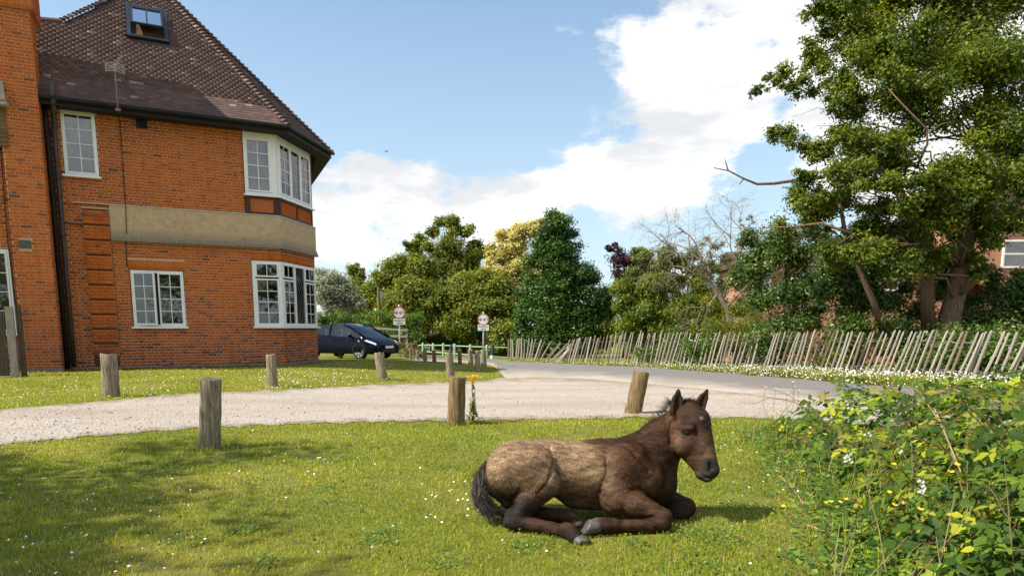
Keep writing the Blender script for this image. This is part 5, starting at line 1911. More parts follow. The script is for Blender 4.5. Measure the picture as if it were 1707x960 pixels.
def build_trees():
    # --- the big tree on the right
    A = [(1440, 22, 20, 62), (1520, 0, 20.5, 80), (1600, 10, 20, 90), (1690, 30, 20, 95), (1450, 95, 19.5, 48), (1530, 85, 19, 70), (1620, 110, 19, 85), (1705, 125, 19.5, 80),
         (1362, 12, 20.5, 26), (1385, 40, 20.3, 30), (1368, 78, 20.3, 30), (1348, 98, 20.4, 22), (1300, 133, 20.5, 26), (1270, 142, 20.6, 17), (1338, 140, 20.3, 27), (1378, 135, 20, 28), (1400, 5, 20.4, 26),
         (1425, 165, 19.5, 40), (1485, 175, 19, 52), (1560, 185, 18.6, 58), (1645, 200, 18.5, 62), (1710, 215, 19, 62),
         (1400, 215, 19.5, 28), (1306, 228, 20.2, 24), (1340, 244, 20, 25), (1288, 222, 20.3, 15), (1370, 255, 19.7, 32), (1440, 255, 19, 45), (1510, 265, 18.6, 55), (1590, 280, 18.2, 60), (1675, 290, 18.2, 60),
         (1345, 315, 19.6, 32), (1400, 335, 19, 42), (1470, 345, 18.5, 50), (1545, 355, 18, 48), (1620, 340, 18.2, 45), (1700, 300, 18.5, 40), (1760, 150, 19, 80), (1780, 260, 19, 70), (1560, -70, 20, 80), (1660, -60, 20, 80), (1480, -60, 20, 55),
         (1410, 130, 19.6, 34), (1400, 285, 18.2, 34), (1435, 300, 17.8, 36), (1420, 230, 18.2, 30), (1380, 330, 18.4, 30), (1460, 240, 17.8, 34), (1395, 180, 19, 24), (1480, 310, 17.6, 30), (1520, 330, 17.4, 34), (1340, 290, 19.4, 20), (1415, 60, 20, 28), (1580, 330, 17.6, 34), (1500, 120, 18.4, 40), (1430, 385, 18.4, 30), (1545, 400, 18.6, 34), (1490, 385, 18.4, 30), (1650, 375, 18.4, 26), (1690, 360, 18.4, 26), (1590, 395, 19.2, 26), (1370, 370, 19, 30), (1450, 420, 17.6, 36), (1510, 440, 17.5, 36), (1400, 420, 18, 36), (1560, 430, 17.8, 30), (1640, 410, 18, 30), (1665, 380, 18, 30), (1700, 375, 18, 26), (1625, 450, 18.2, 26), (1620, 300, 17.6, 40), (1540, 300, 17.5, 40), (1340, 350, 19.2, 34), (1310, 380, 19.5, 30)]
    b = gz(1580, 18.6)
    tk = [b + Vector((0, 0, -0.2)), at(1583, 525, 18.6), at(1596, 480, 18.6), at(1606, 430, 18.6), at(1618, 375, 18.7), at(1628, 300, 18.8), at(1640, 200, 19), at(1655, 90, 19.4), at(1650, -40, 19.6)]
    t = tree('alder_tree', 'big dark leafy tree towering behind the paling fence', 'tree', b, A, 160000, 0.095, 'alder', tk, k=7, f=0.55, limbs=60, r0=0.30, bark=BARK_RED, shell=0.15, limb_r=0.16)
    # extra stems and the bare branches that show in front of the crown
    m = MB()
    def limb(pts, r0, r1):
        P = [at(*p) for p in pts]
        m.tube(P, [r0 + (r1 - r0) * i / (len(P) - 1) for i in range(len(P))], 7)
    limb([(1548, 560, 18.8), (1546, 470, 18.4), (1532, 395, 18.2), (1502, 325, 18.0), (1470, 285, 18.4), (1448, 255, 18.6), (1434, 214, 18.9)], 0.19, 0.03)
    limb([(1478, 570, 19.0), (1455, 500, 18.8), (1428, 440, 18.6), (1408, 385, 18.6), (1400, 335, 18.6), (1398, 290, 19)], 0.10, 0.03)
    limb([(1594, 492, 18.5), (1615, 478, 18.2), (1640, 458, 18.0), (1656, 440, 17.9)], 0.10, 0.055)
    limb([(1655, 441, 17.9), (1664, 455, 17.9)], 0.05, 0.02)
    limb([(1520, 452, 18.2), (1560, 457, 17.9), (1614, 460, 17.8)], 0.02, 0.03)
    limb([(1600, 440, 18.5), (1640, 330, 18.8), (1680, 260, 19.0), (1720, 200, 19.2)], 0.16, 0.06)
    limb([(1528, 280, 18.2), (1546, 240, 17.9), (1545, 215, 17.8), (1500, 170, 17.8), (1478, 145, 18.3)], 0.035, 0.01)
    limb([(1546, 222, 17.8), (1570, 207, 17.7), (1592, 203, 17.7)], 0.018, 0.006)
    limb([(1420, 390, 18.2), (1370, 372, 18.5), (1320, 378, 18.9), (1275, 380, 19.2)], 0.04, 0.01)
    limb([(1375, 295, 19.4), (1330, 300, 19.5), (1290, 306, 19.6), (1262, 307, 19.6), (1240, 298, 19.6), (1215, 285, 19.6), (1190, 280, 19.6)], 0.055, 0.012)
    limb([(1240, 298, 19.6), (1232, 308, 19.6)], 0.022, 0.012)
    limb([(1214, 285, 19.6), (1210, 272, 19.6), (1207, 262, 19.6)], 0.02, 0.006)
    limb([(1410, 90, 20), (1395, 60, 20.2), (1360, 50, 20.4), (1395, 20, 20.4)], 0.05, 0.02)
    limb([(1470, 30, 20), (1430, 52, 20.2), (1390, 50, 20.3)], 0.04, 0.02)
    m.build('branch', BARK_RED, t, world=True, smooth=True)
    # --- evergreen shrubs below it
    S = [('broad glossy evergreen shrub at the left foot of the big tree', 1300, 18.8, [(1290, 400, 19.4, 42), (1255, 440, 19.6, 34), (1330, 425, 18.9, 48), (1265, 495, 19.5, 34), (1320, 490, 18.8, 48), (1300, 545, 18.6, 45), (1240, 400, 20, 20), (1350, 375, 19, 30), (1370, 470, 18.6, 36), (1350, 530, 18.4, 36), (1280, 560, 18.8, 34), (1375, 420, 18.8, 34), (1230, 470, 20.4, 22)], 30000),
         ('tall glossy evergreen shrub between the two tree stems', 1430, 17.9, [(1395, 425, 18.2, 44), (1450, 430, 17.9, 46), (1400, 490, 18, 48), (1465, 495, 17.6, 42), (1420, 545, 17.5, 42), (1500, 440, 18, 36), (1490, 400, 18.3, 34), (1445, 395, 18.2, 34)], 26000),
         ('shady evergreen shrub around the foot of the forked trunk', 1530, 17.8, [(1520, 500, 19.0, 36), (1560, 545, 18.2, 34), (1510, 555, 17.2, 36), (1600, 575, 17.6, 30), (1565, 470, 19.6, 34), (1550, 430, 19.8, 32), (1620, 500, 19.6, 30), (1600, 440, 20, 26)], 18000),
         ('dark evergreen shrub under the crown at the right edge', 1680, 17.8, [(1640, 530, 18.4, 40), (1690, 500, 18.4, 45), (1720, 550, 17.6, 50), (1650, 580, 17.2, 36), (1760, 500, 18, 60), (1650, 470, 19, 26), (1700, 465, 18.6, 18)], 16000)]
    for (lb, bx, Y, bl, n), dY in zip(S, (3.4, 2.2, 1.4, 0.6)):
        tree('evergreen_shrub', lb, 'shrub', gz(bx, Y + dY), sh(bl, dY), n, 0.095, 'shrub', k=7, f=0.62, limbs=14, r0=0.06, group='evergreen shrubs behind the fence', shell=0.2)
    tree('rust_shrub', 'low rust-orange shrub in shade under the big tree', 'shrub', gz(1680, 19.6), [(1660, 486, 19.5, 16), (1690, 490, 19.3, 16), (1630, 480, 19.6, 10), (1700, 478, 19.4, 12)], 2600, 0.07, 'rust', limbs=6, r0=0.04)
    # low garden plants just behind the palings
    for i, (x, y, Y, r, mt, lb) in enumerate([(1120, 585, 28.6, 40, 'shrub', 'low dark garden shrub behind the middle palings'), (1185, 545, 31.0, 36, 'alder', 'dark shrub behind the bare tree beside the distant house'), (1205, 510, 30.5, 30, 'olive', 'olive shrub just behind the bare tree trunk'), (1200, 580, 25.6, 42, 'hedge', 'low bright shrub behind the palings below the dead tree'), (1330, 570, 21.6, 56, 'shrub', 'low garden shrub behind the palings left of the tree stems'), (1450, 580, 18.9, 56, 'alder', 'low weedy shrub behind the palings below the tree stems'), (1590, 590, 17.0, 60, 'shrub', 'low leafy shrub close behind the right palings'), (1720, 600, 15.6, 62, 'shrub', 'low leafy shrub behind the last palings at right')]):
        tree('garden_shrub', lb, 'shrub', gz(x, Y), [(x, y, Y, r), (x - r, y + 6, Y, r * 0.7), (x + r, y + 8, Y, r * 0.75), (x + 1.6 * r, y + 4, Y, r * 0.6)], 8000, 0.085, mt, limbs=6, r0=0.04, group='low garden shrubs behind the fence')
    # --- clipped box hedge under the dead tree
    tree('rounded_hedge', 'clipped rounded hedge below the distant brick house', 'hedge', gz(1225, 25), [(1190, 545, 25, 22), (1225, 535, 25, 24), (1262, 530, 25, 24), (1240, 560, 24.6, 30), (1200, 568, 24.8, 24), (1280, 555, 24.6, 26)], 9000, 0.06, 'olive', limbs=8, r0=0.05, shell=0.75)
    # --- golden green conifers
    C1 = [(1065, 425, 28, 18), (1095, 450, 28, 26), (1050, 455, 28, 22), (1040, 490, 28, 28), (1075, 480, 27.6, 30), (1045, 535, 28, 34), (1090, 520, 27.4, 36), (1060, 565, 28, 38), (1075, 440, 28, 18), (1110, 555, 27.2, 34)]
    C2 = [(1150, 440, 28.8, 26), (1175, 455, 28.8, 24), (1190, 500, 28.6, 26), (1110, 432, 29, 24), (1130, 460, 28.8, 34), (1105, 480, 28.4, 30), (1160, 490, 28.4, 34), (1150, 540, 27.6, 40), (1175, 560, 27.4, 34), (1130, 510, 28, 34)]
    tree('golden_conifer', 'yellow-green feathery conifer beside the big holly', 'tree', gz(1065, 33), sh(C1, 5), 17000, 0.20, 'lime', k=9, f=0.5, limbs=20, r0=0.12, droop=0.8, aspect=0.34, group='conifers behind the fence')
    tree('golden_conifer', 'darker bushy conifer in front of the dead tree', 'tree', gz(1140, 32), sh(C2, 3.6), 17000, 0.20, 'alder', k=9, f=0.5, limbs=20, r0=0.12, droop=0.8, aspect=0.34, group='conifers behind the fence')
    # --- the big holly cone
    hb = []
    for (y, hw) in ((372, 14), (392, 24), (415, 34), (440, 46), (468, 58), (496, 67), (524, 75), (552, 80), (574, 78)):
        k = max(1, int(hw / 15))
        for j in range(-k, k + 1):
            hb.append((934 + j * hw / (k + 0.6) + random.uniform(-5, 5) + (y - 470) * 0.07, y + random.uniform(-6, 6), 33 - 1.2 * math.cos(j / (k + 0.6) * 1.5), 17 + hw * 0.07))
    tree('holly_tree', 'dense dark green cone-shaped holly beside the lane', 'tree', gz(940, 44), sh(hb, 11), 56000, 0.19, 'holly', k=5, f=0.75, limbs=20, r0=0.16, shell=0.3)
    # --- plum tree, golden tree, tall feathery tree
    tree('plum_tree', 'dark purple-leaved tree peeping over the conifers', 'tree', gz(1045, 40), [(1030, 430, 40, 18), (1055, 440, 40, 22), (1015, 415, 40, 7), (1080, 445, 40, 20), (1040, 470, 40, 26), (1025, 410, 40, 6)], 6500, 0.16, 'plum', limbs=14, shell=0.3)
    tree('golden_tree', 'pale golden variegated tree behind the dark holly', 'tree', gz(862, 53), sh([(870, 388, 42, 22), (845, 400, 42, 24), (895, 385, 42, 20), (828, 425, 42, 24), (865, 430, 41.5, 36), (900, 372, 42, 12), (850, 465, 41.6, 36), (885, 470, 41.5, 32), (818, 455, 42, 20)], 11), 22000, 0.25, 'gold', k=8, f=0.5, limbs=14, shell=0.2)
    T8 = [(745, 372, 46, 20), (720, 385, 46, 14), (775, 385, 46, 18), (795, 410, 46, 14), (700, 400, 46, 14), (755, 405, 45.5, 26), (725, 420, 45.5, 22), (785, 430, 45.5, 22), (690, 430, 46, 22), (750, 445, 45, 32), (712, 455, 45, 30), (790, 460, 45, 28), (805, 420, 46, 12), (680, 410, 46, 10), (668, 445, 46, 18)]
    T8 = sh(T8, 10)
    b = gz(759, 56)
    tree('tall_tree', 'tallest feathery tree with pale bare stem at the lane bend', 'tree', b, T8, 20000, 0.23, 'olive', [b + Vector((0, 0, -0.2)), at(760, 540, 55.5), at(759, 480, 55.2), at(759, 430, 55.2), at(758, 385, 55.5), at(757, 365, 56)], k=8, f=0.55, limbs=26, r0=0.16, bark=BARK_GREY, shell=0.2)
    # --- the olive green mass along the lane
    mass = [('spreading yellow-green tree above the hedge', 650, 47, [(640, 478, 47, 32), (668, 458, 47, 34), (622, 490, 47, 28), (695, 455, 47, 30), (650, 510, 46.5, 36), (605, 502, 47, 26), (625, 525, 46.5, 28)], 17000, 'olive'),
            ('bushy olive tree behind the first road sign', 700, 43, [(690, 495, 43.5, 38), (660, 518, 43.5, 34), (720, 510, 43, 34), (700, 540, 42.8, 34), (740, 535, 42.8, 30), (680, 555, 43, 26)], 16000, 'olive'),
            ('rounded grey-olive tree in the centre of the lane bend', 780, 42.5, [(770, 480, 43, 34), (800, 495, 42.5, 32), (755, 505, 42.8, 30), (785, 525, 42, 36), (750, 540, 42.2, 26), (815, 470, 43, 26), (775, 555, 42.4, 22)], 17000, 'olive'),
            ('yellow-green tree over the second road sign', 835, 40.5, [(838, 480, 41.5, 32), (860, 500, 41.5, 30), (850, 520, 41, 32), (825, 525, 40.8, 26), (845, 555, 40.4, 32), (828, 575, 40.4, 20), (862, 570, 40.2, 22)], 14000, 'olive')]
    for lb, bx, Y, bl, n, mt in mass:
        tree('roadside_tree', lb, 'tree', gz(bx, Y + 6), sh(bl, 6), int(n * 1.15), 0.25, mt, k=8, f=0.55, limbs=18, r0=0.14, group='trees along the lane bend', shell=0.35)
    m = [('slim pale birch-like tree left of the utility pole', 597, 56, [(590, 450, 56, 14), (602, 455, 56, 12), (597, 470, 56, 18), (588, 475, 56, 14), (605, 485, 56, 16)], 5000, 0.19, 'olive'),
         ('dark tree filling the gap behind the tall tree', 720, 55, [(700, 480, 62, 40), (745, 470, 62, 40), (660, 505, 62, 36), (790, 490, 62, 40), (835, 500, 62, 40), (620, 530, 62, 36), (690, 550, 62, 40), (760, 550, 62, 40), (830, 560, 62, 40), (570, 545, 62, 34)], 12000, 0.34, 'alder'),
         ('dark shrubby tree between the holly and the conifers', 1040, 44, [(1025, 505, 44, 32), (1060, 500, 44, 34), (1020, 550, 43.5, 34), (1070, 555, 43, 36), (1110, 510, 44, 36), (1000, 520, 45, 24), (1050, 465, 45, 22), (1150, 520, 43, 36)], 12000, 0.2, 'alder')]
    for lb, bx, Y, bl, n, sz, mt in m:
        tree('distant_tree', lb, 'tree', gz(bx, Y), bl, n, sz, mt, k=8, f=0.55, limbs=10, r0=0.14, group='distant trees', shell=0.3)
    # undergrowth that closes the view under the lane trees
    for lb, bx, Y, bl, mt in [('shady undergrowth bush below the first road sign', 700, 46, [(670, 570, 46, 22), (700, 572, 46, 22), (730, 572, 46, 22)], 'alder'), ('shady undergrowth bush below the second road sign', 790, 45, [(760, 572, 45.5, 24), (790, 570, 45, 26), (825, 575, 44, 26), (860, 580, 43, 24)], 'alder')]:
        tree('undergrowth', lb, 'bush', gz(bx, Y + 5), sh(bl, 5), 6000, 0.16, mt, k=6, f=0.5, limbs=6, r0=0.05)
    tree('silver_shrub', 'silvery grey-leaved rounded shrub behind the hedge', 'shrub', gz(560, 40), [(550, 482, 40, 30), (577, 497, 39.8, 28), (545, 512, 39.6, 28), (590, 512, 39.6, 22), (530, 470, 40, 28), (562, 468, 40.2, 20), (515, 490, 40, 34)], 18000, 0.12, 'grey', k=9, f=0.55, limbs=16, shell=0.3)
    # hedge behind the car
    hc = []
    for x in range(490, 700, 9):
        for y in (528, 540, 555, 572):
            hc.append((x, y + random.uniform(-2, 2), 36.5 + random.uniform(-0.2, 0.2), 11))
    tree('long_hedge', 'bright green trimmed hedge behind the dark car', 'hedge', gz(600, 36.5), hc, 16000, 0.095, 'hedge', k=3, f=0.7, limbs=20, r0=0.05, shell=0.6)
    # weeds by the car
    tree('weed_patch', 'brownish flowering weeds beside the car bumper', 'weeds', ground(690, 600), [(682, 582, 33, 9), (692, 586, 32.6, 11), (700, 592, 32.2, 9), (680, 594, 32.4, 8), (668, 574, 34, 8), (690, 575, 33.6, 8)], 5000, 0.07, 'weed', k=6, f=0.5, limbs=8, r0=0.02)
    # --- the bare tree
    b = gz(1222, 27)
    e = empty('dead_tree', b, 0, 'bare leafless tree with tangled twigs in the garden', 'tree')
    m = MB()
    rt = random.Random(5)
    def grow(p, d, L, r, lev):
        n = 4
        pts = [p]
        dd = d.copy()
        for i in range(n):
            dd = (dd + Vector((rt.gauss(0, 1), rt.gauss(0, 1), rt.gauss(0, 1))) * 0.16 + Vector((0, 0, -0.04 if lev > 2 else 0.02))).normalized()
            pts.append(pts[-1] + dd * L / n)
        m.tube(pts, [r * (1 - 0.5 * i / n) for i in range(n + 1)], 7 if lev < 2 else (5 if lev < 4 else 3), cap=False)
        if lev >= 7 or r < 0.0028: return
        for _ in range(3 if lev < 5 else 2):
            q = pts[rt.randint(2, n)]
            nd_ = (dd + Vector((rt.gauss(0, 1), rt.gauss(0, 0.8), rt.gauss(0, 0.8))) * 0.62).normalized()
            grow(q, nd_, L * rt.uniform(0.6, 0.82), r * rt.uniform(0.5, 0.66), lev + 1)
    m.tube([b + Vector((0, 0, -0.2)), at(1222, 545, 27.0), at(1212, 515, 27.0), at(1196, 490, 27.0), at(1182, 468, 27.0)], [0.13, 0.105, 0.095, 0.085, 0.07], 9)
    for tgt, s, L, r in (((1150, 400, 27.0), (1190, 480, 27.0), 1.6, 0.05), ((1190, 380, 27.3), (1183, 468, 27.0), 1.5, 0.05), ((1245, 390, 27.0), (1205, 500, 27.0), 1.9, 0.052), ((1120, 450, 26.7), (1183, 470, 27.0), 1.2, 0.042), ((1230, 350, 27.2), (1200, 495, 27.0), 1.8, 0.045), ((1150, 520, 26.4), (1196, 490, 27.0), 0.9, 0.035), ((1280, 430, 27.0), (1212, 510, 27.0), 1.4, 0.045)):
        s_, t_ = at(*s), at(*tgt)
        grow(s_, (t_ - s_).normalized(), L, r, 1)
    m.build('trunk', BARK_GREY, e, world=True)
    cl = subclumps([(1215, 435, 27, 30), (1250, 400, 27.2, 30), (1260, 440, 27, 30), (1190, 415, 27, 24), (1245, 370, 27.3, 14)], 8, 0.4)
    cl = np.concatenate([cl, subclumps([(1200, 470, 27.4, 26), (1235, 480, 27.6, 26), (1180, 440, 27.2, 20), (1260, 480, 27.6, 24)], 8, 0.5)])
    V, F, r = leaves(cl, 13000, 0.06, 0.1, tri=True)
    npmesh('crown', V, F, LM['weed'], e, world=True, attrs={'rnd': r})
    # --- trees off to the left that shade the front lawn, and a row behind the viewer that the windows mirror
    for i, (x, y, z, r, lb, n) in enumerate([(-8.9, 2.9, 6.0, 2.6, 'leafy tree outside the view to the left that shades the lawn', 12000), (-9.6, 1.0, 6.4, 2.4, 'second leafy tree outside the view to the left', 12000), (-7.4, 1.3, 5.8, 1.7, 'smaller leafy tree outside the view to the left', 7000)]):
        cl = []
        for _ in range(30):
            d = rng.normal(size=3); d /= np.linalg.norm(d)
            q = r * rng.random() ** 0.4
            cl.append([x + d[0] * q * 1.2, y + d[1] * q, z + d[2] * q * 0.7, 0.55 * rng.uniform(0.6, 1.2)])
        tree('shade_tree', lb, 'tree', (x - 0.5, y, 0.0), np.array(cl), int(n * 0.55), 0.125, 'olive', limbs=16, r0=0.2)
    for i, x in enumerate((-8, 2, 12, 22)):
        cl = []
        for _ in range(26):
            d = rng.normal(size=3); d /= np.linalg.norm(d)
            q = 3.6 * rng.random() ** 0.4
            cl.append([x + d[0] * q * 1.3, -19 + d[1] * q * 0.6, 4.2 + d[2] * q, 1.3 * rng.uniform(0.7, 1.2)])
        tree('opposite_tree', ('first', 'second', 'third', 'last')[i] + ' leafy tree behind the viewer across the green', 'tree', (x, -19, 0.0), np.array(cl), 3500, 0.4, 'alder', limbs=8, r0=0.25, group='trees behind the viewer')

    # more of the village trees, outside the view to the right
    src = [o for o in COL.objects if o.parent is None and o.name.startswith('roadside_tree')]
    for i, (x, y, sc, lb) in enumerate([(26, 24, 1.0, 'nearest tree outside the view to the right'), (34, 36, 1.2, 'second tree outside the view to the right'), (30, 50, 1.3, 'far tree outside the view to the right'), (46, 44, 1.3, 'furthest tree outside the view to the right')]):
        c = copy_tree(src[i % len(src)])
        c.location = (x, y, float(terrain(x, y)))
        c.rotation_euler = (0, 0, 1.3 * i + 0.6)
        c.scale = (sc, sc, sc)
        c['label'] = lb
        c['group'] = 'trees outside the view to the right'


build_trees()

# ================================================================== DISTANT BRICK HOUSE BEHIND THE GARDEN
def brick_texture():
    m, nt, out = new_mat('distant_brick')
    T = nd(nt, 'ShaderNodeTexCoord').outputs['Object']
    sp = nd(nt, 'ShaderNodeSeparateXYZ', {0: T})
    v = nd(nt, 'ShaderNodeCombineXYZ', {0: ma(nt, 'ADD', sp.outputs[0], sp.outputs[1]), 1: sp.outputs[2], 2: 0.0}).outputs[0]
    b = nd(nt, 'ShaderNodeTexBrick', {'Vector': v, 'Color1': (0.42, 0.17, 0.09, 1), 'Color2': (0.33, 0.13, 0.075, 1), 'Mortar': (0.46, 0.36, 0.28, 1), 'Scale': 1.0, 'Mortar Size': 0.008, 'Brick Width': 0.225, 'Row Height': 0.075})
    principled(nt, out, b.outputs[0], 0.9, b.outputs['Fac'], -0.3, 0.01)
    return m


def far_house():
    Y = 34.0
    x0, x1 = at(1234, 500, Y).x, at(1790, 500, Y).x
    g = -0.4
    e = empty('distant_brick_house', (x0, Y, g), 0, 'red brick house half hidden behind the garden trees', 'house')
    W = x1 - x0
    BT = brick_texture()
    ev = at(1300, 445, Y).z - g
    wx = at(1612, 400, Y).x - x0
    ev2 = at(1640, 352, Y).z - g
    m = MB()
    m.box(0, wx - 0.01, 0, 3.6, -0.3, ev)
    m.box(wx, W, -0.01, 7.0, -0.3, ev2)
    m.build('wall', BT, e)
    m = MB()
    m.prism([(-0.25, -0.35, ev + 0.02), (-0.25, 3.9, ev + 0.02), (-0.25, 1.8, ev + 0.9)], (wx + 0.2, 0, 0))
    m.prism([(wx - 0.4, -0.4, ev2 + 0.02), (W + 0.4, -0.4, ev2 + 0.02), ((wx + W) / 2, -0.4, ev2 + 2.6)], (0, 7.8, 0))
    m.build('roof', TILE, e)
    m = MB()
    m.prism([(wx - 0.45, -0.46, ev2 - 0.02), (wx - 0.45, -0.46, ev2 + 0.2), ((wx + W) / 2, -0.46, ev2 + 2.85), ((wx + W) / 2, -0.46, ev2 + 2.62)], (0, 0.05, 0))
    m.build('barge_board', UPVC, e)
    for cx, z0, z1, wd in ((1268, 493, 450, 0.9), (1690, 447, 400, 1.3), (1345, 485, 445, 0.9), (1480, 485, 445, 1.0)):
        c = at(cx, z0, Y); d = at(cx, z1, Y)
        xx = c.x - x0
        za, zb = c.z - g, d.z - g
        f = MB()
        for a, b_, p, q in ((xx - wd / 2, xx - wd / 2 + .09, za, zb), (xx + wd / 2 - .09, xx + wd / 2, za, zb), (xx - wd / 2 + .09, xx + wd / 2 - .09, za, za + .09), (xx - wd / 2 + .09, xx + wd / 2 - .09, zb - .09, zb), (xx - wd / 2 + .09, xx + wd / 2 - .09, (za + zb) / 2 - .035, (za + zb) / 2 + .035)):
            f.box(a, b_, -0.09, -0.01, p, q)
        w = f.build('window', UPVC, e)
        for k in range(2):
            p = MB()
            zz = za + .09 if k == 0 else (za + zb) / 2 + .035
            p.box(xx - wd / 2 + .09, xx + wd / 2 - .09, -0.05, -0.03, zz, (za + zb) / 2 - .035 if k == 0 else zb - .09)
            p.build('pane', CURTAIN if cx == 1268 else GLASS_SKY, w)


far_house()

# ================================================================== WHITE FLOWERS ALONG THE FENCE FOOT
def verge():
    n = 8500
    x = 848 + (1830 - 848) * rng.random(n) ** 0.9
    y = f_base(x) + rng.normal(0, 1.0, n) * (2.0 + (x - 848) / 240) + 2
    G = ground_np(x, np.minimum(y, road_up(x) + 1.5))
    hgt = rng.uniform(0.03, 0.34, n) * np.clip((x - 800) / 500, 0.35, 1.0)
    wsz = rng.uniform(0.009, 0.019, n)
    keep = rng.random(n) < np.clip((x - 900) / 350, 0.15, 1)
    P = G.copy(); P[:, 2] += hgt
    V, F = discs(P[keep], wsz[keep], sides=6, tilt=0.8)
    tag(npmesh('white_verge_flowers', V, F, WHITE_FL), 'white flowers massed along the foot of the paling fence', 'flowers', kind='stuff')
    n = 26000
    x = 846 + (1840 - 846) * rng.random(n)
    y = f_base(x) + rng.normal(0, 1.0, n) * (2.2 + (x - 848) / 240) + 1
    G = ground_np(x, np.minimum(y, road_up(x) + 1.0))
    V, F, r = blades(G, rng.uniform(0.08, 0.34, n) * np.clip((x - 800) / 500, 0.4, 1.0), rng.uniform(0.008, 0.016, n), rng.uniform(0.1, 0.7, n), np.clip(rng.normal(0.45, 0.25, n), 0, 1))
    tag(npmesh('verge_grass', V, F, GRASS_MAT, attrs={'rnd': r}), 'rough grass growing along the foot of the paling fence', 'grass', kind='stuff')


verge()

# ================================================================== BRAMBLE BUSH, FLOWERS, RAGWORT
def bx_edge(y):
    return np.interp(y, [1.8, 2.4, 3.0, 4.2, 5.4, 6.5, 7.5, 8.3], [1.34, 1.40, 1.54, 1.94, 2.18, 2.34, 2.65, 3.2])


def mound(x, y):
    hm = np.interp(y, [1.8, 3.0, 4.0, 5.5, 7.0, 8.3], [0.72, 0.80, 0.72, 0.66, 0.58, 0.30])
    g = sstep(-0.10, 1.05, x - bx_edge(y))
    lump = 1 + 0.16 * np.sin(x * 3.1 + y * 1.7) * np.sin(y * 2.9 + 0.8) + 0.10 * np.sin(x * 7 + 1) * np.sin(y * 6.1)
    back = sstep(9.0, 7.6, y)
    return hm * g ** 0.85 * lump * back


def leaflet(L, W, teeth=True, fold=0.22, curl=0.12, n=5):
    """ovate leaflet along +y, folded on the midrib; verts and faces"""
    v, f = [], []
    prof = [math.sin(math.pi * (0.06 + 0.94 * (i / n)) ** 0.8) for i in range(n + 1)]
    for i in range(n + 1):
        t = i / n
        y = L * t
        z = -curl * L * t * t
        w = W * 0.5 * max(0.04, prof[i]) if i < n else 0.0
        jag = (0.76 if i % 2 else 1.12) if teeth and 0 < i < n else 1.0
        v += [(-w * jag, y + (0.05 * L if teeth and i % 2 == 0 else 0), z + fold * w), (0, y, z), (w * jag, y + (0.05 * L if teeth and i % 2 == 0 else 0), z + fold * w)]
    for i in range(n):
        a = i * 3
        f += [(a, a + 1, a + 4), (a, a + 4, a + 3), (a + 1, a + 2, a + 5), (a + 1, a + 5, a + 4)]
    return np.array(v), np.array(f)


def compound(seed):
    r = random.Random(seed)
    V, F = [], []
    nb = 0
    for ang, L, W, off in ((0, 0.072, 0.052, 0.022), (72, 0.056, 0.038, 0.0), (-72, 0.056, 0.038, 0.0)):
        v, f = leaflet(L * r.uniform(0.9, 1.15), W * r.uniform(0.9, 1.1), True, 0.22 + r.uniform(-.08, .1), r.uniform(0.05, 0.3), 5)
        v[:, 1] += off + 0.004
        a = R(ang + r.uniform(-12, 12))
        x, y = v[:, 0] * math.cos(a) + v[:, 1] * math.sin(a), -v[:, 0] * math.sin(a) + v[:, 1] * math.cos(a)
        v = np.stack([x, y, v[:, 2] + r.uniform(-.004, .004)], 1)
        V.append(v); F.append(f + nb); nb += len(v)
    s = np.array([(-.0012, -.05, -.008), (.0012, -.05, -.008), (.001, .02, 0), (-.001, .02, 0)])
    V.append(s); F.append(np.array([(0, 1, 2), (0, 2, 3)]) + nb)
    return np.concatenate(V), np.concatenate(F)


def single_leaf(seed):
    r = random.Random(seed)
    v, f = leaflet(0.058 * r.uniform(0.9, 1.2), 0.038 * r.uniform(0.9, 1.2), False, 0.12, r.uniform(0, .35), 4)
    return v, f


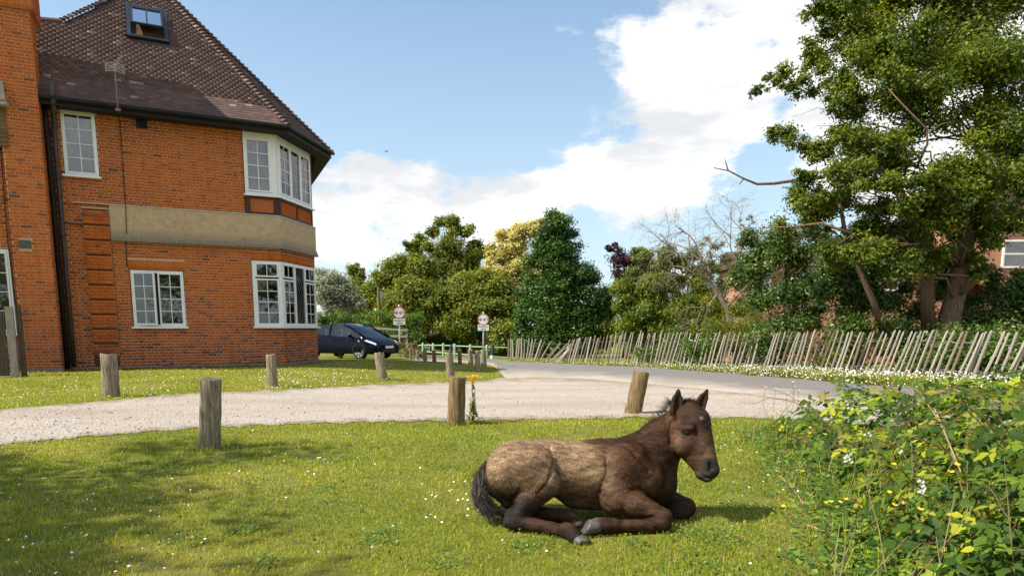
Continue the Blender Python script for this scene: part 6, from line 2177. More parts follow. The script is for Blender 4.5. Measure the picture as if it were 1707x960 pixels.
def build_bramble():
    base = Vector((2.9, 4.2, 0.0))
    e = empty('bramble_bush', base, 0, 'sprawling leafy bramble thicket filling the right foreground', 'bush')
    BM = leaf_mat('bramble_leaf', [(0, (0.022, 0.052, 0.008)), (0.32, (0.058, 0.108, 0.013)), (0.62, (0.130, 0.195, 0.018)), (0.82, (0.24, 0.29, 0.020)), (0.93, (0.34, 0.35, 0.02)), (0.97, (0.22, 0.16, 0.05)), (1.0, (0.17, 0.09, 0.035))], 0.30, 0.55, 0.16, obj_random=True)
    protos = [compound(i) for i in range(5)] + [single_leaf(i) for i in range(3)]
    n = 6600
    y = 2.55 + (8.6 - 2.55) * rng.random(n) ** 1.75
    x = bx_edge(y) - 0.22 + rng.random(n) ** 0.9 * (0.60 * y + 1.7)
    hh = mound(x, y)
    ok = (hh > 0.025) & (x < 0.85 * y + 1.0)
    x, y, hh = x[ok], y[ok], hh[ok]
    n = len(x)
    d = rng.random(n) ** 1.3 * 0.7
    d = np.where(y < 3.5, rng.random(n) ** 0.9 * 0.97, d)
    z = terrain(x, y) + np.maximum(hh * (1 - d) + rng.normal(0, 0.02, n), 0.015)
    ex = 0.02
    gx = (mound(x + ex, y) - mound(x - ex, y)) / (2 * ex); gy = (mound(x, y + ex) - mound(x, y - ex)) / (2 * ex)
    N = np.stack([-gx * 0.7, -gy * 0.7 - 0.25, np.ones(n)], 1) + rng.normal(0, 0.42, (n, 3))
    N /= np.linalg.norm(N, axis=1)[:, None]
    A = np.stack([-gx, -gy, -0.35 * np.ones(n)], 1) + rng.normal(0, 0.8, (n, 3))
    A -= N * (A * N).sum(1)[:, None]
    A /= np.linalg.norm(A, axis=1)[:, None]
    S = np.cross(A, N)
    kind = np.where(rng.random(n) < 0.88, rng.integers(0, 5, n), 5 + rng.integers(0, 3, n))
    scale = rng.uniform(0.6, 1.12, n) * np.where(y > 5.0, 1.15, 1.0) * np.where(hh < 0.15, 0.7, 1.0)
    rnd = np.clip(0.31 + rng.normal(0, 0.29, n) - 0.25 * d, 0, 0.999)  # deeper leaves take darker tones, painting shade inside the thicket
    Pw = np.stack([x, y, z], 1)
    px, py, dep = project(Pw)
    inview = (px > 1180) & (px < 1700) & (py > 600) & (py < 950)
    score = np.where(inview & (d < 0.20), dep / scale, 1e9)
    pick = set(np.argsort(score)[:300].tolist())
    meshes = []
    for v, f in protos:
        meshes.append(npmesh('leaf', v, f, BM, attrs={'rnd': np.zeros(len(v))}, link=False))
    for i in pick:
        o = bpy.data.objects.new('leaf', meshes[kind[i]])
        COL.objects.link(o)
        o.parent = e
        M3 = Matrix((Vector(S[i]) * scale[i], Vector(A[i]) * scale[i], Vector(N[i]) * scale[i])).transposed().to_4x4()
        o.matrix_local = Matrix.Translation(Vector(Pw[i]) - base) @ M3
    VV, FF, RR = [], [], []
    nb = 0
    rest = np.array([i for i in range(n) if i not in pick])
    for k, (v, f) in enumerate(protos):
        ids = rest[kind[rest] == k]
        w = (v[None, :, 0, None] * S[ids][:, None, :] + v[None, :, 1, None] * A[ids][:, None, :] + v[None, :, 2, None] * N[ids][:, None, :]) * scale[ids][:, None, None] + Pw[ids][:, None, :]
        VV.append(w.reshape(-1, 3))
        FF.append((f[None] + (np.arange(len(ids)) * len(v))[:, None, None]).reshape(-1, 3) + nb)
        nb += len(ids) * len(v)
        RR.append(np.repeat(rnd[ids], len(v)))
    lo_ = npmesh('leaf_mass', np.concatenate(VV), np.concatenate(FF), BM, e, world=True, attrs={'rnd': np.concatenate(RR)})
    lo_['kind'] = 'stuff'
    # arching canes
    CANE = simple('bramble_cane', (0.20, 0.085, 0.05), (0.11, 0.06, 0.03), 30, 0.6)
    DRY = simple('dry_stalk', (0.34, 0.25, 0.14), (0.22, 0.15, 0.08), 30, 0.8)
    m = MB()
    rr = random.Random(3)
    for i in range(44):
        yy = 2.6 + 5.4 * rr.random() ** 1.5
        xx = float(bx_edge(yy)) + 0.3 + rr.random() * (0.4 * yy)
        a = Vector((xx, yy, 0.05))
        ang = rr.uniform(2.2, 5.2)
        L = rr.uniform(0.5, 1.2)
        hz = float(mound(xx, yy)) + rr.uniform(-0.16, 0.02)
        pts = []
        for k in range(9):
            t = k / 8
            p = a + Vector((math.cos(ang), math.sin(ang), 0)) * L * t
            p.z = max(0.03, 0.05 + hz * math.sin(min(1.0, t * 1.25) * math.pi * 0.62) + rr.gauss(0, .01))
            pts.append(p)
        m.tube(pts, [0.0042 * (1 - 0.6 * k / 8) for k in range(9)], 5)
    m.build('cane', CANE, e, world=True, smooth=True)
    m = MB()
    for i in range(55):
        yy = 2.5 + 4.5 * rr.random() ** 1.6
        xx = float(bx_edge(yy)) - 0.15 + rr.random() ** 1.4 * 1.2
        a = Vector((xx, yy, 0.0))
        hz = float(mound(xx, yy))
        L = rr.uniform(0.12, 0.42) + hz * 0.5
        d = Vector((rr.gauss(0, .3), rr.gauss(0, .3), 1)).normalized()
        m.tube([a, a + d * L * .5 + Vector((rr.gauss(0, .02), 0, 0)), a + d * L], [.0028, .0022, .001], 4)
    for (pts) in ([(1300, 800), (1322, 822), (1338, 846), (1362, 850)], [(1322, 822), (1326, 802)], [(1345, 884), (1370, 892), (1392, 900)], [(1530, 760), (1555, 850), (1588, 945)], [(1545, 830), (1570, 880)]):
        P_ = []
        for q in pts:
            g = ground(*q)
            P_.append(g + Vector((0, 0, 0.03 + (float(mound(g.x, g.y)) * .9 if q[0] > 1450 else 0))))
        m.tube(P_, [.006 - .003 * k / len(P_) for k in range(len(P_))], 5)
    m.build('dry_stem', DRY, e, world=True)
    # blossoms
    for (px_, py_, kk) in ((1411, 766, 6), (1408, 772, 4), (1536, 816, 7), (1448, 727, 3), (1414, 678, 3), (1502, 753, 2)):
        g = at(px_, py_, 3.9)
        Yg = 3.9
        for Yt in np.arange(2.4, 8.2, 0.03):
            q = at(px_, py_, Yt)
            if q.z < float(terrain(q.x, q.y) + mound(q.x, q.y)) + 0.02:
                Yg = Yt; break
        g = at(px_, py_, Yg)
        mm = MB()
        for k in range(kk):
            c = g + Vector((rr.gauss(0, .016), rr.gauss(0, .01), rr.gauss(0, .014) + 0.012))
            for p in range(5):
                a = 2 * math.pi * p / 5 + k
                u = Vector((math.cos(a), -0.35, math.sin(a))).normalized()
                v = Vector((-math.sin(a), 0, math.cos(a)))
                mm.add([c, c + u * .008 + v * .005, c + u * .014, c + u * .008 - v * .005], [(0, 1, 2, 3)])
        mm.build('blossom', WHITE_FL, e, world=True)
    # tall grass blades and soft weeds along the edge
    n = 2600
    y = 2.1 + 6.4 * rng.random(n) ** 1.7
    x = bx_edge(y) + rng.normal(0.14, 0.16, n)
    P_ = np.stack([x, y, terrain(x, y)], 1)
    V, F, r = blades(P_, rng.uniform(0.03, 0.10, n) + 0.20 * (rng.random(n) > .97), rng.uniform(.003, .006, n), rng.uniform(.2, .9, n), np.clip(rng.normal(.45, .25, n), 0, 1))
    tag(npmesh('edge_grass', V, F, GRASS_MAT, attrs={'rnd': r}), 'longer grass along the edge of the bramble thicket', 'grass', kind='stuff')
    # creeping broad leaves at the foot
    n = 2600
    y = 2.2 + 5.6 * rng.random(n) ** 1.6
    x = bx_edge(y) + rng.normal(0.06, 0.15, n)
    v, f = leaflet(0.034, 0.026, False, 0.1, 0.1, 3)
    az = rng.uniform(0, 6.28, n)
    N = np.stack([rng.normal(0, .3, n), rng.normal(-.2, .3, n), np.ones(n)], 1); N /= np.linalg.norm(N, axis=1)[:, None]
    A = np.stack([np.cos(az), np.sin(az), np.zeros(n)], 1); A -= N * (A * N).sum(1)[:, None]; A /= np.linalg.norm(A, axis=1)[:, None]
    S = np.cross(A, N)
    Pw = np.stack([x, y, terrain(x, y) + rng.uniform(.02, .07, n)], 1)
    w = (v[None, :, 0, None] * S[:, None] + v[None, :, 1, None] * A[:, None] + v[None, :, 2, None] * N[:, None]) * rng.uniform(.6, 1.3, n)[:, None, None] + Pw[:, None]
    F = (f[None] + (np.arange(n) * len(v))[:, None, None]).reshape(-1, 3)
    tag(npmesh('ground_cover', w.reshape(-1, 3), F, LM['hedge'], attrs={'rnd': np.repeat(rng.random(n), len(v))}), 'creeping broad-leaved weeds at the foot of the brambles', 'weeds', kind='stuff')
    # buttercups over the thicket edge
    spots = [(1276, 646), (1293, 648), (1312, 655), (1322, 637), (1324, 645), (1331, 650), (1288, 690), (1295, 686), (1299, 703), (1303, 712), (1300, 717), (1350, 713), (1375, 724), (1318, 780), (1336, 785), (1318, 809), (1305, 844), (1377, 838), (1385, 836), (1400, 837), (1410, 832), (1492, 842), (1507, 840), (1534, 849), (1482, 821), (1389, 692), (1490, 774), (1595, 775), (1585, 787), (1349, 722)]
    pm, sm = MB(), MB()
    for (px_, py_) in spots:
        Yg = 6.4
        for Yt in np.arange(2.4, 8.2, 0.03):
            q = at(px_, py_, Yt)
            if q.z < float(terrain(q.x, q.y) + max(0.05, mound(q.x, q.y) * 1.02 + 0.03)):
                Yg = Yt - 0.02; break
        c = at(px_, py_, Yg)
        rad = 0.017
        for p in range(5):
            a = 2 * math.pi * p / 5 + rr.random()
            u = Vector((math.cos(a), math.sin(a) * .8 - .2, .35 + .25 * math.sin(a))).normalized()
            v = Vector((-math.sin(a), math.cos(a), 0))
            pm.add([c, c + u * rad * .6 + v * rad * .5, c + u * rad, c + u * rad * .6 - v * rad * .5], [(0, 1, 2, 3)])
        g = float(terrain(c.x, c.y))
        sm.tube([Vector((c.x + rr.gauss(0, .04), c.y + .02, max(g, c.z - .28))), c.lerp(Vector((c.x, c.y, g)), .3) + Vector((rr.gauss(0, .01), 0, 0)), c], .0016, 4)
    o = pm.build('buttercup_heads', YELLOW_FL)
    tag(o, 'yellow buttercup flowers scattered over the bramble edge', 'flowers', kind='stuff')
    o = sm.build('buttercup_stems', simple('green_stem', (0.10, 0.13, 0.03), None, 20, 0.6))
    tag(o, 'thin green buttercup stems rising from the bramble edge', 'stems', kind='stuff')
    # ragwort
    b = ground(789, 704)
    e2 = empty('ragwort_plant', b, 0, 'yellow-topped ragwort growing beside the dark brown bollard', 'plant')
    H = at(790, 628, b.y).z - b.z
    GS = simple('ragwort_stem', (0.12, 0.13, 0.05), (0.09, 0.10, 0.03), 20, 0.7)
    m = MB(); st = [Vector((0.012 * math.sin(k * .9), 0, H * k / 7)) for k in range(8)]
    m.tube(st, [.008 - .0006 * k for k in range(8)], 6); m.build('stem', GS, e2)
    lm = LM['olive']
    V, F = [], []; nb = 0
    for k in range(95):
        t = rr.random() ** 1.4
        v, f = leaflet(rr.uniform(.05, .10) * (1.2 - t), rr.uniform(.02, .036), True, .1, .5, 4)
        if t > .92: continue
        a = rr.uniform(0, 6.28); tl = rr.uniform(-.2, .8)
        cx = np.array([-math.sin(a), math.cos(a), 0]); cy = np.array([math.cos(a) * math.cos(tl), math.sin(a) * math.cos(tl), math.sin(tl)]); cz = np.cross(cx, cy)
        spread = .035 if t < .15 else .0
        p = np.array([rr.gauss(0, spread), rr.gauss(0, spread), 0.01 + H * .88 * t])
        V.append(v[:, :1] * cx + v[:, 1:2] * cy + v[:, 2:] * cz + p); F.append(f + nb); nb += len(v)
    o = npmesh('leaves', np.concatenate(V), np.concatenate(F), lm, e2, attrs={'rnd': rng.random(nb)})
    o['kind'] = 'stuff'
    m = MB()
    for k in range(46):
        c = Vector((rr.gauss(0, .038), rr.gauss(0, .025), H + rr.uniform(-.008, .02)))
        n_ = 7
        vs = [c + Vector((.009 * math.cos(2 * math.pi * q / n_), .009 * math.sin(2 * math.pi * q / n_), .002 * (q % 2))) for q in range(n_)]
        m.prism(vs, (0, 0, -.004))
        m.tube([st[-2] + Vector((0, 0, -.01)), c], .0012, 3)
    m.build('flower_head', YELLOW_FL, e2)


build_bramble()

# ================================================================== THE FOAL
def build_foal():
    YB = 3.92
    h = 0.0052

    def P(px, py, dy):
        return np.array(at(px, py, YB + dy))

    def rm(rpx, p):
        return rpx * (p[1] * _c - (p[2] - ZCAM) * _s) / FPX

    lo = np.array([-0.34, 3.18, -0.02]); hi = np.array([1.26, 4.26, 0.86])
    dims = np.ceil((hi - lo) / h).astype(int) + 1
    ax = [lo[i] + h * np.arange(dims[i]) for i in range(3)]
    BIG = 0.5
    prims = []   # (a, b, flow vector, weight radius) for the hair flow

    class Field:
        def __init__(s):
            s.d = np.full(dims, BIG, np.float32)

        def win(s, a, b, r, pad):
            l = np.minimum(a, b) - r - pad; u = np.maximum(a, b) + r + pad
            i0 = np.clip(((l - lo) / h).astype(int), 0, dims - 1); i1 = np.clip(((u - lo) / h).astype(int) + 2, 1, dims)
            sl = tuple(slice(i0[k], i1[k]) for k in range(3))
            X, Y, Z = np.meshgrid(ax[0][sl[0]], ax[1][sl[1]], ax[2][sl[2]], indexing='ij')
            return sl, np.stack([X, Y, Z], -1)

        def cone(s, a, b, ra, rb, k=0.02, sq=(1, 1, 1), cut=False):
            pad = 0.06 if not cut else 0.03
            sl, G = s.win(a, b, max(ra, rb) / min(sq), pad)
            q = np.array(sq)
            ba = (b - a) * q
            pa = (G - a) * q
            t = np.clip((pa @ ba) / max(ba @ ba, 1e-9), 0, 1)
            d = (np.linalg.norm(pa - t[..., None] * ba, axis=-1) - (ra + (rb - ra) * t)).astype(np.float32)
            o = s.d[sl]
            if cut:
                d = -d
                hh = np.clip(0.5 - 0.5 * (o - d) / k, 0, 1)
                s.d[sl] = o + (d - o) * hh + k * hh * (1 - hh)
            else:
                hh = np.clip(0.5 + 0.5 * (o - d) / k, 0, 1)
                s.d[sl] = o + (d - o) * hh - k * hh * (1 - hh)

    def cap(f, A, B, k=0.02, flow=1, sq=(1, 1, 1), cut=False):
        """A,B: (px,py,dy,rpx)"""
        a, b = P(*A[:3]), P(*B[:3])
        f.cone(a, b, rm(A[3], a), rm(B[3], b), k, sq, cut)
        if not cut and flow:
            v = (b - a) * (1 if flow == 1 else -1)
            if flow == 'back': v = np.array([-1.0, 0, -0.45])
            v = v / (np.linalg.norm(v) + 1e-9)
            prims.append((a, b, v, (rm(A[3], a) + rm(B[3], b)) / 2))

    def chain(f, pts, k=0.014, flow=1, sq=(1, 1, 1)):
        for A, B in zip(pts, pts[1:]): cap(f, A, B, k, flow, sq)

    # ---- trunk, neck
    T = Field()
    cap(T, (864, 780, .02, 47), (918, 777, 0, 45), .04, 'back')
    cap(T, (918, 779, 0, 45), (1000, 786, 0, 52), .04, 'back')
    cap(T, (1000, 786, 0, 52), (1062, 788, 0, 49), .04, 'back')
    cap(T, (965, 806, .02, 42), (1050, 810, 0, 42), .04, 'back')
    cap(T, (1005, 764, 0, 27), (1052, 752, 0, 25), .04, 'back')
    cap(T, (1066, 793, -.02, 46), (1092, 812, -.02, 34), .04, 'back')
    # neck
    cap(T, (1128, 706, -.03, 26), (1103, 734, -.015, 34), .03, 1, sq=(1, 1.25, 1))
    cap(T, (1103, 734, -.015, 34), (1068, 768, 0, 46), .05, 1, sq=(1, 1.12, 1))
    cap(T, (1108, 750, -.015, 26), (1093, 795, -.01, 33), .05, 1)
    # near haunch, buttock, far haunch
    cap(T, (858, 783, -.115, 47), (886, 784, -.14, 43), .018, 'back')
    cap(T, (838, 803, -.06, 30), (858, 825, -.10, 26), .04, 1)
    cap(T, (858, 786, .10, 44), (890, 800, .12, 36), .04, 'back')
    cap(T, (826, 792, 0, 20), (842, 800, 0, 30), .04, 'back')
    # flank fold in front of the thigh
    cap(T, (924, 752, -.235, 3.0), (921, 800, -.25, 3.2), .02, 0, cut=True)
    # near shoulder and upper arm
    cap(T, (1046, 776, -.11, 40), (1072, 798, -.12, 34), .02, 'back')
    cap(T, (1040, 800, -.12, 36), (1026, 834, -.175, 25), .02, 1)
    cap(T, (1056, 790, .10, 38), (1060, 830, .12, 28), .03, 1)
    # ---- near hind leg
    L1 = Field()
    chain(L1, [(880, 795, -.15, 40), (902, 804, -.19, 30), (880, 836, -.215, 20), (863, 862, -.23, 15.5)], .02)
    chain(L1, [(853, 858, -.225, 12), (848, 871, -.235, 10)], .012)
    chain(L1, [(860, 868, -.235, 15.5), (882, 873, -.26, 12.5), (920, 880, -.32, 10.5), (940, 884, -.375, 11)], .012)
    chain(L1, [(944, 883, -.385, 14), (951, 886, -.40, 14.5)], .010)
    chain(L1, [(951, 886, -.40, 13), (960, 896, -.435, 13.5)], .010)
    # ---- far hind leg
    L2 = Field()
    chain(L2, [(836, 851, -.09, 9), (846, 851, -.10, 13), (880, 853, -.13, 11.5), (936, 859, -.17, 11)], .012)
    chain(L2, [(936, 859, -.17, 12), (948, 862, -.185, 14)], .010)
    chain(L2, [(948, 862, -.185, 13), (955, 868, -.195, 13)], .010)
    # ---- near fore leg
    L3 = Field()
    chain(L3, [(1036, 828, -.17, 26), (1060, 840, -.215, 21.5), (1088, 854, -.25, 15.5), (1104, 863, -.265, 16.5)], .016)
    chain(L3, [(1104, 863, -.265, 16.5), (1103, 871, -.275, 15), (1085, 875.5, -.285, 12), (1045, 876, -.305, 10.2), (1024, 876, -.315, 11)], .012)
    chain(L3, [(1022, 875, -.315, 12.5), (1010, 876, -.32, 14)], .010)
    chain(L3, [(1010, 876, -.32, 13), (996, 875, -.325, 13)], .010)
    # ---- far fore leg
    L4 = Field()
    chain(L4, [(1090, 822, .08, 24), (1120, 837, .04, 18), (1143, 845, .02, 16)], .016)
    chain(L4, [(1143, 845, .02, 16), (1138, 852, .0, 14), (1110, 857, -.03, 11), (1075, 858, -.06, 11)], .012)
    chain(L4, [(1075, 858, -.06, 12), (1056, 857, -.075, 11)], .010)
    # ---- head
    Hd = Field()
    HS = 1
    cap(Hd, (1146, 692, -.06, 25), (1158, 702, -.08, 24), .02, HS)
    cap(Hd, (1160, 702, -.085, 23), (1178, 760, -.155, 15.5), .02, HS)
    cap(Hd, (1140, 720, -.10, 21), (1141, 739, -.115, 22.5), .018, HS)
    cap(Hd, (1158, 712, -.02, 20), (1162, 735, -.05, 19), .02, HS)
    cap(Hd, (1143, 742, -.105, 19), (1172, 785, -.17, 11.5), .018, HS)
    cap(Hd, (1150, 728, -.11, 18), (1174, 768, -.16, 14), .018, HS)
    cap(Hd, (1178, 769, -.16, 16.5), (1184, 782, -.175, 15.5), .012, HS)
    cap(Hd, (1186, 786, -.185, 10), (1180, 794, -.185, 8.5), .010, HS)
    cap(Hd, (1178, 795.5, -.178, 8.5), (1170, 789, -.172, 11), .010, HS)
    # brows and cheek bone
    cap(Hd, (1139, 713, -.155, 6), (1152, 712, -.165, 6.5), .012, 0)
    cap(Hd, (1148, 733, -.165, 5), (1168, 752, -.185, 4), .014, 0)
    cap(Hd, (1178, 712, -.09, 6), (1181, 720, -.095, 5), .012, 0)
    # ears
    E1 = Field(); E2 = Field()
    chain(E1, [(1129, 700, -.07, 9.5), (1128, 682, -.085, 11.5), (1129, 666, -.09, 9), (1130.5, 654, -.09, 4.2), (1131, 648.5, -.09, 1.5)], .006)
    for a, b in (((1131.5, 695, -.118, 5.5), (1131, 681, -.122, 8.2)), ((1131, 681, -.122, 8.2), (1131, 660, -.114, 4.2))):
        cap(E1, a, b, .004, 0, cut=True)
    chain(E2, [(1160, 688, -.02, 8), (1166, 677, -.02, 10), (1172.5, 663, -.02, 7.8), (1177.5, 653, -.02, 3.2), (1179, 649, -.02, 1.4)], .006)
    for a, b in (((1167, 685, -.052, 5), (1169.5, 676, -.052, 6.8)), ((1169.5, 676, -.052, 6.8), (1175, 660, -.042, 3.4))):
        cap(E2, a, b, .004, 0, cut=True)
    # tail dock
    Tl = Field()
    chain(Tl, [(818, 776, .0, 10), (804, 800, -.02, 11), (802, 826, -.05, 12), (812, 848, -.09, 10)], .01)

    def smin(a, b, k):
        hh = np.clip(0.5 + 0.5 * (b - a) / k, 0, 1)
        return b + (a - b) * hh - k * hh * (1 - hh)
    D = T.d
    D = smin(D, Hd.d, 0.012)
    D = smin(D, L1.d, 0.012)
    D = smin(D, L3.d, 0.012)
    D = smin(D, L4.d, 0.012)
    D = smin(D, L2.d, 0.008)
    D = smin(D, E1.d, 0.010)
    D = smin(D, E2.d, 0.010)
    D = smin(D, Tl.d, 0.010)
    F_ = Field(); F_.d = D

    def surf(px, py, start=3.2, end=4.3):
        d = ray(px, py)
        for Y in np.arange(start, end, 0.002):
            k = Y / d[1]
            p = np.array([d[0] * k, Y, ZCAM + d[2] * k])
            i = np.round((p - lo) / h).astype(int)
            if np.all(i >= 0) and np.all(i < dims) and D[tuple(i)] < 0:
                return p
        return None
    # creases that part the muscles
    def groove(pts, r, k=.012):
        q = [surf(x, y) for x, y in pts]
        for u, v in zip(q, q[1:]):
            if u is not None and v is not None and np.linalg.norm(u - v) < 0.15:
                F_.cone(u, v, r, r, k, cut=True)
    groove([(917, 744), (921, 758), (921, 775), (917, 793), (908, 808), (896, 822)], .007)
    groove([(1004, 800), (1000, 818), (1003, 834), (1014, 846)], .005)
    groove([(1052, 814), (1066, 813), (1080, 822), (1094, 834)], .006)
    groove([(1119, 704), (1116, 720), (1117, 738), (1123, 752), (1133, 765)], .005)
    groove([(1052, 861), (1070, 862), (1088, 861)], .009)
    groove([(1040, 742), (1062, 762), (1082, 785)], .004, .02)
    groove([(868, 812), (856, 826), (846, 846)], .005)
    groove([(1010, 765), (1012, 785), (1006, 802)], .003, .015)
    # eye socket, nostril, mouth
    eye = surf(1144.5, 721.5)
    a = eye + np.array([0, 0.003, 0])
    F_.cone(a + np.array([-.012, 0.001, 0.003]), a + np.array([.013, 0.001, -0.003]), .0105, .010, .006, cut=True)
    ns = surf(1184, 778)
    F_.cone(ns + np.array([-.003, .003, .010]), ns + np.array([.004, 0.002, -.009]), .0135, .011, .005, cut=True)
    F_.cone(ns + np.array([-.016, .004, .006]), ns + np.array([-.010, 0.0, -.012]), .004, .004, .006)
    fn = surf(1196, 776)
    if fn is not None: F_.cone(fn + np.array([0, .002, .006]), fn + np.array([0, 0.002, -.006]), .006, .005, .005, cut=True)
    mp = [surf(x, y) for x, y in ((1163, 783), (1169, 791), (1177, 796), (1187, 796))]
    for p, q in zip(mp, mp[1:]):
        if p is not None and q is not None: F_.cone(p, q, .0045, .0045, .005, cut=True)
    # lids
    F_.cone(eye + np.array([-.019, 0.008, .006]), eye + np.array([.002, 0.001, .0185]), .0048, .0055, .006)
    F_.cone(eye + np.array([.002, 0.001, .0185]), eye + np.array([.023, 0.004, -.002]), .0055, .004, .006)
    F_.cone(eye + np.array([-.018, 0.009, -.012]), eye + np.array([.018, 0.006, -.017]), .004, .004, .006)
    D = F_.d

    # ---- surface nets
    s = D < 0
    c = np.zeros(tuple(dims - 1), np.int8)
    for i in (0, 1):
        for j in (0, 1):
            for k in (0, 1):
                c += s[i:dims[0] - 1 + i, j:dims[1] - 1 + j, k:dims[2] - 1 + k]
    cell = (c > 0) & (c < 8)
    idx = np.full(cell.shape, -1, np.int32)
    ijk = np.argwhere(cell)
    idx[cell] = np.arange(len(ijk))
    acc = np.zeros((len(ijk), 3)); cnt = np.zeros(len(ijk))
    corners = [(i, j, k) for i in (0, 1) for j in (0, 1) for k in (0, 1)]
    val = {cc: D[ijk[:, 0] + cc[0], ijk[:, 1] + cc[1], ijk[:, 2] + cc[2]] for cc in corners}
    for ca_ in corners:
        for axx in range(3):
            if ca_[axx] == 0:
                cb_ = tuple(1 if q == axx else ca_[q] for q in range(3))
                va, vb = val[ca_], val[cb_]
                cr = (va < 0) != (vb < 0)
                t = np.where(cr, va / np.where(cr, va - vb, 1), 0)
                pt = np.repeat(np.array(ca_, float)[None], len(ijk), 0)
                pt[:, axx] += t
                acc[cr] += pt[cr]; cnt[cr] += 1
    V = lo + (ijk + acc / cnt[:, None]) * h
    faces = []
    for axx in range(3):
        u, v = [(1, 2), (2, 0), (0, 1)][axx]
        sa = np.take(s, range(0, dims[axx] - 1), axx); sb = np.take(s, range(1, dims[axx]), axx)
        e = np.argwhere(sa != sb)
        e = e[(e[:, u] > 0) & (e[:, v] > 0) & (e[:, u] < dims[u] - 1) & (e[:, v] < dims[v] - 1)]
        def g(du, dv):
            q = e.copy(); q[:, u] -= du; q[:, v] -= dv
            return idx[q[:, 0], q[:, 1], q[:, 2]]
        quad = np.stack([g(1, 1), g(0, 1), g(0, 0), g(1, 0)], 1)
        fl = sa[e[:, 0], e[:, 1], e[:, 2]]
        quad[~fl] = quad[~fl][:, ::-1]
        faces.append(quad)
    Fq = np.concatenate(faces)
    Fq = Fq[(Fq >= 0).all(1)]
    # light smoothing
    ei = np.concatenate([Fq[:, [0, 1]], Fq[:, [1, 2]], Fq[:, [2, 3]], Fq[:, [3, 0]]])
    for it in range(3):
        sm = np.zeros_like(V); ct = np.zeros(len(V))
        np.add.at(sm, ei[:, 0], V[ei[:, 1]]); np.add.at(ct, ei[:, 0], 1)
        V = V * 0.55 + 0.45 * sm / np.maximum(ct, 1)[:, None]

    # ---- coat colour, with sheen lines and shade in the hollows painted in
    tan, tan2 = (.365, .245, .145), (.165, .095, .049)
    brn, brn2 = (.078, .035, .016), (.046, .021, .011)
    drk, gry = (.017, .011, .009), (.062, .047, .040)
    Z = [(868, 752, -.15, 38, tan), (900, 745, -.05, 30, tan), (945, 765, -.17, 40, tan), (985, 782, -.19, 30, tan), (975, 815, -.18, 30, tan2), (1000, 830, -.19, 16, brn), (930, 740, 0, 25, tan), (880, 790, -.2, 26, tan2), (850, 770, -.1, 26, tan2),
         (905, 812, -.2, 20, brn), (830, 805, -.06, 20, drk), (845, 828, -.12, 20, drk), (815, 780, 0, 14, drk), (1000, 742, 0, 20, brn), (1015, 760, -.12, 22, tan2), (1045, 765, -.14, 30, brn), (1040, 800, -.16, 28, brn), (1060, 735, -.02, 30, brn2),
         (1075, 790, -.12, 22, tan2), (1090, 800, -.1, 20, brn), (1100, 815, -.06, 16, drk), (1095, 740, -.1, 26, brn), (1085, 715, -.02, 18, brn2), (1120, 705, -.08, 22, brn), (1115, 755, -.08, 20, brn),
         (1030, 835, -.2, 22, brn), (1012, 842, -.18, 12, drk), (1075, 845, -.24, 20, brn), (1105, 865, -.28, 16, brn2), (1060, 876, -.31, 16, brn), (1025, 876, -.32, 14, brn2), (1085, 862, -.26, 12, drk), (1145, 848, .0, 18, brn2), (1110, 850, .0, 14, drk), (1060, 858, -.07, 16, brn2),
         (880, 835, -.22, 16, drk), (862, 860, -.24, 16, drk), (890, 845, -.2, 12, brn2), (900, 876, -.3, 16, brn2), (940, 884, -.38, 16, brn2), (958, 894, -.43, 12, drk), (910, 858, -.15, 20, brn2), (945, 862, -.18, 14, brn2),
         (1128, 745, -.18, 12, tan2), (1122, 728, -.16, 9, tan2), (1140, 755, -.19, 10, brn), (1140, 738, -.2, 10, brn), (1144, 722, -.19, 5, drk), (1141, 714, -.18, 6, gry), (1146, 731, -.19, 6, gry), (1145, 706, -.16, 12, brn2), (1160, 700, -.15, 18, brn2), (1160, 735, -.19, 14, brn), (1178, 730, -.13, 14, brn), (1168, 740, -.19, 7, gry), (1185, 755, -.18, 9, tan2), (1182, 780, -.20, 14, gry), (1172, 790, -.19, 10, gry), (1190, 790, -.19, 8, drk), (1184, 778, -.22, 6, (.008, .007, .007)),  # includes pale lid highlight and black nostril shade as colour
         (1155, 768, -.18, 12, brn), (1168, 697, -.155, 2.0, (.34, .27, .22)), (1128, 675, -.1, 14, brn2), (1172, 668, -.04, 14, brn2), (1131, 680, -.11, 6, drk), (1128, 655, -.1, 6, drk), (1177, 655, -.03, 6, drk), (1170, 674, -.04, 5, drk), (1106, 745, -.12, 10, brn2), (1110, 770, -.1, 14, brn2), (915, 745, -.2, 5, (.36, .27, .17)), (920, 765, -.22, 4, (.36, .27, .17)), (1003, 806, -.2, 4, (.32, .21, .12)), (1001, 826, -.2, 4, (.32, .21, .12)), (1010, 785, -.2, 8, tan), (1060, 770, -.17, 10, tan2), (1075, 785, -.16, 6, (.26, .17, .10)), (1020, 775, -.18, 12, brn), (1030, 748, -.08, 14, brn2), (880, 770, -.22, 10, brn2), (898, 778, -.23, 10, brn), (870, 815, -.2, 12, brn2), (855, 800, -.18, 12, tan2), (895, 835, -.2, 8, drk), (800, 820, -.04, 24, drk), (810, 850, -.09, 14, drk)]  # small pale spots paint sheen along the haunch and shoulder edges
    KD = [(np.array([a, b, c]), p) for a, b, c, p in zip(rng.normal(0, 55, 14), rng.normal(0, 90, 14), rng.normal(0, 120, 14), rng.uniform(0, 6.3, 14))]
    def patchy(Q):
        return sum(np.sin(Q @ k_ + p_) for k_, p_ in KD) / 3.0
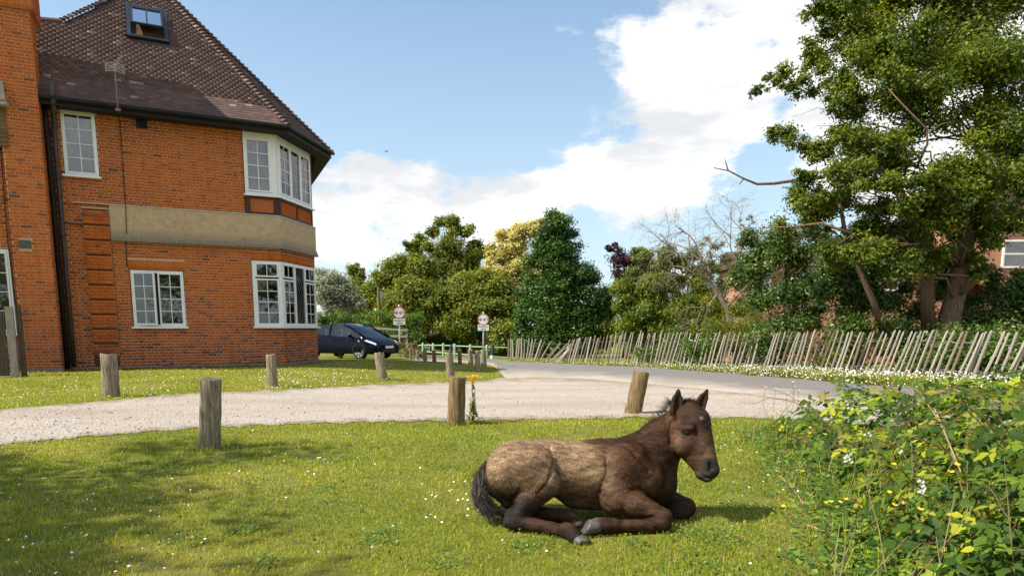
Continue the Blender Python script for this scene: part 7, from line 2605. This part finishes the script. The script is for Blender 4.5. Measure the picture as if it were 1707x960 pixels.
    def coat(Q):
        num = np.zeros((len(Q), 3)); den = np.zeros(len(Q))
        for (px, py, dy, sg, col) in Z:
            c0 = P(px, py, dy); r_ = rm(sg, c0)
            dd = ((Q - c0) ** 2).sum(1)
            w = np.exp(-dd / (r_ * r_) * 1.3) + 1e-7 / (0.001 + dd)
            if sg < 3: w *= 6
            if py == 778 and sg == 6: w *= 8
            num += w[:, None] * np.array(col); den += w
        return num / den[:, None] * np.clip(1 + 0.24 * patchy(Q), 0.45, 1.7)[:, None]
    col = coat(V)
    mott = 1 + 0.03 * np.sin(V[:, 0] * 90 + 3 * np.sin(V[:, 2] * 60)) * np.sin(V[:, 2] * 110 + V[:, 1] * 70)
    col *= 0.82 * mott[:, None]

    foal = empty('foal', (0.42, YB, 0.0), 0, 'brown foal lying on the grass with its head raised', 'foal')
    m, nt, out = new_mat('foal_coat')
    cc = attr(nt, 'coat', 'Color')
    n1 = tnoise(nt, 160.0, 4, 0.7, stretch=(0.5, 1, 1.2))
    n2 = tnoise(nt, 28.0, 4, 0.6)
    k = ramp(nt, n1, [(0.3, (0.70, 0.68, 0.66)), (0.6, (1.12, 1.12, 1.12))])
    k2 = ramp(nt, n2, [(0.3, (0.82, 0.80, 0.78)), (0.65, (1.10, 1.10, 1.10))])
    cl_ = mixc(nt, 1.0, mixc(nt, 1.0, cc, k, 'MULTIPLY'), k2, 'MULTIPLY')
    principled(nt, out, cl_, 0.75, n1, 0.35, 0.006, spec=0.2)
    COAT = m
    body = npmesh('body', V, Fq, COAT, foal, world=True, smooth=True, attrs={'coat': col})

    # ---- short fur lying along the body
    nF = 150000
    A_, B_, C_ = V[Fq[:, 0]], V[Fq[:, 1]], V[Fq[:, 2]]
    nrm = np.cross(B_ - A_, V[Fq[:, 3]] - A_)
    ar = np.linalg.norm(nrm, axis=1)
    nrm /= np.maximum(ar, 1e-12)[:, None]
    # smooth normals: use the field gradient instead
    cen = (A_ + C_) / 2
    facing = (nrm * (np.array([0.3, 0, ZCAM]) - cen)).sum(1) > -0.25
    pr = ar * facing
    fi = rng.choice(len(Fq), nF, p=pr / pr.sum())
    uu, vv = rng.random((nF, 1)), rng.random((nF, 1))
    Q = A_[fi] * (1 - uu) * (1 - vv) + B_[fi] * uu * (1 - vv) + C_[fi] * uu * vv + V[Fq[fi, 3]] * (1 - uu) * vv
    gi = np.clip(((Q - lo) / h).astype(int), 1, dims - 2)
    def smp(o): return D[gi[:, 0] + o[0], gi[:, 1] + o[1], gi[:, 2] + o[2]]
    N = np.stack([smp((2 if gi is None else 1, 0, 0)) - smp((-1, 0, 0)), smp((0, 1, 0)) - smp((0, -1, 0)), smp((0, 0, 1)) - smp((0, 0, -1))], 1)
    N /= np.maximum(np.linalg.norm(N, axis=1), 1e-9)[:, None]
    flow = np.zeros((nF, 3)); den = np.zeros(nF)
    for (a, b, v, r_) in prims:
        ba = b - a
        t = np.clip(((Q - a) @ ba) / max(ba @ ba, 1e-9), 0, 1)
        d = np.abs(np.linalg.norm(Q - a - t[:, None] * ba, axis=1) - r_)
        w = np.exp(-d / 0.015)
        flow += w[:, None] * v; den += w
    flow /= np.maximum(den, 1e-9)[:, None]
    tuft_ = np.stack([np.sin(Q[:, 0] * 95 + 4 * np.sin(Q[:, 2] * 70)), np.sin(Q[:, 1] * 90 + Q[:, 0] * 60), np.sin(Q[:, 2] * 100 + 3 * np.sin(Q[:, 0] * 80))], 1)
    flow += 0.16 * tuft_ + rng.normal(0, 0.26, (nF, 3))
    flow -= N * (flow * N).sum(1)[:, None]
    flow /= np.maximum(np.linalg.norm(flow, axis=1), 1e-6)[:, None]
    px, py, _ = project(Q)
    ln = np.where(px > 1112, 0.006, 0.0125)
    ln = np.where((px > 1112) & (py > 765), 0.003, ln)
    ln = np.where((py > 845), 0.0065, ln)
    ln = ln * rng.uniform(0.6, 1.3, nF)
    Dv = flow * 0.90 + N * (0.30 + 0.22 * rng.random((nF, 1)) + 0.04 * tuft_[:, :1])
    Sd = np.cross(flow, N)
    wd = 0.0013 * rng.uniform(0.7, 1.4, nF)
    Q0 = Q - N * 0.001
    FV = np.stack([Q0 - Sd * wd[:, None], Q0 + Sd * wd[:, None], Q0 + Dv * ln[:, None]], 1).reshape(-1, 3)
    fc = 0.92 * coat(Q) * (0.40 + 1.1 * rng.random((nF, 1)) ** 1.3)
    light = rng.random(nF) > 0.93
    fc[light] *= 1.9
    fm, nt, out = new_mat('foal_fur')
    principled(nt, out, attr(nt, 'coat', 'Color'), 0.6, spec=0.25)
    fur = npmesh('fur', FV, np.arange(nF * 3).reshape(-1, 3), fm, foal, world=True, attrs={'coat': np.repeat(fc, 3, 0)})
    fur['kind'] = 'stuff'

    # ---- mane, forelock, tail hair
    hm = simple('dark_hair', (.014, .010, .009), (.034, .024, .019), 120, 0.55, spec=0.3)
    def strands(name, roots, dirs, lens, wid, bend, mat):
        n = len(roots)
        sd_ = np.cross(dirs, np.array([0.2, 1.0, 0.1])); sd_ /= np.linalg.norm(sd_, axis=1)[:, None]
        a = roots - sd_ * wid[:, None]; b = roots + sd_ * wid[:, None]
        mid = roots + dirs * (lens * .55)[:, None] + bend * (lens * .12)[:, None]
        tip = roots + dirs * lens[:, None] + bend * (lens * .42)[:, None]
        VV = np.stack([a, b, mid + sd_ * wid[:, None] * .8, mid - sd_ * wid[:, None] * .8, tip], 1).reshape(-1, 3)
        k_ = np.arange(n)[:, None] * 5
        FF = np.concatenate([k_ + np.array([[0, 1, 2]]), k_ + np.array([[0, 2, 3]]), k_ + np.array([[3, 2, 4]])])
        o = npmesh(name, VV, FF, mat, foal, world=True)
        o['kind'] = 'stuff'
        return o
    crest = [(1040, 737, -.01), (1056, 726, -.01), (1070, 716, -.015), (1085, 704, -.02), (1100, 690, -.025), (1113, 677, -.03), (1122, 669, -.035)]
    cp_ = np.array([P(*q) for q in crest])
    n = 1100
    t = rng.random(n) ** 0.8 * (len(cp_) - 1.001)
    i = t.astype(int); f_ = (t - i)[:, None]
    rt = cp_[i] * (1 - f_) + cp_[i + 1] * f_
    clump = np.sin(t * 23) * 0.5 + 0.5
    rt += np.stack([rng.normal(0, .006, n), rng.normal(0, .012, n), rng.normal(-.012, .006, n)], 1)
    dr = np.array([-.50, 0, .85])[None] + rng.normal(0, .30, (n, 3))
    dr /= np.linalg.norm(dr, axis=1)[:, None]
    keep = rng.random(n) < (0.06 + 0.94 * clump ** 2) * (0.35 + 0.65 * t / 6)
    strands('mane', rt[keep], dr[keep], (rng.uniform(.02, .075, n) * (0.55 + 0.5 * t / 6))[keep], np.full(n, .0007)[keep], np.repeat(np.array([[-.3, -.2, -.1]]), n, 0)[keep], hm)
    n = 520
    rt = P(1147, 670, -.055)[None] + np.stack([rng.normal(0, .026, n), rng.normal(0, .018, n), rng.normal(-.004, .006, n)], 1)
    dr = np.array([.05, -.2, .8])[None] + rng.normal(0, .40, (n, 3)); dr /= np.linalg.norm(dr, axis=1)[:, None]
    strands('forelock', rt, dr, rng.uniform(.015, .045, n), np.full(n, .0008), np.repeat(np.array([[.4, -.4, -.6]]), n, 0), hm)
    tp = np.array([P(816, 772, -.01), P(805, 790, -.03), P(799, 812, -.05), P(800, 832, -.08), P(812, 848, -.11), P(826, 854, -.13)])
    n = 3800
    t = rng.random(n) * (len(tp) - 1.6)
    i = t.astype(int); f_ = (t - i)[:, None]
    ctr = tp[i] * (1 - f_) + tp[i + 1] * f_
    nxt = tp[np.minimum(i + 2, len(tp) - 1)]
    od = rng.normal(0, 1, (n, 3)); od /= np.linalg.norm(od, axis=1)[:, None]
    rr_ = np.interp(t, [0, 1.5, 3, 4.4], [.028, .048, .05, .03])
    rt = ctr + od * rr_[:, None] * rng.uniform(.35, 1.15, (n, 1))
    dr = (nxt - ctr) + rng.normal(0, .030, (n, 3)) + np.array([0, 0, -.01]); dr /= np.linalg.norm(dr, axis=1)[:, None]
    strands('tail', rt, dr, rng.uniform(.03, .085, n), np.full(n, .0012), rng.normal(0, .5, (n, 3)), hm)

    # ---- hooves
    hoof_m = simple('hoof_horn', (.105, .094, .088), (.048, .044, .044), 60, 0.5, 0.2, stretch=(1, 1, 5))
    def hoof(A, B, ra, rb, sole_n):
        a, b = Vector(P(*A)), Vector(P(*B))
        z = (b - a).normalized()
        sn = Vector(sole_n); sn = (sn - z * sn.dot(z)).normalized()
        x = sn.cross(z)
        r1, r2 = rm(ra, np.array(a)), rm(rb, np.array(b))
        mb = MB()
        nn = 20
        rows = [(-.006, r1 * .98, 0), (.0, r1 * 1.07, 0), (.30, r1 + (r2 - r1) * .35, 0), (.75, r1 + (r2 - r1) * .8, 0), (1.0, r2, .0), (1.02, r2 * .86, 0)]
        L = (b - a).length
        vs = []
        for (q, r_, _) in rows:
            for k_ in range(nn):
                an = 2 * math.pi * k_ / nn
                # toe longer on the front, heel shorter
                front = -math.sin(an)
                ext = q * L * (1 + 0.30 * front * q)
                vs.append(a + z * ext + x * (r_ * math.cos(an)) + sn * (r_ * .92 * math.sin(an)) - sn * (0.20 * r_ * q))
        fs = [(j * nn + k_, j * nn + (k_ + 1) % nn, (j + 1) * nn + (k_ + 1) % nn, (j + 1) * nn + k_) for j in range(len(rows) - 1) for k_ in range(nn)]
        fs += [tuple(range(nn))[::-1], tuple((len(rows) - 1) * nn + k_ for k_ in range(nn))]
        mb.add(vs, fs)
        mb.build('hoof', hoof_m, foal, world=True, smooth=True)
    hoof((957, 893, -.425), (970, 908, -.46), 12.5, 15, (-.5, 0, -.8))
    hoof((952, 865, -.19), (960, 877, -.20), 12.5, 13.5, (-.5, 0, -.8))
    hoof((1000, 875.5, -.325), (975, 877, -.335), 12.5, 15.5, (0, .2, 1))
    hoof((1059, 857, -.075), (1040, 858, -.08), 10.5, 13, (0, .2, 1))
    # ---- eyes
    em = simple('eye_glossy', (.004, .0035, .004), None, 5, 0.05, spec=0.5)
    def ball(name, c, r_):
        mb = MB()
        nn, rows = 16, 10
        vs = [(c[0] + r_ * math.sin(math.pi * j / rows) * math.cos(2 * math.pi * k_ / nn), c[1] + r_ * math.sin(math.pi * j / rows) * math.sin(2 * math.pi * k_ / nn), c[2] + r_ * math.cos(math.pi * j / rows)) for j in range(rows + 1) for k_ in range(nn)]
        mb.add(vs, [(j * nn + k_, (j + 1) * nn + k_, (j + 1) * nn + (k_ + 1) % nn, j * nn + (k_ + 1) % nn) for j in range(rows) for k_ in range(nn)])
        mb.build(name, em, foal, world=True, smooth=True)
    ball('eye', eye + np.array([0.001, .0125, -.001]), .0205)
    far_eye = P(1176, 722, -.055)
    ball('eye', far_eye, .017)
    return foal


FOAL = build_foal()
